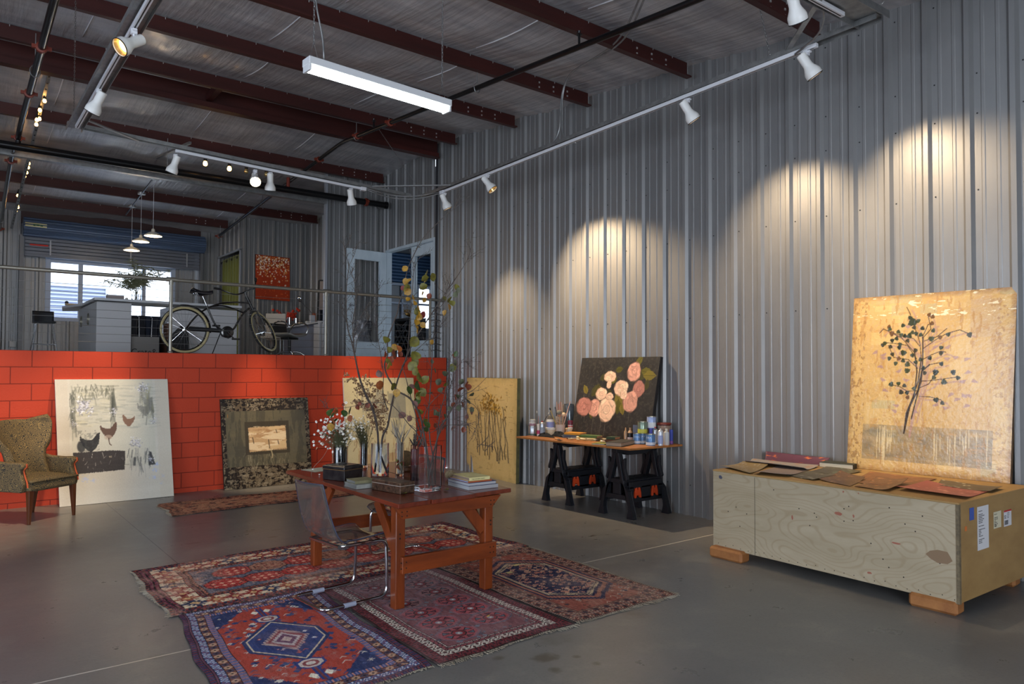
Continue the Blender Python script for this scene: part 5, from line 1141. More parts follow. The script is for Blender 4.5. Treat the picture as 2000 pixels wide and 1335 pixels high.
for i in range(16):
    if i % 5 != 3: b.prism([(u0+.012+i*.0042, zb+.012), (u0+.0142+i*.0042, zb+.012), (u0+.0142+i*.0042, zb+.045), (u0+.012+i*.0042, zb+.045)], 0, .0003, frame(B+nBC*.0024, dBC, (0,0,1)))
b.build('barcode', M_ink, o); text('52', .035, onframe(u0+.006, zt-.06), M_ink, o, 'label_text'); scribble(o, u0+.06, zt-.025, [.03,.03,.03,.03], .005, M_ink, .012)
o, *_ = sheet(1893, 992, 1902, 1014, mat('blue_torn_sticker', C(60,84,160), .6), 'torn_sticker'); sheet(1884, 1028, 1888, 1036, mat('orange_scrap', C(200,110,50), .6), 'torn_sticker')
# bound sheets and prints on the crate lid
def paper(label, pts, seed, curl, cols, m=None, name='art_print', lift=.0, cat='print', back=None, n=(26, 20)):
    """pts: four picture points (near-left, near-right, far-right, far-left) read on the lid plane"""
    P = [at(px, py, 2, CT) for px, py in pts]; q = random.Random(seed)
    for p in P: p.x = min(p.x, 6.74)
    w_ = (P[1]-P[0]).length; h_ = (P[3]-P[0]).length; c = Cv(max(w_, .1), max(h_, .1), .011, cols[0], seed)
    c.blend(c.fbm(5, 5), cols[1], .7)
    if len(cols) > 2:
        for _ in range(int(cols[3]) if len(cols) > 3 else 30): c.disc(q.uniform(0, w_), q.uniform(0, h_), q.uniform(.008,.03), q.uniform(.004,.012), q.uniform(0,3), cols[2], .8, .3, .3)
    ph = q.uniform(0, 6)
    def fn(X, Y):
        u = X/c.w; v = Y/c.h; px = (P[0].x*(1-u)+P[1].x*u)*(1-v)+(P[3].x*(1-u)+P[2].x*u)*v; py = (P[0].y*(1-u)+P[1].y*u)*(1-v)+(P[3].y*(1-u)+P[2].y*u)*v
        z = CT+.003+lift+.006*(1+np.sin(u*5+ph)*np.cos(v*4+ph))/2
        for e, a in curl.items():
            t_ = {'n':1-v, 'f':v, 'l':1-u, 'r':u}[e]; z = z+a*np.clip((t_-.55)/.45, 0, 1)**2
            if e == 'c': pass
        return px, py, z
    ctr = (P[0]+P[1]+P[2]+P[3])/4
    return tag(c.mesh(name, fn, m or M_paint, None, org=(ctr.x, ctr.y, CT), solid=.0012), label, cat, 'prints lying on the crate')
W_ = (178,172,168)
paper('small olive print with an upturned pale edge at the left end of the crate lid', [(1407,912),(1465,926),(1500,912),(1452,905)], 1, {'n':.012,'f':.02}, [(150,128,84),(110,92,60),W_])
paper('grey print with a rolled white front edge near the left end of the crate', [(1470,926),(1540,932),(1585,916),(1520,910)], 2, {'n':.022}, [(140,124,116),(118,104,98),(160,130,120)])
paper('purple and orange poster lying at the back against the wall on the crate', [(1490,907),(1580,912),(1655,902),(1500,893)], 3, {'f':.06}, [(88,44,66),(72,40,60),(206,106,48),26])
paper('wide curled print showing its grey back in front of the purple poster', [(1455,906),(1570,921),(1600,912),(1470,899)], 4, {'n':.03,'f':.01}, [(150,142,136),(130,122,118),(170,110,70)], lift=.004)
paper('dark olive print with thin white lines near the crate front edge', [(1532,928),(1590,939),(1645,928),(1575,920)], 5, {'r':.01}, [(92,86,66),(74,68,52),(190,186,168),14])
paper('dark print with pale green marks behind the olive one', [(1580,921),(1640,929),(1684,922),(1620,911)], 6, {'f':.008}, [(82,76,58),(66,60,48),(120,140,112),22])
paper('brown glossy print with a lifted fold at the middle front of the crate', [(1600,938),(1660,950),(1690,937),(1642,926)], 7, {'f':.02,'l':.012}, [(112,84,62),(86,60,44),(150,110,70)])
paper('large rusty brown print with orange flecks lying flat at the middle of the lid', [(1660,941),(1760,953),(1830,936),(1700,922)], 8, {}, [(128,84,56),(108,70,46),(186,120,76),60])
paper('brown print with a curling corner just left of the red one', [(1668,950),(1735,960),(1775,946),(1712,938)], 9, {'f':.03,'r':.02}, [(132,92,62),(96,62,42),(190,130,80)])
paper('rosy red print with pale flecks at the near front corner of the crate', [(1750,957),(1885,975),(1932,960),(1812,942)], 10, {'n':.018,'l':.012}, [(166,84,76),(140,70,66),(226,150,130),40])
paper('dark print with white wavy lines behind the red print', [(1830,948),(1935,963),(1958,955),(1838,937)], 11, {'r':.015}, [(96,80,60),(70,60,48),(230,220,190),12])
M_bind = mat('dark_green_binding', C(44,48,40), .6); M_page = mat('book_pages', C(196,184,160), .8)
def book(label, ctr, lx, ly, h, rz, cover, group=None, title=None, tcol=None, name='book', spine='y-', ovh=.003, tsize=.5):
    t = thing(name, label, 'book', ctr, group)
    m = T(*ctr) @ Rot('Z', rz); th = max(.0025, h*.08)
    MB().box(-lx/2+ovh, lx/2-ovh, -ly/2+ovh*.5, ly/2-ovh, th, h-th, m).build('pages', M_page, t)
    mb = MB().box(-lx/2, lx/2, -ly/2, ly/2, 0, th, m).box(-lx/2, lx/2, -ly/2, ly/2, h-th, h, m).box(-lx/2, lx/2, -ly/2, -ly/2+.004, 0, h, m)
    mb.build('cover', cover, t, bevel=.0012)
    if title: text(title, h*tsize, m @ frame((0, -ly/2-.0006, h*.32), (1,0,0), (0,0,1)), tcol, t, 'spine_title', align='CENTER')
    return t
p = at(1632, 907, 2, CT); book('thick dark bound book lying at the back of the crate left of the golden painting', (6.62, p.y-.12, CT), .20, .30, .045, 12, M_bind)
# ================================================================ THINGS ON THE WORK TABLE
def foot(F, Lp, Rp, z):      # footprint from three picture points of the lower corners (front, left, right)
    F, Lp, Rp = at(*F, 2, z), at(*Lp, 2, z), at(*Rp, 2, z); return F, Lp, Rp
def bx4(F, Lp, Rp, z0, z1, g=0.0):
    e1 = Rp-F; e2 = Lp-F; a = e1.normalized()*g; b = e2.normalized()*g; q = [F+a+b, Rp-a+b, F+e1+e2-a-b, Lp+a-b]
    mb = MB(); mb.add([Vector((p.x, p.y, z)) for z in (z0, z1) for p in q], [(0,3,2,1),(4,5,6,7),(0,1,5,4),(1,2,6,5),(2,3,7,6),(3,0,4,7)]); return mb
def sq(F, Lp, Rp):           # make the footprint square-cornered
    e1 = Rp-F; e2 = Lp-F; n = Vector((-e1.y, e1.x, 0)).normalized(); s = 1 if n.dot(e2) > 0 else -1; return F, F+n*s*e2.length*.985, Rp
M_jap = mat('black_japanned_tin', C(24,22,26), .3, .3, var=C(52,48,48), vs_=(14,14,14), vfac=.5, bump=.1, bs=(50,50,50))
M_gold = mat('worn_gold_line', C(150,116,74), .4, .6)
F, Lp, Rp = sq(*foot((672.6,940.5), (642.7,933.5), (709.6,934), TT))
t = thing('cash_box', 'black japanned tin cash box with a ring handle on the table', 'box', (F+Rp)/2)
bx4(F, Lp, Rp, TT+.001, TT+.088, .004).build('box_body', M_jap, t, bevel=.004)
bx4(F, Lp, Rp, TT+.0885, TT+.118).build('lid', M_jap, t, bevel=.008); bx4(F, Lp, Rp, TT+.118, TT+.124, .02).build('lid_panel', M_jap, t, bevel=.004)
bx4(F, Lp, Rp, TT+.0875, TT+.0905, -.0012).build('gold_line', M_gold, t)
cc = (Lp+Rp)/2; MB().tube([cc+Vector((math.cos(a)*.035, math.sin(a)*.022, TT+.128-cc.z)) for a in [2*PI*k/16 for k in range(16)]], .004, 6, closed=True).lathe([(.0001,.006),(.012,.004),(.014,0)], 12, T(cc.x, cc.y, TT+.124)).build('ring_handle', M_jap, t, smooth=60)
M_rust = mat('rusty_black_tin', C(40,32,28), .4, .4, var=C(110,84,66), vs_=(30,30,30), vfac=.6, det=8, bump=.2, bs=(40,40,40))
F, Lp, Rp = sq(*foot((781.6,965.5), (739,953.5), (810,961), TT))
t = thing('tin_box', 'scuffed rusty black tin box at the front edge of the table', 'box', (F+Rp)/2)
bx4(F, Lp, Rp, TT+.001, TT+.058, .001).build('box_body', M_rust, t, bevel=.003); bx4(F, Lp, Rp, TT+.0585, TT+.083).build('lid', M_rust, t, bevel=.004); bx4(F, Lp, Rp, TT+.0565, TT+.0595, -.0008).build('seam_line', mat('worn_white_line', C(170,160,150), .6), t)
def qbook(label, F, Lp, Rp, z0, h, cover, pages, spine='R', group=None, title=None, tm=None, name='book'):
    """spine 'R' = the face between the front and right corners, 'L' = front and left"""
    t = thing(name, label, 'book', (F.x, F.y, z0), group); th = max(.002, h*.10)
    bx4(F, Lp, Rp, z0+th, z0+h-th, .004).build('pages', pages, t)
    m_ = bx4(F, Lp, Rp, z0, z0+th); m_.add(bx4(F, Lp, Rp, z0+h-th, z0+h).v, [(0,3,2,1),(4,5,6,7),(0,1,5,4),(1,2,6,5),(2,3,7,6),(3,0,4,7)])
    if spine:
        e = (Lp-F).normalized()*.004 if spine == 'R' else (Rp-F).normalized()*.004
        A_, B_ = (F, Rp) if spine == 'R' else (F, Lp)
        m_.add([Vector((p.x, p.y, z)) for z in (z0, z0+h) for p in (A_, B_, B_+e, A_+e)], [(0,3,2,1),(4,5,6,7),(0,1,5,4),(1,2,6,5),(2,3,7,6),(3,0,4,7)])
    m_.build('cover', cover, t, bevel=.001)
    if title:
        d = (Rp-F).normalized(); n = Vector((d.y, -d.x, 0)); text(title, h*.55, frame(F+n*.0012+d*(Rp-F).length*.10+Vector((0,0,z0-F.z+h*.28)), d, (0,0,1)), tm, t, 'spine_title')
    return t
M_pg = mat('white_pages', C(170,172,176), .8, var=C(140,142,146), vs_=(2,2,400), vfac=1); M_pgb = mat('brown_pages', C(132,112,98), .8); M_navy = mat('navy_cover', C(34,44,96), .5)
F, Lp, Rp = sq(*foot((915.8,957.7), (865.5,947.7), (973,951.5), TT))
def shr(F, Lp, Rp, a, b, c, d): e1 = Rp-F; e2 = Lp-F; F2 = F+e1*a+e2*b; return F2, F2+e2*c, F2+e1*d
qbook('thick grey-white book at the bottom of the stack at the table corner', F, Lp, Rp, TT+.001, .030, mat('grey_dust_jacket', C(150,150,154), .5), M_pg, 'R')
qbook('white book with navy covers, second from the bottom of the corner stack', *shr(F, Lp, Rp, -.005, .005, .985, .95), TT+.0315, .024, M_navy, M_pg, None)
qbook('slim orange-brown covered book, third from the bottom of the corner stack', *shr(F, Lp, Rp, .0, .03, .86, .80), TT+.056, .013, mat('orange_brown_cover', C(158,84,50), .5), mat('pale_blue_pages', C(130,150,180), .7), 'R')
qbook('cream-yellow book on top of the corner stack', *shr(F, Lp, Rp, .03, .02, .80, .70), TT+.0695, .026, mat('cream_yellow_cover', C(206,196,140), .5), M_pgb, 'R', title='THE DOVER DIARY', tm=mat('gold_brown_ink', C(120,112,80), .6))
F, Lp, Rp = sq(*foot((696,955.8), (672.6,948.6), (741.5,951), TT)); Mg = mat('mottled_grey_cloth', C(120,122,116), .7, var=C(150,152,148), vs_=(20,20,20), vfac=.8); Mg2 = mat('olive_grey_cloth', C(98,98,72), .7, var=C(128,122,92), vs_=(20,20,20), vfac=.8)
qbook('wide mottled grey portfolio under a smaller olive one, left of the tin box', F, Lp, Rp, TT+.001, .034, Mg, mat('grey_leaves', C(112,114,112), .8), 'R')
qbook('smaller olive grey notebook on top of the grey portfolio', *shr(F, Lp, Rp, .04, .18, .75, .90), TT+.0355, .024, Mg2, mat('grey_leaves', C(112,114,112), .8), 'R')
p = at(622, 913, 2, TT)
tag(MB().box(-.16, .12, -.10, .12, 0, .0015, T(2.74, 6.30, TT+.001) @ Rot('Z', 12)).build('paper_sheet', mat('pale_green_paper', C(178,184,170), .7)), 'pale greenish sheet of paper lying at the far left corner of the table', 'paper')
# balls of twine
M_twine = mat('jute_twine', C(150,132,102), .9, var=C(96,84,64), vs_=(40,40,40), vfac=1)
def ball(label, c, r, sz, m=M_twine, n=46, seed=1, cat='twine', name='twine_ball'):
    q = random.Random(seed); mb = MB().sphere(c, r*.93, 14, 10, (1,1,sz))
    for i in range(n):
        ax = Vector((q.gauss(0,1), q.gauss(0,1), q.gauss(0,1)*.6)).normalized(); u = ax.orthogonal().normalized(); v = ax.cross(u); off = q.uniform(-.35, .35)
        k = math.sqrt(1-off*off); mb.tube([Vector(c)+Vector((w_.x, w_.y, w_.z*sz)) for w_ in [(u*math.cos(a)+v*math.sin(a))*k*r*.96+ax*off*r*.96 for a in [2*PI*j/18 for j in range(18)]]], r*.045, 4, closed=True)
    return tag(mb.build(name, m, smooth=60), label, cat)
p = at(880, 936, 2, TT); ball('small flattened ball of pale jute twine behind the book stack', (p.x, p.y, TT+.038), .048, .78)
ball('large ball of brown twine half hidden between the vases', (3.28, 5.75, TT+.115), .075, .95, mat('brown_twine', C(110,86,54), .9, var=C(66,50,34), vs_=(40,40,40), vfac=1), seed=4)
tag(MB().lathe([(.05,0),(.06,.01),(.062,.035),(.055,.038),(.052,.012),(.0001,.01)], 20, T(3.28,5.75,TT+.001)).build('wooden_bowl', mat('dark_bowl_wood', C(80,50,28), .4), smooth=40), 'low dark wooden bowl carrying the brown twine ball', 'bowl')

# ---- vases
M_vg = mat('vase_glass', (.96,.97,.98), .0, 0, trans=1.0, ior=1.35)
M_vb = mat('daylight_tinted_glass', (.80,.86,.97), .03, 0, trans=1.0, ior=1.4)  # clear glass tinted blue to stand in for daylight refracted inside it
M_vd = mat('dark_blue_black_glass', C(26,28,40), .05, 0, coat=1.0)
M_wat = mat('murky_stems_water', C(30,30,26), .05, 0, coat=.6)
def cyl_vase(label, p, r, h, m, base=.02, t_=.004):
    t = thing('glass_vase', label, 'vase', p, None)
    MB().lathe([(.0001,0),(r*.96,0),(r,.004),(r,h),(r-t_,h),(r-t_,base),(.0001,base)], 32, T(*p)).build('vase_wall', m, t, smooth=40); return t
V1 = Vector((2.86, 6.22, TT+.001)); V2 = Vector((3.09, 6.20, TT+.001)); V3 = Vector((2.975, 5.66, TT+.001)); V4 = Vector((3.09, 5.52, TT+.001)); V5 = Vector((3.07, 5.23, TT+.001))
t = cyl_vase('stout glass cylinder vase dark with stems, holding white daisies', V1, .072, .225, M_vg)
t['category'] = 'vase'; MB().lathe([(.0001,.021),(.064,.021),(.064,.205),(.0001,.205)], 24, T(*V1)).build('dark_water', M_wat, t, smooth=40)
t = cyl_vase('narrow dark glass cylinder vase right of the daisy vase', V2, .036, .24, M_vg); MB().lathe([(.0001,.021),(.030,.021),(.030,.225),(.0001,.225)], 24, T(*V2)).build('dark_water', M_wat, t, smooth=40)
cyl_vase('wide clear bluish glass cylinder vase holding the bare branches and brown seed heads', V3, .078, .275, M_vb)
cyl_vase('slim clear glass vase packed with thin grey sticks', V4, .036, .28, M_vg)
cyl_vase('slim blue-black glossy glass vase with dark bark sticks', V5, .036, .255, M_vd)
F, Lp, Rp = sq(*foot((829,962), (817,954.5), (862.5,957.5), TT)); SV = (Lp+Rp)/2; SV.z = TT+.001
t = thing('glass_vase', 'large square clear glass vase at the front holding the leafy autumn branches', 'vase', SV)
hh = .342; outer = bx4(F, Lp, Rp, TT+.001, TT+hh); inner = bx4(F, Lp, Rp, TT+.03, TT+hh, .006); mb = MB(); mb.v = outer.v+inner.v
mb.f = [(0,3,2,1),(0,1,5,4),(1,2,6,5),(2,3,7,6),(3,0,4,7), (8,9,10,11),(8,12,13,9),(9,13,14,10),(10,14,15,11),(11,15,12,8),(4,5,13,12),(5,6,14,13),(6,7,15,14),(7,4,12,15)]; mb.m = [0]*14
mb.build('vase_wall', M_vg, t, bevel=.004)

# ---- branches and bouquets
M_bark = mat('dark_bark', C(52,44,42), .8, var=C(84,74,68), vs_=(30,30,8), vfac=.8); M_bark2 = mat('pale_twig', C(140,130,118), .8); M_stem = mat('green_grey_stem', C(78,78,52), .8)
LC = [mat('leaf_yellow', C(168,128,34), .5, var=C(104,70,20), vs_=(45,45,45), vfac=.8), mat('leaf_green_yellow', C(110,108,38), .5, var=C(68,59,22), vs_=(45,45,45), vfac=.8), mat('leaf_orange', C(156,84,32), .55, var=C(96,46,19), vs_=(45,45,45), vfac=.8), mat('leaf_rust', C(134,62,34), .6, var=C(83,34,20), vs_=(45,45,45), vfac=.8), mat('leaf_green', C(58,82,30), .5, var=C(35,45,18), vs_=(45,45,45), vfac=.8), mat('leaf_grey_green', C(86,92,66), .6, var=C(53,50,39), vs_=(45,45,45), vfac=.8), mat('leaf_dusty_rose', C(122,88,78), .6, var=C(75,48,46), vs_=(45,45,45), vfac=.8), mat('leaf_dark_red', C(128,34,28), .55, var=C(79,18,16), vs_=(45,45,45), vfac=.8)]
def along(pts, d0, d1):
    n = len(pts)-1; return [dep(px, py, d0+(d1-d0)*i/n) for i, (px, py) in enumerate(pts)]
def smoothp(P, n=4):
    P = [Vector(p) for p in P]; out = []
    for i in range(len(P)-1):
        a = P[max(i-1, 0)]; b = P[i]; c = P[i+1]; d = P[min(i+2, len(P)-1)]
        for k in range(n):
            t = k/n; out.append(.5*((2*b)+(c-a)*t+(2*a-5*b+4*c-d)*t*t+(3*b-a-3*c+d)*t**3))
    out.append(P[-1]); return out
def stem(mb, pts, r0, r1, d0, d1):
    P = smoothp(along(pts, d0, d1)); n = len(P); mb.tube(P, [r0*1.2+(r1*1.1-r0*1.2)*i/(n-1) for i in range(n)], 6); return P
def twigs(mb, P, q, n, L_, r, gen=1, lo=.25):
    for _ in range(n):
        i = int(q.uniform(lo, .98)*(len(P)-2)); b = P[i]; d = (P[i+1]-P[i]).normalized(); s = d.cross(Vector((q.gauss(0,1), q.gauss(0,1), q.gauss(0,1)))).normalized()
        v = (d*q.uniform(.3,.9)+s*q.uniform(.4,1)).normalized(); l = L_*q.uniform(.35, 1); pts = [b]
        for k in range(5): v = (v+Vector((q.gauss(0,.16), q.gauss(0,.16), q.gauss(0,.13)+.05))).normalized(); pts.append(pts[-1]+v*l/5)
        mb.tube(pts, [r*(1-.15*k) for k in range(6)], 4)
        if gen: twigs(mb, pts, q, 2, L_*.5, r*.65, gen-1)
        for k in (2, 4): mb.sphere(pts[k], r*1.9, 5, 4)
def leaf_at(mb, p, s, q, mi, droop=True, el=1.0):
    ax = Vector((q.gauss(0,.5), q.gauss(0,.5), -1 if droop else q.gauss(0,.5))).normalized(); up_ = Vector((q.gauss(0,1), q.gauss(0,1), q.gauss(0,.3))).normalized(); x = ax.cross(up_).normalized(); z = ax.cross(x)
    mb.cm = mi; pr_ = [(0,0),(.15,.30),(.42,.46),(.75,.34),(1.0,.0),(.75,-.34),(.42,-.46),(.15,-.30)]; c_ = q.uniform(.2,.75); vs = [p+ax*(a*s)+x*(b*s*el)+z*(-abs(b)*c_*s-a*a*s*.2) for a, b in pr_]; mid = [p+ax*(a*s)-z*(a*a*s*.2) for a in (.15,.42,.75)]
    mb.add(vs+mid, [(0,1,8),(1,2,9,8),(2,3,10,9),(3,4,10),(4,5,10),(5,6,9,10),(6,7,8,9),(7,0,8)])
q = random.Random(12)
DV = lambda v: (v-CAMP).dot(fw)
d3, ds, d4, d5, d1_, d2_ = DV(V3), DV(SV), DV(V4), DV(V5), DV(V1), DV(V2)
# bare branches + seed heads in the wide vase
t = thing('bare_branch_bouquet', 'bare twiggy branches with brown dried seed heads standing in the wide bluish vase', 'branches', V3)
mb = MB()
S1 = stem(mb, [(757,922),(748,900),(740,875),(737,840),(728,800),(716,775),(706,748),(699,722),(693,695),(686,664),(679,640),(676,600),(677,557),(681,520),(675,497),(671,478),(662,468)], .0085, .0015, d3, d3+.25)
S2 = stem(mb, [(732,918),(737,880),(738,845),(731,805),(718,776),(704,745),(697,715),(692,685),(690,655),(689.5,625),(694,600),(696,580),(691,545),(683,525),(681,505)], .0075, .0015, d3+.03, d3-.1)
S3 = stem(mb, [(742,920),(744,880),(748,850),(757,832),(764,795),(776,744),(792,703),(806,670),(830,632),(850,602),(866,578),(893,539),(910,512),(918,493),(922,475)], .0085, .0015, d3, d3-.25)
S4 = stem(mb, [(694,688),(697,665),(706,645),(718,625),(728,600),(736,575)], .003, .001, d3+.05, d3+.2)
S5 = stem(mb, [(683,640),(668,610),(664,585),(668,560)], .0022, .001, d3+.2, d3+.3); S6 = stem(mb, [(690,655),(704,620),(722,590),(744,560),(752,548)], .0022, .001, d3, d3+.2); S7 = stem(mb, [(681,520),(692,497),(697,480),(706,468)], .002, .0008, d3+.2, d3+.25)
for P, n, l in ((S1,15,.22),(S2,14,.20),(S3,12,.24),(S4,6,.14),(S5,5,.12),(S6,6,.14),(S7,4,.1)): twigs(mb, P, q, int(n*1.4), l, .0022, 1, .5 if len(P) > 40 else .2)
mb.build('branches', M_bark, t, smooth=60)
mb = MB()
def cluster(c, r, n):
    for _ in range(n):
        o_ = c+Vector((q.gauss(0,r), q.gauss(0,r), q.gauss(0,r*.7))); mb.cm = q.choice((0,0,1)); mb.sphere(o_, q.uniform(.005,.0095), 5, 3)
pathz = [[(676,737),(692,744),(706,752),(718,766),(732,776)],[(712,738),(726,754),(746,772),(758,790)],[(695,760),(708,768),(724,776)],[(694,783),(704,790),(716,797),(738,800),(752,808)],[(722,790),(730,806),(742,816),(753,828)],[(735,780),(748,796),(760,804)],[(728,812),(734,824),(744,836),(752,845)],[(722,800),(726,822),(730,836)]]
for pz in pathz:
    for (xa, ya), (xb, yb) in zip(pz[:-1], pz[1:]):
        for k in range(3): f = k/3; cluster(dep(xa+(xb-xa)*f+q.uniform(-3,3), ya+(yb-ya)*f+q.uniform(-4,4), d3+.1+q.uniform(-.05,.05)), .015, 11)
mb.build('seed_heads', [mat('seed_head_brown', C(124,94,66), .9), mat('seed_head_tan', C(168,138,104), .9)], t)['kind'] = 'stuff'
# leafy autumn branches in the square vase
t = thing('leafy_branch_bouquet', 'tall leafy autumn branches with yellow, green and rust leaves in the square vase', 'branches', SV)
mb = MB(); B_ = []
def br_(pts, r0, r1, a, b): P = stem(mb, pts, r0, r1, ds+a, ds+b); B_.append(P); return P
br_([(838,950),(836,920),(834,885),(829,853),(821,814),(802,779),(776,762),(757,735),(751,712),(757,693),(757,664),(765,639),(776,610),(780,590),(786,572),(795.5,529),(808.5,497),(827,464),(848,442),(870,420.6),(891,404),(917,383)], .0075, .0012, 0, .3)
br_([(846,950),(840,910),(830,875),(822,845),(812,810),(801,770),(792,735),(785,715)], .006, .002, .02, .15)
br_([(842,948),(846,900),(840,860),(837,814),(840,766),(843.5,717),(844.5,678),(849,639),(852,610),(868,588),(873,560),(880,535)], .005, .0012, -.02, .1)
br_([(850,945),(850,900),(854,853),(860,804),(868,775),(877,726),(880,700),(888,685)], .005, .0012, .02, -.1)
br_([(836,940),(845,890),(856,850),(862,830),(883.5,799),(899,775),(926,760),(951,736)], .006, .0012, 0, -.15)
br_([(826,870),(812,842),(800,830),(776,800.6),(757,787),(718,787),(679,795),(646,797),(628,793)], .0035, .001, 0, .1)
br_([(757,800),(748,770),(749,732),(743,688),(739,666),(736,640),(732,600)], .0035, .001, .2, .2)
br_([(792,703),(796,685),(798,664),(801.6,619),(803,604),(806,557),(808.5,529),(818,505),(832,492)], .004, .001, .1, .2)
br_([(853,860),(868,824),(888,790),(905,785),(925,790),(937,812),(930,835),(922,848)], .003, .0008, 0, -.1)
br_([(872,790),(884,740),(897,712),(912,706),(926,722)], .0025, .0007, 0, -.1)
br_([(800,829),(838,846),(872,820),(900,822),(924,838)], .002, .0007, 0, -.1)
br_([(822,845),(833,800),(856,772),(880,756),(892,735)], .003, .0008, 0, 0)
br_([(862,830),(893,829),(915,827),(905,833)], .002, .0007, 0, 0)
br_([(785,715),(806,690),(830,668),(850,645),(874,620)], .003, .0008, .15, .15)
for P in B_: twigs(mb, P, q, 11 if len(P) > 30 else 8, .19, .0020, 1, .3)
br_([(822,965-60),(860,890),(868,858)], .002, .001, 0, 0)
mb.build('branches', M_bark, t, smooth=60)
mb = MB()
def lv(px, py, s, mi, dd=0): 
    p_ = dep(px, py-s*.5, ds+dd); leaf_at(mb, p_, s*ds/FPX*1.3, q, mi)
for a in [(787,525,12,0),(836,533,15,1),(843,540,15,1),(838,548,14,1),(832,545,12,1),(834,562,14,1),(828,575,10,0),(831,585,9,0),(841,577,10,3),(793,548,12,0),(800,550,14,0),(797,562,15,1),(792,560,11,1),(790,562,9,7),(803,571,13,0),(806,580,10,0),(800,585,9,0),(810,592,10,0),(815,600,10,0),
          (811,608,14,1),(818,612,12,0),(822,618,12,0),(829,613,12,7),(813,622,8,0),(816,630,12,0),(821,635,11,0),(811,640,9,0),(817,645,10,0),(756,665,15,1),(766,678,13,0),(775,680,14,2),(760,682,12,1),(770,690,18,3),(764,700,12,3),(756,705,16,1),(760,712,14,0),(752,690,11,3),(777,692,11,3),
          (816,668,20,1),(818,698,20,1),(846,667,9,0),(806,705,18,1),(813,715,18,1),(808,725,16,1),(818,735,18,1),(815,750,17,4),(820,765,16,1),(814,772,14,1),(823,770,12,1),(818,780,14,1),(814,785,12,4),(742,750,16,2),(738,728,13,6),(766,755,15,1),(776,765,14,0),(797,760,15,4),(803,755,12,6),(806,788,13,6),(791,812,14,6),(803,816,11,6),(823,805,11,1),
          (892,690,10,4),(883,697,9,3),(888,708,13,5),(884,716,14,1),(878,722,12,5),(870,730,12,5),(861,745,12,5),(847,722,10,5),(876,746,11,5),(872,750,9,1),(845,770,11,5),(857,762,10,5),(866,760,10,6),(912,755,13,3),(907,763,13,3),(905,745,11,5),(915,750,10,3),(888,774,10,3),(896,775,10,5),(920,773,10,5),(902,788,12,3),(909,784,12,5),(897,795,12,5),(884,790,10,3),(924,800,10,5),(917,804,11,6),(876,797,10,5),(868,812,10,5),
          (851,805,12,5),(858,808,10,5),(873,835,12,6),(890,836,10,6),(905,837,10,3),(913,812,10,6),(848,830,9,3),(843,705,8,5),(838,742,16,1),(893,560,11,1),(889,575,12,5),(883,585,12,1),(880,592,12,1),(875,598,11,0),(872,610,10,0),(897,565,10,5),(866,582,8,1),(828,830,13,4),(832,838,10,4),(834,822,10,1),
          (649,805,15,4),(656,800,13,2),(655,812,13,4),(660,823,14,4),(672,806,13,4),(686,800,14,4),(682,816,12,2),(645,832,14,0),(648,823,12,2),(698,793,10,3),(728,793,11,3),(720,790,10,3),(700,788,7,3),(673,790,6,3)]:
    lv(a[0], a[1], a[2]*.95, a[3], q.uniform(-.05, .15))
mb.build('leaves', LC, t, smooth=180)
# grey sticks, dark bark sticks
t = thing('stick_bundle', 'bundle of pale grey sticks standing in the slim clear vase', 'sticks', V4); mb = MB()
for i in range(26):
    a = q.uniform(0, 6.28); r = .024*math.sqrt(q.random()); b_ = V4+Vector((r*math.cos(a), r*math.sin(a), .022)); tp_ = V4+Vector((q.gauss(0,.055), q.gauss(0,.055), q.uniform(.34,.52)))
    m1 = V4+Vector((r*math.cos(a+.5), r*math.sin(a+.5), .26)); rr_ = q.uniform(.0022,.0045); mb.cm = q.choice((0,1,1)); mb.tube([b_, m1, (m1+tp_)/2+Vector((q.gauss(0,.008), q.gauss(0,.008), 0)), tp_], [rr_, rr_, rr_*1.1, rr_*.5], 5)
mb.build('sticks', [M_bark, mat('grey_stick', C(150,142,130), .8)], t, smooth=60)
t = thing('stick_bundle', 'dark feathered bark sticks standing in the blue-black vase', 'sticks', V5); mb = MB()
for i in range(7):
    a = q.uniform(0, 6.28); b_ = V5+Vector((.016*math.cos(a), .016*math.sin(a), .24)); tp_ = V5+Vector((q.gauss(0,.045), q.gauss(0,.045), q.uniform(.34,.50))); mb.tube([b_, (b_+tp_)/2+Vector((q.gauss(0,.006), q.gauss(0,.006), 0)), tp_], [.007, .006, .002], 6)
    for k in range(7): f = .15+k*.11; mb.sphere(b_+(tp_-b_)*f, .008, 6, 4)
mb.build('sticks', M_bark, t, smooth=60)
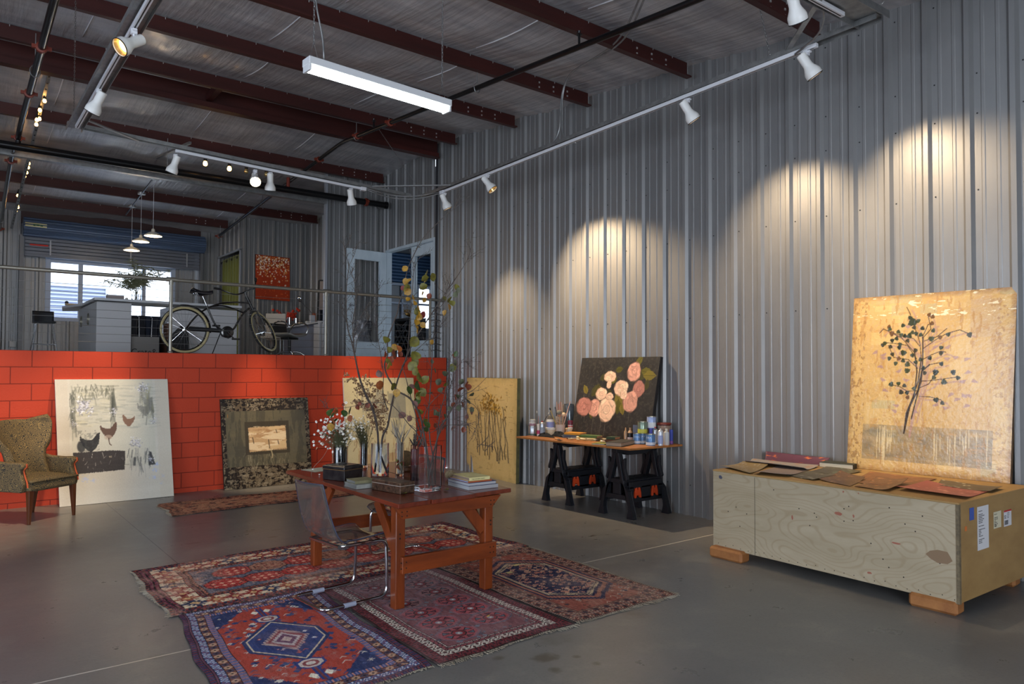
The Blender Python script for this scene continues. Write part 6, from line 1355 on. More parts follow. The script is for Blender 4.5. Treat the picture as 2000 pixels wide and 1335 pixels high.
# daisies
M_pet = mat('white_petal', C(232,232,230), .6); M_eye = mat('yellow_eye', C(176,150,60), .7)
def bouquet(label, V, d, h0, pts, seed, fs, nfill, spread):
    nfill = int(nfill*1.8)
    q2 = random.Random(seed); t = thing('flower_bouquet', label, 'flowers', V); ms = MB(); mf = MB()
    for px, py in pts:
        p = dep(px, py, d+q2.uniform(-.09, .09)); a = q2.uniform(0, 6.28); r = .02*spread; base = V+Vector((r*math.cos(a), r*math.sin(a), h0-.12)); neck = V+Vector((r*1.6*math.cos(a+.8), r*1.6*math.sin(a+.8), h0))
        ms.tube(smoothp([base, neck, (neck+p)/2+Vector((q2.gauss(0,.01), q2.gauss(0,.01), .015)), p], 3), .0012, 4)
        n = (Vector((-.5,-.7,q2.uniform(-.1,.9)))+Vector((q2.gauss(0,.4), q2.gauss(0,.4), q2.gauss(0,.3)))).normalized(); m = T(*p) @ n.to_track_quat('Z', 'Y').to_matrix().to_4x4(); s = fs*q2.uniform(.7, 1.15)
        mf.cm = 0; k = 10; vs = [m @ Vector((0,0,-.001))]
        for j in range(k*2): rr_ = s*(1 if j % 2 == 0 else .72); vs.append(m @ Vector((rr_*math.cos(PI*j/k), rr_*math.sin(PI*j/k), s*.22)))
        mf.add(vs, [(0, 1+j, 1+(j+1) % (2*k)) for j in range(2*k)]); mf.cm = 1; mf.sphere(m @ Vector((0,0,s*.12)), s*.33, 6, 4)
    for i in range(nfill):
        a = q2.uniform(0, 6.28); r = .03*spread*math.sqrt(q2.random()); b_ = V+Vector((r*math.cos(a)*.7, r*math.sin(a)*.7, h0-.1)); e = V+Vector((r*3.2*math.cos(a)+q2.gauss(0,.02), r*3.2*math.sin(a)+q2.gauss(0,.02), h0+q2.uniform(.02,.20))); ms.tube([b_, (b_+e)/2, e], [.0014,.0012,.0007], 4)
        if i % 2: leaf_at(ms, e, .02, q2, 0, False, .35)
    ms.build('stems', M_stem, t, smooth=60); o = mf.build('blooms', [M_pet, M_eye], t); o['kind'] = 'stuff'; return t, ms
q = random.Random(77); pts = []
while len(pts) < 150:
    x = q.gauss(660, 20); y = q.gauss(842, 17)
    if 612 < x < 700 and 808 < y < 876 and not (x < 632 and y < 822): pts.append((x, y))
pts += [(614,848),(622,842),(612,862),(627,866),(631,868),(636,872),(627,820),(634,824),(635,835),(640,818),(650,812),(676,786),(674,814),(645,875),(649,882),(624,862)]
bouquet('bunch of small white daisies in the stout glass vase', V1, d1_, .225, pts, 5, .0125, 60, 1.5)
t = thing('fallen_daisy_sprig', 'single daisy sprig trailing down onto the far left of the table', 'flowers', at(615, 925, 2, TT)); mb = MB()
P = smoothp([dep(643,872,d1_-.05), dep(630,893,d1_-.25), dep(612,913,d1_-.32), dep(608,926,d1_-.36), dep(612,931,d1_-.40), dep(622,929,d1_-.4)]); mb.tube(P, .0015, 5); mb.build('stem', M_bark2, t)
mb = MB()
for px, py in ((624,926),(615,931),(611,916)): mb.sphere(dep(px, py, d1_-.40), .009, 8, 5, (1,1,.6))
mb.build('blooms', M_pet, t)
q = random.Random(78); pts = []
while len(pts) < 90:
    x = q.gauss(700, 13); y = q.gauss(834, 14)
    if 672 < x < 728 and 808 < y < 862: pts.append((x, y))
bouquet('loose bunch of tiny cream flowers in the narrow dark vase', V2, d2_, .24, pts, 6, .0075, 60, .8)
# things tucked between the vases
mb = MB(); q = random.Random(3); p = V4+Vector((-.02,-.16,.0))
t = thing('dried_flower_head', 'dried green and orange flower head leaning between the slim vases', 'dried flower', V4+Vector((0,-.1,0))); mb = MB()
for k in range(9): leaf_at(mb, dep(777+q.gauss(0,5), 905+q.gauss(0,4), d5+.05), .035, q, q.choice((1,4,2,3)), False)
mb.build('petals', LC, t, smooth=180); MB().tube([dep(778,906,d5+.05), Vector((3.03,5.33,TT+.002))], .002, 5).build('stem', M_bark, t)
for px, py, s, mi, lb in ((790,965,.045,1,'curled yellow-green leaf lying in front of the rusty tin box'),(733,947,.04,2,'orange dried leaf lying left of the rusty tin box'),(720,951,.03,0,'small tan leaf near the table edge left of the tin box'),(872,958,.045,1,'yellow-green leaf lying in front of the book stack')):
    mb = MB(); p = at(px, py, 2, TT); q = random.Random(px); x = Vector((math.cos(px), math.sin(px), .12)); y = Vector((-x.y, x.x, .1))
    pr_ = [(0,0),(.15,.30),(.42,.46),(.75,.34),(1.0,.0),(.75,-.34),(.42,-.46),(.15,-.30)]; vs = [p+x*(a-.5)*s+y*b*s+Vector((0,0,.003+.35*s*b*b*2+.006)) for a, b in pr_]; mb.add(vs+[p+Vector((0,0,.004))], [(i, (i+1) % 8, 8) for i in range(8)]); tag(mb.build('fallen_leaf', LC[mi], smooth=180), lb, 'leaf')

# ================================================================ THINGS ON THE PAINT TABLE
def cyl(label, name, cat, px, base, wpx, hpx, parts, z0=PT, group=None, back=0.0):
    """parts: list of (part name, material, profile as (r fraction, height fraction) pairs)"""
    p = at(px, base, 2, z0); d = (p-CAMP).dot(fw); r = wpx*.5*d/FPX; h = hpx*d/FPX; hd = Vector((p.x, p.y-0, 0)).normalized(); p = p+hd*(r+back); p.z = z0+.0008
    
    if p.x > 6.775-r: p = p-hd*((p.x-6.775+r)/hd.x); p.z = z0+.0008
    t = thing(name, label, cat, p, group)
    for pn, m_, prof in parts: MB().lathe([(max(a*r, 1e-5), b*h) for a, b in prof], 22, T(*p)).build(pn, m_, t, smooth=35)
    return t, p, r, h
M_silver = mat('silver_can', C(170,174,180), .3, .8); M_white = mat('white_plastic', C(206,200,190), .45); M_cream = mat('cream_plastic', C(206,182,150), .5); M_steel = mat('tin_rim', C(150,146,130), .3, .9)
M_lab = mat('pale_label', C(190,196,206), .5); M_bcan = mat('steel_blue_can_label', C(88,124,168), .35, .3); M_grn = mat('green_label', C(30,74,54), .5); M_mag = mat('magenta_label', C(176,52,92), .5); M_maroon = mat('maroon_cap', C(100,28,48), .4)
can = lambda m1, m2=None, lo=.30: [('can_body', m1, [(0,0),(.97,0),(1,.03),(1,.95),(.97,.97)]), ('rim', M_steel, [(.97,.955),(1.03,.955),(1.03,1.0),(.95,1.0),(.93,.96),(0,.96)])]+([('label_band', m2, [(1.005,.05),(1.012,.05),(1.012,lo),(1.005,lo)])] if m2 else [])
cyl('silver and green paint can at the far left end of the paint table', 'paint_can', 'paint can', 1040, 851, 16, 19.5, can(M_silver)+[('label_band', M_grn, [(1.005,.1),(1.015,.1),(1.015,.2),(1.005,.2)])])
t_, p_, r_, h_ = cyl('small white lidded jar standing on the silver and green can', 'jar', 'jar', 1040, 851, 12.5, 15, [('jar_body', M_white, [(0,0),(.98,0),(1,.05),(1,.6)]), ('lid', mat('grey_lid', C(180,176,168), .5), [(1,.6),(.92,.62),(.92,.98),(.85,1),(0,1)]), ('label_band', mat('jar_label', C(150,110,120), .6), [(1.01,.15),(1.015,.15),(1.015,.5),(1.01,.5)])], z0=PT, back=.018)
for o in [t_]: o.location.z = PT+.112
cyl('slim white tube bottle with a magenta band', 'bottle', 'bottle', 1051.5, 852, 5.5, 24, [('bottle_body', M_white, [(0,0),(1,0),(1,1),(.8,1),(0,1)]), ('label_band', M_mag, [(1.02,.2),(1.05,.2),(1.05,.5),(1.02,.5)])])
spray = lambda body, cap, lab=None: [('can_body', body, [(0,0),(1,0),(1,.82),(.98,.83),(.75,.88),(.35,.92),(.33,.93)]), ('nozzle', cap, [(.3,.92),(.3,1.0),(0,1.0)])]+([('label_band', lab, [(1.01,.1),(1.02,.1),(1.02,.6),(1.01,.6)])] if lab else [])
M_redp = mat('red_plastic', C(180,40,36), .4)
cyl('silver spray can with a red nozzle in the left group of the paint table', 'spray_can', 'spray can', 1059, 852, 10.5, 30, spray(M_silver, M_redp, mat('grey_label', C(140,150,160), .5)))
cyl('squat cream tub with a wide lid under the white bottle', 'tub', 'tub', 1075.5, 851.5, 21, 16.5, [('tub_body', M_cream, [(0,0),(.88,0),(.96,.75)]), ('lid', M_white, [(1,.76),(1.0,.98),(.9,1),(0,1)])])
t_, p_, r_, h_ = cyl('white plastic bottle with a blue printed label standing on the cream tub', 'bottle', 'bottle', 1074.5, 851.5, 15, 34, [('bottle_body', M_white, [(0,0),(.98,0),(1,.04),(1,.48),(.8,.56)]), ('clear_shoulder', mat('smoky_plastic', C(90,86,80), .3), [(.85,.55),(.5,.72),(.22,.78),(.12,.98),(0,1)]), ('label_band', mat('blue_grey_label', C(130,136,180), .5), [(1.01,.06),(1.02,.06),(1.02,.4),(1.01,.4)])], back=.02); t_.location.z = PT+.094
t_, p_, r_, h_ = cyl('off-white tapered bucket full of brushes', 'brush_pot', 'brush pot', 1094.5, 852, 19, 22.5, [('pot_wall', mat('pinkish_white_plastic', C(190,170,156), .5), [(0,0),(.80,0),(1,1),(.96,1),(.78,.03)])]); BP = p_.copy()
t2, p2, r2, h2 = cyl('clear patterned container of brushes behind the off-white bucket', 'brush_pot', 'brush pot', 1093, 850, 17, 36, [('pot_wall', mat('grey_brown_container', C(128,112,94), .5, var=C(190,184,176), vs_=(60,60,60), vfac=.5), [(0,0),(.95,0),(1,1),(.95,1),(.93,.03)])], back=.10)
cyl('small cream tub right of the brush bucket', 'tub', 'tub', 1111, 851, 14, 15, [('tub_body', M_cream, [(0,0),(.9,0),(.95,.8)]), ('lid', M_cream, [(1,.8),(1,.98),(.95,1),(0,1)])])
t_, p_, r_, h_ = cyl('white spray can with a maroon cap standing on the small cream tub', 'spray_can', 'spray can', 1114, 851, 9.5, 17, [('can_body', M_white, [(0,0),(1,0),(1,.5)]), ('cap', M_maroon, [(1.02,.5),(1.02,.95),(.9,1),(0,1)]), ('label_band', M_redp, [(1.01,.28),(1.03,.28),(1.03,.4),(1.01,.4)])], back=.01); t_.location.z = PT+.086
cyl('tall dark glass jar beside the rose painting', 'glass_jar', 'jar', 1111, 845, 22, 57, [('jar_wall', mat('dark_glass_jar', C(56,60,60), .12, .3, var=C(110,120,130), vs_=(20,20,6), vfac=.5), [(0,0),(.95,0),(1,.03),(1,.92),(.9,.97),(.9,1),(.85,1),(.85,.9),(.9,.1),(0,.05)])], back=.12)
# brushes
M_wood = mat('brush_wood', C(196,150,104), .5); M_br = [M_wood, mat('orange_handle', C(190,96,50), .5), mat('black_handle', C(30,30,30), .4), mat('yellow_handle', C(190,160,40), .4), mat('pink_wood', C(206,160,140), .5)]
def brush(label, tippx, base, r, m, head=None, group='brushes in pots', hd=(.012,.03)):
    a = Vector(base); d = (a-CAMP).dot(fw); b = dep(tippx[0], tippx[1], d+.02); t = thing('paint_brush', label, 'brush', a, group)
    MB().tube([a, (a+b)/2, b], [r*.8, r, r*.7], 7).build('handle', m, t, smooth=60)
    if head:
        v = (b-a).normalized(); MB().tube([b-v*.005, b+v*hd[1]*.5, b+v*hd[1]], [r*.8, hd[0], hd[0]*.3], 8).build('bristles', head, t, smooth=60)
for i, (tx, ty, m_, hd_) in enumerate([(1087,784,4,None),(1091,788,1,None),(1094,784,1,None),(1097,785,4,None),(1100,789,0,None),(1085,798,2,mat('grey_bristle', C(90,90,90), .8)),(1108,802,0,None)]):
    brush(['pale flat stick brush, leftmost of those rising above the pots', 'orange handled brush left of centre above the pots', 'tall orange handled brush above the pots', 'pink wooden brush handle above the pots', 'short wooden handle at the right above the pots', 'dark brush leaning left out of the pots', 'brush handle leaning right above the pots'][i], (tx, ty), (p2.x+.004*(i-3), p2.y-.003*i, PT+.02), .0055, M_br[m_], hd_)
brush('long pink brush handle slanting right towards the rose painting', (1114,783), (BP.x+.01, BP.y, PT+.03), .006, mat('pink_wood', C(206,160,140), .5))
brush('yellow and black brush slanting left out of the bucket', (1075,800), (BP.x-.01, BP.y, PT+.03), .004, mat('yellow_handle', C(190,160,40), .4), mat('black_bristle', C(26,26,26), .8))
for px, py, m_, s, lb in ((1092,805,mat('grey_felt', C(120,116,104), .9),.036,'round grey felt brush head above the bucket'),(1101,809,M_cream,.030,'peach coloured dauber head above the bucket')):
    a = dep(px, py, (BP-CAMP).dot(fw)+.02); tt = thing('round_brush', lb, 'brush', a, 'brushes in pots'); MB().sphere(a, s, 14, 8, (1,1,.9)).build('head', m_, tt, smooth=180); MB().tube([a, (BP.x, BP.y, PT+.03)], .005, 6).build('handle', M_wood, tt)
t_, p_, r_, h_ = cyl('small dark jar holding two thin brushes between the left cans', 'brush_pot', 'brush pot', 1050, 849, 8, 14, [('pot_wall', mat('dark_pot', C(50,46,44), .5), [(0,0),(.9,0),(1,1),(.9,1),(.85,.1)])], back=.02)
for i, (tx, ty) in enumerate(((1048.6,806),(1052,812),(1068,812),(1071,808))): brush(['thin brush with a white tip standing left in the small jar', 'thin red-brown brush in the small jar', 'dark brush leaning right from the small jar', 'grey bristled brush leaning right behind the spray can'][i], (tx, ty), (p_.x, p_.y, PT+.02), .003, M_br[(2,1,2,2)[i]], mat('white_bristle', C(200,196,186), .8) if i in (0, 3) else None, hd=(.006,.03))
# rags
def rag(label, px, py, w_, d_, h_, seed):
    q = random.Random(seed); p = at(px, py, 2, PT); ph = [q.uniform(0, 6) for _ in range(6)]
    def fn(u, v):
        a = u*2*PI; r = v*(1+.18*math.sin(3*a+ph[0])+.1*math.sin(5*a+ph[1])); z = h_*(1-v*v)*(1+.35*math.sin(4*a+ph[2])*v+.3*math.sin(9*u*3+ph[3]))+.003; return (p.x+math.cos(a)*r*w_, p.y+math.sin(a)*r*d_, PT+max(.002, z))
    return tag(MB().grid(fn, 40, 12).build('rag', mat('black_rag', C(26,26,28), .95), smooth=180), label, 'rag', None)
rag('black crumpled rag in front of the left cans', 1063, 852, .07, .19, .040, 1); rag('black crumpled rag in front of the brush bucket', 1092, 852, .07, .17, .05, 4)
# paint tubes
M_tubeb = [mat('white_paint_tube', C(200,196,190), .4, .3), mat('grey_paint_tube', C(150,150,150), .35, .5), mat('cream_paint_tube', C(206,196,160), .4, .2)]; M_tc = [M_redp, mat('ochre_cap', C(190,140,40), .5), mat('black_cap', C(30,30,30), .5), M_white, mat('brown_cap', C(110,50,30), .5)]
q = random.Random(10); tubelab = ['topmost','leftmost','near left','small','crumpled','half used','capped','curled','flattened','rightmost','short','near right','pale','rolled']
for i in range(26):
    px = q.uniform(1100, 1178); py = 857+q.uniform(-4, 5)+(px-1140)*.02; p = at(px, py, 2, PT); a = q.uniform(0, 180)
    t = thing('paint_tube', 'small metal tube of oil paint lying in the heap on the plywood board', 'paint tube', p, 'paint tubes in the heap'); m = T(p.x, p.y, PT+.010+.007*(i % 3)) @ Rot('Z', a); l = q.uniform(.035, .065); vs = []
    for k in range(6):
        f = k/5
        for j in range(8): an = 2*PI*j/8; vs.append(m @ Vector((-l+f*2*l*.8, math.cos(an)*(.013+.003*(1-f)), math.sin(an)*(.001+.009*f))))
    mb = MB(); mb.add(vs, [(k*8+j, k*8+(j+1) % 8, (k+1)*8+(j+1) % 8, (k+1)*8+j) for k in range(5) for j in range(8)]+[tuple(range(8)), tuple(range(47, 39, -1))]); mb.build('tube_body', M_tubeb[i % 3], t, smooth=60)
    MB().lathe([(.006,0),(.006,.014),(.0001,.014)], 10, m @ T(l*.6, 0, 0) @ Rot('Y', 90)).build('cap', M_tc[i % 5], t, smooth=40)
p = at(1087, 858, 2, PT); t = thing('spatula', 'wooden handled scraper lying at the front edge of the plywood board', 'tool', p); m = T(p.x, p.y, PT+.008) @ Rot('Z', 68)
MB().lathe([(.0001,-.07),(.011,-.065),(.009,0),(.012,.05),(.006,.06)], 10, m @ Rot('Y', 90)).build('handle', M_wood, t, smooth=60); MB().box(-.18, -.06, -.018, .018, -.002, 0, m).build('blade', mat('dark_blade', C(50,40,34), .4, .5), t)
# books and palette on the plywood board
def pbook(label, Fp, Lp_, Rp_, z0, h, cover, pages, **k): F, L_, R_ = sq(*foot(Fp, Lp_, Rp_, PT)); return qbook(label, F, L_, R_, z0, h, cover, pages, **k), (F, L_, R_)
Mtan = mat('tan_pages', C(170,128,96), .8)
def qb2(label, p, lx, ly, rz, z0, h, cover, pages=Mtan, title=None, tm=None):
    e = Vector((math.cos(R(rz)), math.sin(R(rz)), 0)); n = Vector((-e.y, e.x, 0)); F = Vector((p.x, p.y, z0)); return qbook(label, F, F+n*ly, F+e*lx, z0, h, cover, pages, title=title, tm=tm)
p = at(1160, 852, 2, PT); Mgb = mat('blue_grey_cloth', C(84,92,100), .7)
qb2('blue-grey lettered book under the yellow one, left under the rose painting', Vector((6.22,6.90,PT)), .25, .17, -76, PT+.001, .042, Mgb, title='WHISTLER', tm=mat('dark_blue_ink', C(40,50,80), .6))
qb2('yellow book on top of the blue-grey one', Vector((6.23,6.88,PT)), .24, .16, -74, PT+.0435, .026, mat('mustard_cloth', C(190,132,40), .6))
qb2('cream spined book under the green one, centre under the rose painting', Vector((6.16,6.58,PT)), .27, .17, -72, PT+.001, .034, mat('cream_cloth', C(206,176,116), .6))
qb2('green book on top of the cream spined one', Vector((6.18,6.55,PT)), .25, .15, -74, PT+.0355, .026, mat('green_cloth', C(70,98,48), .6))
qb2('brown book at the right end of the row below the rose painting', Vector((6.27,6.19,PT)), .13, .14, -76, PT+.001, .030, mat('brown_cloth', C(84,56,36), .6))
qb2('dark green book on top of the brown one', Vector((6.28,6.18,PT)), .12, .13, -76, PT+.0315, .030, mat('dark_green_cloth', C(40,64,44), .6))
F, L_, R_ = sq(*foot((1213.5,872.5), (1191.5,869.5), (1243,866), PT)); qbook('thick black-covered book with pale pages at the near corner of the board', F, L_, R_, PT+.001, .044, mat('black_cover', C(34,36,38), .6), mat('pale_brown_pages', C(150,132,112), .8), None)
F, L_, R_ = sq(*foot((1181,869), (1165,866.5), (1194,865.5), PT)); qbook('thin dark green booklet with yellow print at the front edge of the board', F, L_, R_, PT+.001, .012, mat('booklet_green', C(36,66,40), .5, var=C(150,150,60), vs_=(20,20,20), vfac=.3), M_pg, None)
p = at(1182, 861, 2, PT); tag(MB().lathe([(.0001,0),(.05,0),(.085,.012),(.087,.014),(.05,.004),(.0001,.004)], 24, T(p.x, p.y, PT+.013) @ Matrix.Diagonal((.8,1.2,1,1))).build('palette_dish', mat('paint_smeared_dish', C(178,176,160), .4, var=C(140,130,90), vs_=(30,30,30), vfac=.6), smooth=60), 'shallow pale dish smeared with paint behind the green booklet', 'dish')
# right group
cyl('clear squeeze bottle of tan liquid, leftmost of the right group', 'bottle', 'bottle', 1222, 861, 6.5, 26, [('bottle_body', mat('tan_liquid', C(170,140,110), .2, coat=.5), [(0,0),(1,0),(1,.7),(.4,.82)]), ('cap', M_wood, [(.42,.8),(.3,1),(0,1)])])
t_, *_ = cyl('dark labelled bottle with a red cap in the right group', 'bottle', 'bottle', 1231, 861.5, 11.5, 26, [('bottle_body', mat('dark_label', C(30,28,34), .4), [(0,0),(1,0),(1,.55),(.9,.62)]), ('cap', mat('tan_cap', C(180,150,120), .4), [(.9,.62),(.6,.75),(.35,.8),(.35,1),(0,1)]), ('label_band', mat('white_label', C(200,196,200), .5), [(1.01,.06),(1.03,.06),(1.03,.3),(1.01,.3)])]); 
cyl('orange bottle standing against the rose painting behind the dark one', 'bottle', 'bottle', 1234.5, 856, 5, 27, [('bottle_body', mat('amber_plastic', C(180,116,40), .3), [(0,0),(1,0),(1,.8),(.5,.9),(.5,1),(0,1)])], back=.06)
M_btx = mat('white_print', C(206,212,220), .5)
def lettered(t_, p_, r_, h_, body, a0, z, s, m_=M_btx):
    k = len(body)
    for i, chh in enumerate(body):
        if chh == ' ': continue
        a = a0+(i-(k-1)/2)*s*.72/r_; n = Vector((math.cos(a), math.sin(a), 0)); x = Vector((-n.y, n.x, 0)); text(chh, s, frame(p_+n*r_*1.02+Vector((0,0,z)), x, (0,0,1)), m_, t_, 'can_lettering', align='CENTER')
vd = lambda p: math.atan2(CAMP.y-p.y, CAMP.x-p.x)
A_ = cyl('steel-blue paint can, left of the three lower blue cans', 'paint_can', 'paint can', 1244.5, 867, 15.5, 20.5, can(M_bcan, M_lab), back=.0)
B2 = cyl('steel-blue paint can in the middle of the three lower blue cans', 'paint_can', 'paint can', 1255, 867.5, 15.5, 20.5, can(M_bcan, M_lab), back=.055)
C_ = cyl('steel-blue paint can, right and nearest of the three lower blue cans', 'paint_can', 'paint can', 1270.5, 870.5, 18, 22.5, can(M_bcan, M_lab))
lettered(*A_, 'OVAL', vd(A_[1]), A_[3]*.62, .026); lettered(*B2, 'ROO', vd(B2[1])-.2, B2[3]*.64, .030); lettered(*C_, 'IRA', vd(C_[1])-.45, C_[3]*.62, .030)
for o_ in (A_, B2, C_): lettered(*o_, '- - -', vd(o_[1]), o_[3]*.15, .012, mat('orange_print', C(190,130,70), .5))
t_, p_, r_, h_ = cyl('yellow and silver paint can stacked on the left blue can', 'paint_can', 'paint can', 1255, 867, 19, 23.5, can(mat('silver_green_can', C(130,146,130), .3, .6), mat('yellow_label', C(186,180,66), .5), .38), back=.035); t_.location.z = PT+.118
t_, p_, r_, h_ = cyl('small violet-blue plastic tub behind the lower blue cans', 'tub', 'tub', 1272, 866.5, 11, 32, [('tub_body', mat('violet_blue_plastic', C(80,84,170), .4), [(0,0),(.8,0),(.9,.8),(1,.85),(1,1),(0,1)])], back=.045)
t_, p_, r_, h_ = cyl('white and blue paint can topmost of the right group', 'paint_can', 'paint can', 1272.5, 866.5, 18, 23, can(mat('white_blue_can', C(150,166,206), .35, .2), mat('white_can_label', C(206,208,212), .5), .5), back=.02); t_.location.z = PT+.181
cyl('silver spray can with a red nozzle right of the blue cans', 'spray_can', 'spray can', 1280, 867.5, 11, 33, spray(M_silver, M_redp, M_lab), back=.05)
cyl('white spray can with a blue mark in the right group', 'spray_can', 'spray can', 1290, 870, 10, 33, spray(mat('white_can_body', C(196,200,208), .3, .3), M_white, mat('blue_mark', C(150,160,200), .4)))
cyl('translucent white jug with a stubby cap', 'jug', 'jug', 1301.5, 869, 12, 32, [('jug_body', mat('translucent_white', C(178,180,182), .4), [(0,0),(.95,0),(1,.04),(1,.68),(.85,.78),(.35,.84)]), ('cap', M_white, [(.42,.84),(.42,.98),(0,1)])])
t_, p_, r_, h_ = cyl('blue and violet cylindrical carton at the right end of the paint table', 'carton', 'carton', 1311, 867, 7, 28, [('carton_body', mat('cobalt_carton', C(58,76,170), .5), [(0,0),(1,0),(1,1),(0,1)]), ('label_band', mat('violet_band', C(130,80,150), .5), [(1.01,.02),(1.03,.02),(1.03,.22),(1.01,.22)])])
t_, p_, r_, h_ = cyl('clear jar with a dark red lid behind the spray cans', 'glass_jar', 'jar', 1297, 858, 25, 38, [('jar_wall', mat('cloudy_jar', C(120,112,108), .25, var=C(150,116,90), vs_=(14,14,14), vfac=.6), [(0,0),(.95,0),(1,.03),(1,.88)]), ('lid', mat('dark_red_lid', C(100,34,22), .5), [(1.06,.9),(1.06,.98),(1,1),(0,1)])], back=.06)
p = at(1240, 858, 2, PT); tag(MB().box(6.50, 6.504, 5.83, 5.95, PT+.001, PT+.21).build('plastic_scraper', mat('slate_plastic', C(90,100,120), .5)), 'slate grey plastic sheet standing behind the yellow can', 'scraper')
# ================================================================ WING CHAIR
M_fab = mat('paisley_fabric', C(60,62,60), .9, bump=.15, bs=(120,120,120), spec=.2)
nt = M_fab.node_tree; N = nt.nodes; L = nt.links; b = N['Principled BSDF']; tc = N.new('ShaderNodeTexCoord')
mp = N.new('ShaderNodeMapping'); mp.inputs['Scale'].default_value = (27, 27, 21); L.new(tc.outputs['Object'], mp.inputs[0])
nz = N.new('ShaderNodeTexNoise'); nz.inputs['Scale'].default_value = .9; nz.inputs['Detail'].default_value = 2; L.new(mp.outputs[0], nz.inputs['Vector'])
va = N.new('ShaderNodeVectorMath'); va.operation = 'ADD'; L.new(mp.outputs[0], va.inputs[0]); L.new(nz.outputs['Color'], va.inputs[1])
vo = N.new('ShaderNodeTexVoronoi'); vo.inputs['Scale'].default_value = 1; L.new(va.outputs[0], vo.inputs['Vector'])
mm = N.new('ShaderNodeMath'); mm.operation = 'MULTIPLY'; mm.inputs[1].default_value = 30; L.new(vo.outputs['Distance'], mm.inputs[0])
ms_ = N.new('ShaderNodeMath'); ms_.operation = 'SINE'; L.new(mm.outputs[0], ms_.inputs[0])
rp = N.new('ShaderNodeValToRGB'); rp.color_ramp.elements[0].position = .35; rp.color_ramp.elements[1].position = .62; rp.color_ramp.elements[0].color = (*C(50,52,52), 1); rp.color_ramp.elements[1].color = (*C(128,110,76), 1)
mr = N.new('ShaderNodeMapRange'); mr.inputs[1].default_value = -1; mr.inputs[2].default_value = 1; L.new(ms_.outputs[0], mr.inputs[0]); L.new(mr.outputs[0], rp.inputs[0]); L.new(rp.outputs[0], b.inputs['Base Color'])
M_walnut = mat('walnut_leg', C(96,54,30), .35, var=C(60,30,18), vs_=(20,20,3), vfac=.8, coat=.3); M_pip = mat('orange_piping', C(176,76,36), .7)
t = thing('wing_armchair', 'wing armchair upholstered in gold and grey paisley in front of the red wall', 'armchair', (0,0,0))
XZ = lambda y: Matrix(((1,0,0,0),(0,0,1,y),(0,1,0,0),(0,0,0,1)))     # local polygon (x,z), extruded along y
YZ = lambda x: Matrix(((0,0,1,x),(1,0,0,0),(0,1,0,0),(0,0,0,1)))
MB().box(-.30, .30, -.02, .56, .345, .455).build('seat_rail', M_fab, t, bevel=.035, seg=4, smooth=60)
sg_ = MB().grid(lambda u, v: ((u-.5)*.56*(1.06-.1*v), -.035+v*.56, .455+.045*(1-abs(2*u-1)**3)*(1-abs(2*v-1)**3)), 14, 14); sg_.build('seat_cushion', M_fab, t, smooth=180, solid=.02)
# back: lofted shell, flared wings curling forward
def backf(u, v):
    z = .40+v*.73; w_ = .27-.06*math.sin(min(1, v/.62)*PI)+.15*max(0, (v-.5)/.5)**.8; w_ *= (1-max(0, v-.86)**2*9); s = (u-.5)*2
    zt = z-(.06*(1-s*s) if v > .9 else 0)*((v-.9)/.1 if v > .9 else 0); x = s*w_; y = .50+.16*v-(.19-.07*max(0, v-.6))*abs(s)**2.6; return (x, y, zt)
MB().grid(backf, 22, 22).build('winged_back', M_fab, t, smooth=180, solid=.075).modifiers.new('b2', 'BEVEL').width = .03
for s in (-1, 1):
    P = [(.04,.345),(.54,.345),(.60,.70),(.40,.665),(.20,.66),(.10,.665),(.045,.66),(.02,.635),(.025,.60),(.055,.595),(.06,.57),(.035,.50),(.01,.44)]
    MB().prism(P if s > 0 else P[::-1], -.040, .040, YZ(s*.315)).build('arm', M_fab, t, bevel=.024, seg=4, smooth=60)
    MB().tube([Vector((s*.315, y, z)) for y, z in ((.01,.655),(.004,.62),(.03,.60),(.045,.575),(.025,.51),(-.002,.455),(-.012,.40))], .009, 8).build('arm_piping', M_pip, t, smooth=60)
    mb = MB()
    for k in range(22):
        f = k/21; y = .006+.03*math.sin(f*PI*1.3); mb.sphere((s*.315-s*.030, y+.002, .645-f*.24), .0042, 6, 4)
    mb.build('nail_trim', M_gold, t)
    mb = MB()
    for (x, y, dx, dy) in ((s*.268, .02, 0, 0),): pass
    def tleg(x, y, dx, dy, top):
        m_ = MB(); a = .027; c_ = .013; m_.add([(x-a, y-a, top), (x+a, y-a, top), (x+a, y+a, top), (x-a, y+a, top), (x+dx-c_, y+dy-c_, .0), (x+dx+c_, y+dy-c_, 0), (x+dx+c_, y+dy+c_, 0), (x+dx-c_, y+dy+c_, 0)], [(0,1,2,3),(7,6,5,4),(0,4,5,1),(1,5,6,2),(2,6,7,3),(3,7,4,0)]); m_.build('leg', M_walnut, t, bevel=.003)
    tleg(s*.268, .015, s*.012, -.012, .36); tleg(s*.24, .52, s*.02, .07, .36)
t.location = (.951, 9.486, 0); t.rotation_euler = (0, 0, R(35.9))

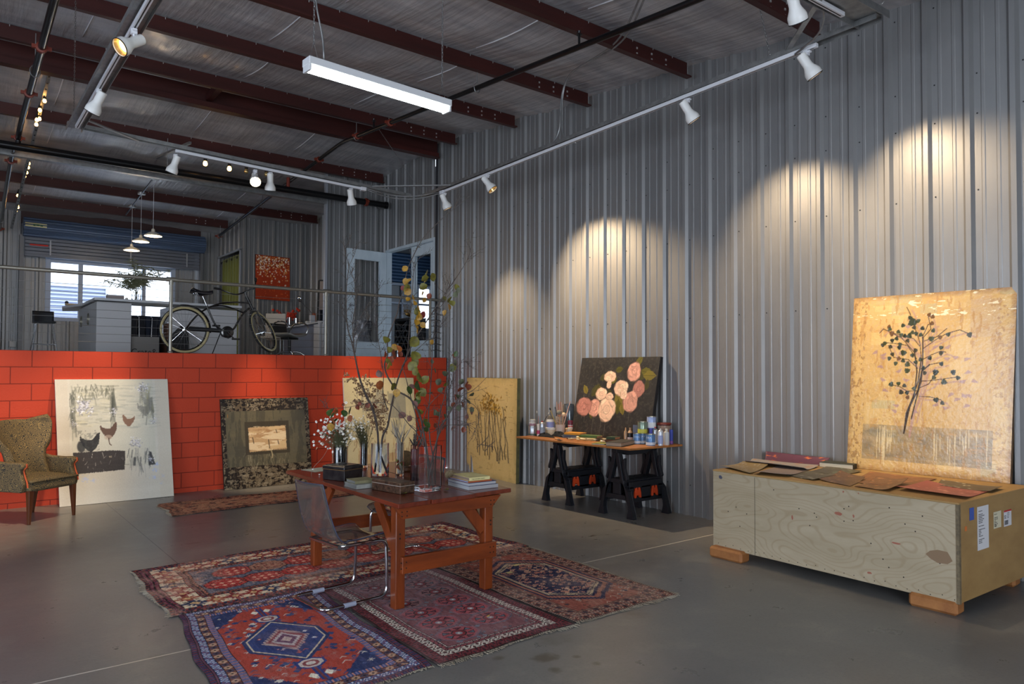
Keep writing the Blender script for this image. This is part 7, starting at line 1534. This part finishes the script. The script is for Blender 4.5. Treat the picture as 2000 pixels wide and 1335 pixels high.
# ================================================================ GALLERY ABOVE THE WALL
# reception counter
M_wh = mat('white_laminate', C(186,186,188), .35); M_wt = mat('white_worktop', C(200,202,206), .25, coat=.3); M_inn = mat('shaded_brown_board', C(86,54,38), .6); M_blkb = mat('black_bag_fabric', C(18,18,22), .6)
t = thing('reception_counter', 'white laminate reception counter behind the railing with an open knee space', 'counter', (2.8, 13.8, DK))
MB().box(1.86, 2.36, 13.13, 13.75, DK, 2.76).build('drawer_end', M_wh, t, bevel=.003); MB().box(1.86, 2.05, 13.75, 15.1, DK, 2.76).build('side_cabinet', M_wh, t, bevel=.003)
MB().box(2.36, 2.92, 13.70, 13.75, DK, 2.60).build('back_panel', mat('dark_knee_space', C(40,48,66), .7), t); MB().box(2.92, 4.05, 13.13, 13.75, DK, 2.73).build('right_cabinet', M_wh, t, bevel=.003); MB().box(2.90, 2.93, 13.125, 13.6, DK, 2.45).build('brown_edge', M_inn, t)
b = MB(); b.prism([(1.82,13.08),(4.12,13.08),(4.12,13.85),(2.35,13.85),(2.35,15.4),(1.70,16.0),(1.62,15.3),(1.82,14.4)], 2.775, 2.815, Matrix.Identity(4)); b.build('worktop', M_wt, t, bevel=.004)
for y in (13.95, 14.75):
    MB().lathe([(.09,0),(.10,0),(.10,.01),(.09,.01),(.09,0)], 24, T(1.857, y, 2.52) @ Rot('Y', -90) @ Matrix.Diagonal((1,.75,1,1)), cap=False).build('round_pull', M_steel, t, smooth=40)
tag(MB().box(2.38, 2.80, 13.2, 13.40, DK+.001, 2.22).build('cardboard_box', mat('grey_carton', C(126,122,118), .7), bevel=.004), 'grey carton lettered in black standing in the knee space of the counter', 'box')
bx = bpy.data.objects['cardboard_box']; text('Crate&', .155, frame((2.372, 13.198, 1.915), (1,0,0), (0,0,1)), mat('black_letter', C(12,12,12), .5), bx, 'box_lettering', sx=.86)
for i, (x, y, h_, r, lb) in enumerate(((2.44,13.56,.34,6,'black shiny bag leaning left in the counter knee space'),(2.61,13.57,.36,-3,'black case in the middle of the counter knee space'),(2.78,13.57,.35,3,'black case at the right of the counter knee space'))):
    tag(MB().box(-.06, .06, -.04, .04, 0, h_+.33, T(x, y, DK+.002) @ Rot('Y', r*.5)).build('black_case', mat('shiny_black_vinyl', C(22,24,34), .2, coat=.5), bevel=.02, seg=3), lb, 'bag')
tag(MB().prism([(0,0),(.35,0),(.33,.40),(.22,.52),(.02,.30)], 0, .10, Matrix(((1,0,0,2.86),(0,0,1,12.9),(0,1,0,DK+.001),(0,0,0,1)))).build('black_bag', M_blkb, bevel=.03, seg=3), 'black soft bag behind the rear wheel of the bicycle', 'bag')
z = 2.815
tag(MB().box(2.03, 2.28, 13.3, 13.42, z+.001, z+.075).build('small_box', mat('pinkish_grey_box', C(150,140,138), .6), bevel=.004), 'small pinkish grey box on the left end of the counter', 'box')
tag(MB().box(2.30, 2.34, 13.3, 13.36, z+.001, z+.045).build('small_bottle', M_white, bevel=.01), 'tiny pale bottle beside the pinkish box on the counter', 'bottle')
t = thing('tape_dispenser', 'small pale desk object with a dark end on the counter tip', 'desk item', (1.75, 15.1, z)); MB().box(1.64, 1.86, 15.0, 15.1, z+.001, z+.035).build('base', mat('tan_plastic', C(170,150,120), .5), t, bevel=.008); MB().lathe([(.03,0),(.03,.02)], 12, T(1.66,15.04,z+.05) @ Rot('X',90)).build('reel', M_rim, t)
p = at(266, 582, 1, 13.6)
t = thing('glass_vase', 'clear glass vase of airy grey-green sprays on the counter in front of the window', 'vase', (p.x, 13.6, z)); MB().lathe([(.0001,0),(.07,0),(.075,.01),(.075,.14),(.07,.14),(.07,.02),(.0001,.02)], 20, T(p.x, 13.6, z+.001)).build('vase_wall', M_vg, t, smooth=40)
t2 = thing('branch_spray', 'airy grey-green sprays standing in the glass vase on the counter', 'branches', (p.x, 13.6, z+.02)); mb = MB(); q = random.Random(21)
for (tx, ty) in ((258,505),(262,520),(250,533),(240,540),(285,522),(300,524),(312,528),(225,545),(275,530),(330,527),(245,548),(268,540),(290,535),(232,530),(270,515),(205,548)):
    e = at(tx, ty, 1, 13.6+q.uniform(-.15,.15)); b_ = Vector((p.x+q.uniform(-.03,.03), 13.6, z+.03)); m_ = (b_+e)/2+Vector((0,0,.10)); P = smoothp([b_, (b_+m_)/2+Vector((0,0,.06)), m_, e], 4); mb.tube(P, .0035, 4)
    for k in range(5, len(P)):
        for j in range(7): v = Vector((q.gauss(0,.06), q.gauss(0,.05), q.gauss(0,.03)-.02)); mb.cm = 1; mb.bar(P[k], P[k]+v, .004, .008); mb.cm = 0
mb.build('sprays', [M_stem, mat('dusty_leaf', C(110,112,84), .7)], t2)
# bar stool
t = thing('bar_stool', 'black bar stool on thin chrome legs left of the counter', 'stool', (1.40, 15.4, DK)); x0, y0 = 1.36, 15.4; zz = 2.50
mb = MB().box(x0-.17, x0+.17, y0-.16, y0+.17, zz, zz+.035); mb.build('seat', mat('black_stool_seat', C(20,24,32), .35), t, bevel=.015, seg=3)
MB().grid(lambda u, v: (x0+(u-.5)*.33, y0+.15+.03*v-.03*(1-(2*u-1)**2)*-1, zz+.03+v*.20), 10, 6).build('backrest', mat('black_stool_seat', C(20,24,32), .35), t, smooth=180, solid=.02)
for sx in (-1, 1):
    for sy in (-1, 1): MB().tube([(x0+sx*.12, y0+sy*.12, zz), (x0+sx*.20, y0+sy*.19, DK+.001)], .009, 8).build('leg', M_chr, t, smooth=60)
b = MB(); zf = DK+.22; f_ = .178; b.tube([(x0-f_, y0-.17, zf), (x0+f_, y0-.17, zf), (x0+f_, y0+.17, zf), (x0-f_, y0+.17, zf)], .007, 6, closed=True); b.build('foot_ring', M_chr, t)

# ---- bicycle
M_bk = mat('gloss_black_frame', C(14,14,16), .18, coat=.6); M_tire = mat('black_tyre', C(26,26,28), .8); M_crm = mat('cream_sidewall', C(168,156,116), .6); M_sad = mat('black_saddle_leather', C(22,24,34), .3)
t = thing('bicycle', 'black cruiser bicycle with cream-walled tyres parked behind the railing', 'bicycle', (3.2, 11.0, DK)); BY = 11.0
def bp_(zx, zy, dy=0.0): p = at(300+zx/6.667, 540+zy/6.667, 1, BY+dy); return p
def wheel(c, n, r, nm):
    m = T(*c) @ Vector(n).normalized().to_track_quat('Z', 'Y').to_matrix().to_4x4(); k = 40
    def ring(rr, zz_=0): return [m @ Vector((rr*math.cos(2*PI*i/k), rr*math.sin(2*PI*i/k), zz_)) for i in range(k)]
    tt = MB().tube(ring(r-.022), .0225, 10, closed=True).build('tyre', M_tire, t, smooth=60)
    b = MB()
    for s in (-1, 1): b.lathe([(r-.010, s*.0185), (r-.018, s*.0236), (r-.030, s*.0238), (r-.042, s*.016)], 40, m, cap=False)
    b.build('sidewall', M_crm, tt, smooth=80); MB().tube(ring(r-.050), .011, 8, closed=True).build('rim', M_bk, tt, smooth=60)
    b = MB()
    for i in range(32):
        a = 2*PI*i/32; a2 = a+(.55 if i % 4 < 2 else -.55); s = 1 if i % 2 else -1; b.tube([m @ Vector((.02*math.cos(a2), .02*math.sin(a2), s*.03)), m @ Vector(((r-.055)*math.cos(a), (r-.055)*math.sin(a), 0))], .0013, 4)
    o = b.build('spokes', M_chr, tt); MB().lathe([(.012,-.055),(.012,-.035),(.024,-.033),(.024,-.026),(.014,-.024),(.014,.024),(.024,.026),(.024,.033),(.012,.035),(.012,.055)], 12, m).build('hub', M_chr, tt, smooth=40)
RH = Vector((2.664, BY, 2.243)); r_ = .341
wheel(RH, (0,1,0), r_, 'rear'); MB().box(2.36, 2.375, BY-.035, BY-.03, 2.18, 2.30).build('reflector', M_alu, t)
v = ray(517, 650).normalized(); rr0 = v.cross(Vector((0,0,1))).normalized(); uu0 = rr0.cross(v)
FH = at(517, 650, 1, BY); FH.z = 2.243; nF = rr0*.82+uu0*.40-v*.42; 
FH = at(514, 648, 1, BY); wheel(FH, nF, .335, 'front')
tube = lambda pts, r, nm='frame_tube', m_=M_bk, n=4: MB().tube(smoothp(pts, n), r, 10).build(nm, m_, t, smooth=60)
BBk = bp_(940, 725); HT = bp_(1205, 250); HB = bp_(1290, 425)
tube([HT, HB], .020, 'head_tube'); tube([bp_(1235,345), bp_(1120,335), bp_(1000,335), bp_(850,355), bp_(740,395), bp_(610,465), bp_(500,575), RH+Vector((0,-.05,0))], .0125, 'top_tube')
tube([bp_(1170,470), bp_(1060,425), bp_(950,388), bp_(840,378), bp_(735,390)], .0115, 'second_tube'); tube([bp_(1250,410), bp_(1190,455), bp_(1130,530), bp_(1085,610), bp_(1050,670), bp_(1000,712), BBk], .015, 'down_tube')
tube([bp_(690,375), bp_(760,540), bp_(830,660), BBk], .014, 'seat_tube'); tube([bp_(638,255), bp_(690,378)], .011, 'seat_post', M_chr)
for s in (-1, 1): tube([RH+Vector((0,s*.05,0)), BBk+Vector((0,s*.03,0))], .009, 'chain_stay')
b = MB(); b.prism([(RH.x+.02, 2.26), (RH.x+.05, 2.29), (BBk.x-.1, 2.275), (BBk.x+.05, 2.25), (BBk.x+.08, 2.18), (BBk.x+.02, 2.13), (BBk.x-.08, 2.16), (BBk.x-.12, 2.235), (RH.x+.03, 2.235)], BY-.075, BY-.065, Matrix(((1,0,0,0),(0,0,1,0),(0,1,0,0),(0,0,0,1)))); b.build('chain_guard', M_bk, t, bevel=.003)
m = T(BBk.x, BY-.08, BBk.z) @ Rot('X', 90); MB().lathe([(.03,0),(.085,0),(.09,.003),(.085,.006),(.03,.006)], 24, m, cap=False).build('chain_ring', M_bk, t, smooth=40); MB().tube([(BBk.x, BY-.09, BBk.z), (BBk.x+.10, BY-.095, BBk.z-.10)], .009, 8).tube([(BBk.x, BY+.07, BBk.z), (BBk.x-.10, BY+.08, BBk.z+.10)], .009, 8).build('crank', M_chr, t, smooth=40)
for x, y, z_ in ((BBk.x+.10, BY-.15, BBk.z-.10), (BBk.x-.10, BY+.13, BBk.z+.10)): MB().box(x-.05, x+.05, y-.035, y+.035, z_-.013, z_+.013).build('pedal', M_rim, t, bevel=.004)
b = MB()
for s in (-1, 1): b.tube(smoothp([HB+nF.normalized()*s*.035+Vector((.01,0,-.02)), HB.lerp(FH, .5)+nF.normalized()*s*.048+Vector((.02,0,0)), FH+nF.normalized()*s*.05]), .010, 8)
b.tube([HB+nF.normalized()*-.045, HB+nF.normalized()*.045], .014, 8); b.build('fork', M_bk, t, smooth=60)
hb = [bp_(790,150,-.30), bp_(850,160,-.28), bp_(930,190,-.20), bp_(1010,218,-.10), bp_(1080,232,-.03), bp_(1150,215,0), bp_(1200,195,.05), bp_(1250,172,.15), bp_(1310,150,.26), bp_(1330,60,.34), bp_(1328,20,.36)]
MB().tube(smoothp(hb, 4), .0105, 10).build('handlebar', M_bk, t, smooth=60)
for a, b2 in ((hb[0], hb[1]), (hb[-2], hb[-1])): MB().tube([a, b2], .017, 10).build('grip', M_tire, t, smooth=60)
tube([HT, bp_(1190,205)], .014, 'stem')
# saddle
S0 = bp_(500,200); S1_ = bp_(770,185)
def sad(u, v_):
    s = (v_-.5)*2; w_ = .115*(1-u)**1.3+.022+.03*math.sin(min(1,u*2.2)*PI)*.6; x = S0.x+(S1_.x-S0.x)*u; return (x, BY+s*w_, S0.z+.045-.03*math.sin(u*PI)-.045*abs(s)**2.5-.02*u+.01)
MB().grid(sad, 16, 10).build('saddle', M_sad, t, smooth=180, solid=.02); b = MB()
for s in (-.03, .03): b.tube(smoothp([(S0.x+.05, BY+s, S0.z), (S0.x+.10, BY+s, S0.z-.05), (S0.x+.2, BY+s, S0.z-.03), (S1_.x-.03, BY+s, S0.z+.01)]), .004, 6)
for s in (-.05, .05): b.tube([Vector((S0.x+.035+.01*math.cos(k*1.1), BY+s+.01*math.sin(k*1.1), S0.z+.01-k*.003)) for k in range(22)], .0025, 5)
b.build('saddle_springs', M_chr, t)
# mudguards, kickstand
def guard(c, n, r, a0_, a1_, nm, m_):
    m = T(*c) @ Vector(n).normalized().to_track_quat('Z', 'Y').to_matrix().to_4x4(); k = 20
    MB().grid(lambda u, v_: m @ Vector(((r+.012-.012*(2*v_-1)**2)*math.cos(R(a0_+(a1_-a0_)*u)), (r+.012-.012*(2*v_-1)**2)*math.sin(R(a0_+(a1_-a0_)*u)), (v_-.5)*.062)), k, 6).build(nm, m_, t, smooth=180, solid=.003)
Mx = Vector((0,1,0)).to_track_quat('Z', 'Y').to_matrix(); e = Mx.inverted() @ Vector((0,0,1)); a_up = math.degrees(math.atan2(e.y, e.x)); ex_ = Mx.inverted() @ Vector((1,0,0)); sgn = 1 if math.degrees(math.atan2(ex_.y, ex_.x)-math.atan2(e.y, e.x)) % 360 < 180 else -1
guard(RH, (0,1,0), .350, a_up-sgn*10, a_up+sgn*95, 'rear_mudguard', M_bk)
Mx = nF.normalized().to_track_quat('Z', 'Y').to_matrix(); e = Mx.inverted() @ (HB-FH).normalized(); a_up = math.degrees(math.atan2(e.y, e.x)); guard(FH, nF, .345, a_up-28, a_up+24, 'front_mudguard', M_chr)
tube([BBk+Vector((-.08,-.03,0)), Vector((BBk.x-.22, BY-.12, DK+.002))], .007, 'kickstand')

# ---- green curtain in the closet opening
M_cur = mat('olive_green_curtain', C(96,100,34), .8, sheen=.3)
def cur(u, v_): y = 16.78+u*1.50; return (5.27+.045*math.sin(u*PI*15)*(1-.25*v_), y, DK+.01+v_*2.44)
t = thing('curtain', 'olive green eyelet curtain hanging in the closet opening', 'curtain', (5.27, 17.5, DK)); MB().grid(cur, 120, 8).build('curtain_cloth', M_cur, t, smooth=180, solid=.004)
b = MB()
for k in range(8): b.lathe([(.018,-.004),(.030,-.004),(.030,.004),(.018,.004),(.018,-.004)], 14, T(5.27+(.045 if k % 2 else -.045)*-.9, 16.83+k*.2, 4.28) @ Rot('Y', 90), cap=False)
b.build('eyelets', M_rim, t)
tag(MB().tube([(5.27, 16.73, 4.31), (5.27, 18.33, 4.31)], .012, 8).build('curtain_rod', M_rim), 'thin dark rod carrying the green curtain', 'rod')
# ---- desk corner by the office wall
t = thing('office_desk', 'white desk with a grey side panel and small drawers beside the office wall', 'desk', (6.1, 14, DK))
b = MB().prism([(5.72,13.35),(6.6,13.35),(6.78,13.1),(6.78,16.3),(5.98,16.3)], 2.61, 2.64, Matrix.Identity(4)); b.build('desk_top', M_wt, t, bevel=.003)
MB().prism([(5.80,13.42),(5.83,13.42),(6.06,16.2),(6.03,16.2)], DK, 2.61, Matrix.Identity(4)).build('side_panel', mat('blue_grey_laminate', C(98,102,120), .5), t)
MB().box(5.70, 5.75, 13.38, 13.45, DK, 2.61).build('desk_leg', M_wh, t); o = MB().box(5.80, 6.3, 13.36, 13.9, DK, 2.60).build('drawer_unit', M_wh, t)
for k in range(6): MB().box(5.82, 6.28, 13.35, 13.36, DK+.03+k*.11, DK+.13+k*.11).build('drawer', M_wt, t, bevel=.002); MB().sphere((5.93, 13.345, DK+.08+k*.11), .010, 8, 6).build('drawer_knob', M_chr, t)
p0 = at(605, 625, 1, 14.4); t = thing('framed_print', 'black framed photographic print leaning on the desk behind the white post', 'framed picture', (6.5, 14.9, 2.645))
fr0 = Vector((6.28,14.85,2.645)); e1 = Vector((.50,-.48,0)); e2 = Vector((.05,.05,.98)); nn = e1.cross(e2).normalized()
c = Cv(.69, .98, .012, (140,124,116), 71); c.blend(c.fbm(3,3), (168,150,136), .7); c.disc(.35,.66,.10,.14,0,(70,64,62),.8); c.disc(.38,.36,.14,.2,.2,(84,76,72),.8); ux = e1/.69; uy = e2/.98
c.mesh('print_face', lambda X, Y: tuple(fr0[i]+ux[i]*X+uy[i]*Y+nn[i]*.006 for i in range(3)), M_paint, t)
b = MB()
for a, b2 in ((fr0, fr0+e1), (fr0+e1, fr0+e1+e2), (fr0+e1+e2, fr0+e2), (fr0+e2, fr0)): b.bar(a, b2, .035, .03)
b.build('picture_frame', M_rim, t, bevel=.003)
# orange physalis in a red pot, white chair, swivel chair, lamp, clutter
t = thing('lantern_flower_pot', 'dried orange lantern stems in a small red pot on the desk', 'plant', at(558, 632, 1, 15.2)); pz = at(558, 632, 1, 15.2); mb = MB(); ms = MB(); q = random.Random(31)
for i, path in enumerate((((558,628),(552,622),(548,612),(543,604)), ((558,628),(566,622),(570,612),(582,602)), ((560,628),(568,618),(572,606)), ((558,628),(564,615),(570,610)))):
    P = smoothp([at(a, b_, 1, 15.2) for a, b_ in path], 3); ms.tube(P, .005, 5)
    for k in range(2, len(P)): mb.sphere(P[k]+Vector((q.gauss(0,.03), q.gauss(0,.03), -.015)), .030, 8, 6, (1,1,1.1))
for k in range(16): mb.sphere(at(q.uniform(561,576), q.uniform(609,622), 1, 15.2+q.uniform(-.1,.1)), .030, 8, 6)
mb.build('lanterns', mat('orange_lantern', C(200,52,24), .6), t, smooth=180); ms.build('stems', M_bark2, t); MB().lathe([(.04,0),(.055,.0),(.06,.10),(.05,.10),(.045,.02),(.0001,.02)], 16, T(pz.x, pz.y, 2.645)).build('pot', mat('dark_red_pot', C(110,34,24), .4), t, smooth=40)
o = bpy.data.objects['lantern_flower_pot']
for i, (px, w_, h_, y, lb) in enumerate(((565,.05,.15,15.0,'steel cup beside the red pot on the desk'),(578,.05,.12,14.7,'second steel cup to the right on the desk'))):
    p = at(px, 640, 1, y); tag(MB().lathe([(w_*.8,0),(w_,h_),(w_*.93,h_),(w_*.7,.01),(.0001,.01)], 16, T(p.x, p.y, 2.645)).build('steel_cup', M_chr, smooth=40), lb, 'cup')
t = thing('white_chair', 'plain off-white high-backed chair beyond the bicycle front wheel', 'chair', (5.1, 14.6, DK)); bk = at(522, 640, 1, 14.6)
m = T(bk.x+.12, 14.6, DK) @ Rot('Z', -30); MB().box(-.2, .2, .18, .22, .42, .98, m @ Rot('X', -6)).build('backrest', M_white, t, bevel=.015, seg=3); MB().box(-.21, .21, -.22, .2, .42, .46, m).build('seat', M_white, t, bevel=.01)
for sx in (-.18, .18):
    for sy in (-.19, .17): MB().box(sx-.009, sx+.009, sy-.009, sy+.009, .001, .42, m).build('leg', M_gal2, t)
t = thing('swivel_chair', 'silver swivel office chair with looped arms beside the desk', 'office chair', (5.15, 13.1, DK)); cx0, cy0 = at(565, 690, 1, 13.1).x, 13.1; m = T(cx0, cy0, DK) @ Rot('Z', 25); Msg = mat('silver_grey_shell', C(150,148,142), .35, .4)
MB().tube([m @ Vector((0,0,.09)), m @ Vector((0,0,.34))], .028, 12).build('gas_column', M_rim, t, smooth=60); b = MB()
for k in range(5): a = 2*PI*k/5+.4; b.tube(smoothp([m @ Vector((0,0,.11)), m @ Vector((.16*math.cos(a), .16*math.sin(a), .11)), m @ Vector((.29*math.cos(a), .29*math.sin(a), .04))]), .014, 8); b.sphere(m @ Vector((.29*math.cos(a), .29*math.sin(a), .025)), .024, 8, 6)
b.build('star_base', M_chr, t, smooth=60); MB().box(-.13, .13, -.10, .10, .34, .38, m).build('mechanism', M_rim, t, bevel=.01)
MB().grid(lambda u, v_: m @ Vector(((u-.5)*.44*(1-.1*v_), -.22+v_*.44, .40+.05*(2*u-1)**2)), 10, 8).build('seat', Msg, t, smooth=180, solid=.03); MB().grid(lambda u, v_: m @ Vector(((u-.5)*.40, .24-.04*(1-(2*u-1)**2)+.05*v_, .42+v_*.22)), 10, 6).build('backrest', mat('dark_mesh_back', C(44,40,38), .5), t, smooth=180, solid=.02)
for s in (-1, 1): MB().tube(smoothp([m @ Vector((s*.23,.24,.50)), m @ Vector((s*.25,.12,.64)), m @ Vector((s*.26,-.08,.66)), m @ Vector((s*.25,-.22,.58)), m @ Vector((s*.22,-.20,.45))], 5), .014, 8).build('arm_loop', M_chr, t, smooth=60)
t = thing('desk_lamp', 'small round desk lamp on a thin arm by the office wall', 'lamp', (6.3, 15.0, 2.645)); a = at(584, 584, 1, 14.8); bb = at(610, 612, 1, 14.5); MB().tube([(bb.x, bb.y, 2.65), bb, a], .006, 6).build('arm', M_chr, t, smooth=60); MB().lathe([(.0001,-.02),(.05,-.015),(.07,.01),(.075,.02),(.0001,.012)], 16, T(*a) @ Rot('Y', 70)).build('lamp_head', M_chr, t, smooth=60); MB().lathe([(.07,0),(.07,.012),(.0001,.015)], 16, T(bb.x, bb.y, 2.641)).build('base', M_chr, t, smooth=40)
for i, (px, py, w_, h_, cc, lb, y) in enumerate(((610,620,.05,.17,(196,196,200),'white printed carton on the desk',14.3),(602,627,.05,.05,(190,186,180),'low white box left of the printed carton on the desk',14.4),(613,610,.03,.24,(190,90,40),'orange figure-like bottle behind the printed carton on the desk',14.6),(628,622,.07,.05,(170,174,180),'pale bag at the right end of the desk',14.1),(627,600,.04,.30,(40,42,50),'dark upright monitor edge at the right end of the desk',14.4))):
    p = at(px, py, 1, y); tag(MB().box(p.x-w_, p.x+w_, y-.04, y+.04, 2.645, 2.645+h_).build(('carton','small_box','orange_bottle','cloth_bag','monitor')[i], mat('desk_item_%s' % ('abcde'[i]), C(*cc), .5), bevel=.006), lb, ('carton','box','bottle','bag','monitor')[i])
# ---- beyond the double doors: black lattice wine rack with a brass bowl, steel thermos
t = thing('wine_rack', 'black cabinet with a crossed lattice front seen through the open door leaf', 'rack', (7.6, 13.4, DK)); a = at(784, 690, 0, 7.4)
b = MB().box(7.4, 7.8, a.y-.30, a.y+.30, 2.70, 2.76).box(7.78, 7.8, a.y-.30, a.y+.30, DK, 2.7).box(7.4, 7.8, a.y+.27, a.y+.30, DK, 2.7).box(7.4, 7.8, a.y-.30, a.y-.27, DK, 2.7); b.build('cabinet', M_blkb, t)
b = MB()
for k in range(4):
    for s in (-1, 1): y0_ = a.y-.28+(.56 if s < 0 else 0); b.bar((7.40, y0_, DK+.02+k*.22-.12), (7.40, y0_+s*.56, DK+.70+k*.22-.12 if k < 1 else min(2.7, DK+.6+k*.2)), .012, .03)
b.build('lattice', mat('lattice_grey', C(60,62,66), .4), t)
tag(MB().lathe([(.03,0),(.10,.03),(.13,.09),(.12,.09),(.09,.04),(.0001,.015)], 24, T(7.5, a.y-.12, 2.80) @ Rot('X', 30)).build('brass_bowl', mat('brass', C(196,150,80), .25, .9), smooth=60), 'gold bowl tipped on top of the black lattice cabinet', 'bowl')
tag(MB().lathe([(.06,0),(.06,.30),(.05,.34),(.0001,.35)], 18, T(7.32, a.y+.02, DK+.001)).build('steel_canister', M_chr, smooth=40), 'steel canister standing in front of the black lattice cabinet', 'canister')
b = MB(); q = random.Random(5)
t = thing('bubble_wrapped_parcel', 'object wrapped in crinkled clear plastic standing behind the open glazed door leaf', 'parcel', (6.4, 12.9, DK)); 
def wr(u, v_): a = u*2*PI; r = .17+.02*math.sin(5*a+v_*9)+.015*math.sin(11*a-v_*17); return (6.33+r*math.cos(a)*1.25, 12.90+r*math.sin(a)*.42, DK+.03+v_*.72)
MB().grid(wr, 40, 20).build('crinkled_wrap', mat('crinkled_plastic', C(90,92,98), .12, .4, var=C(150,152,158), vs_=(9,9,6), vfac=.5, bump=.8, bs=(16,16,12)), t, smooth=180)
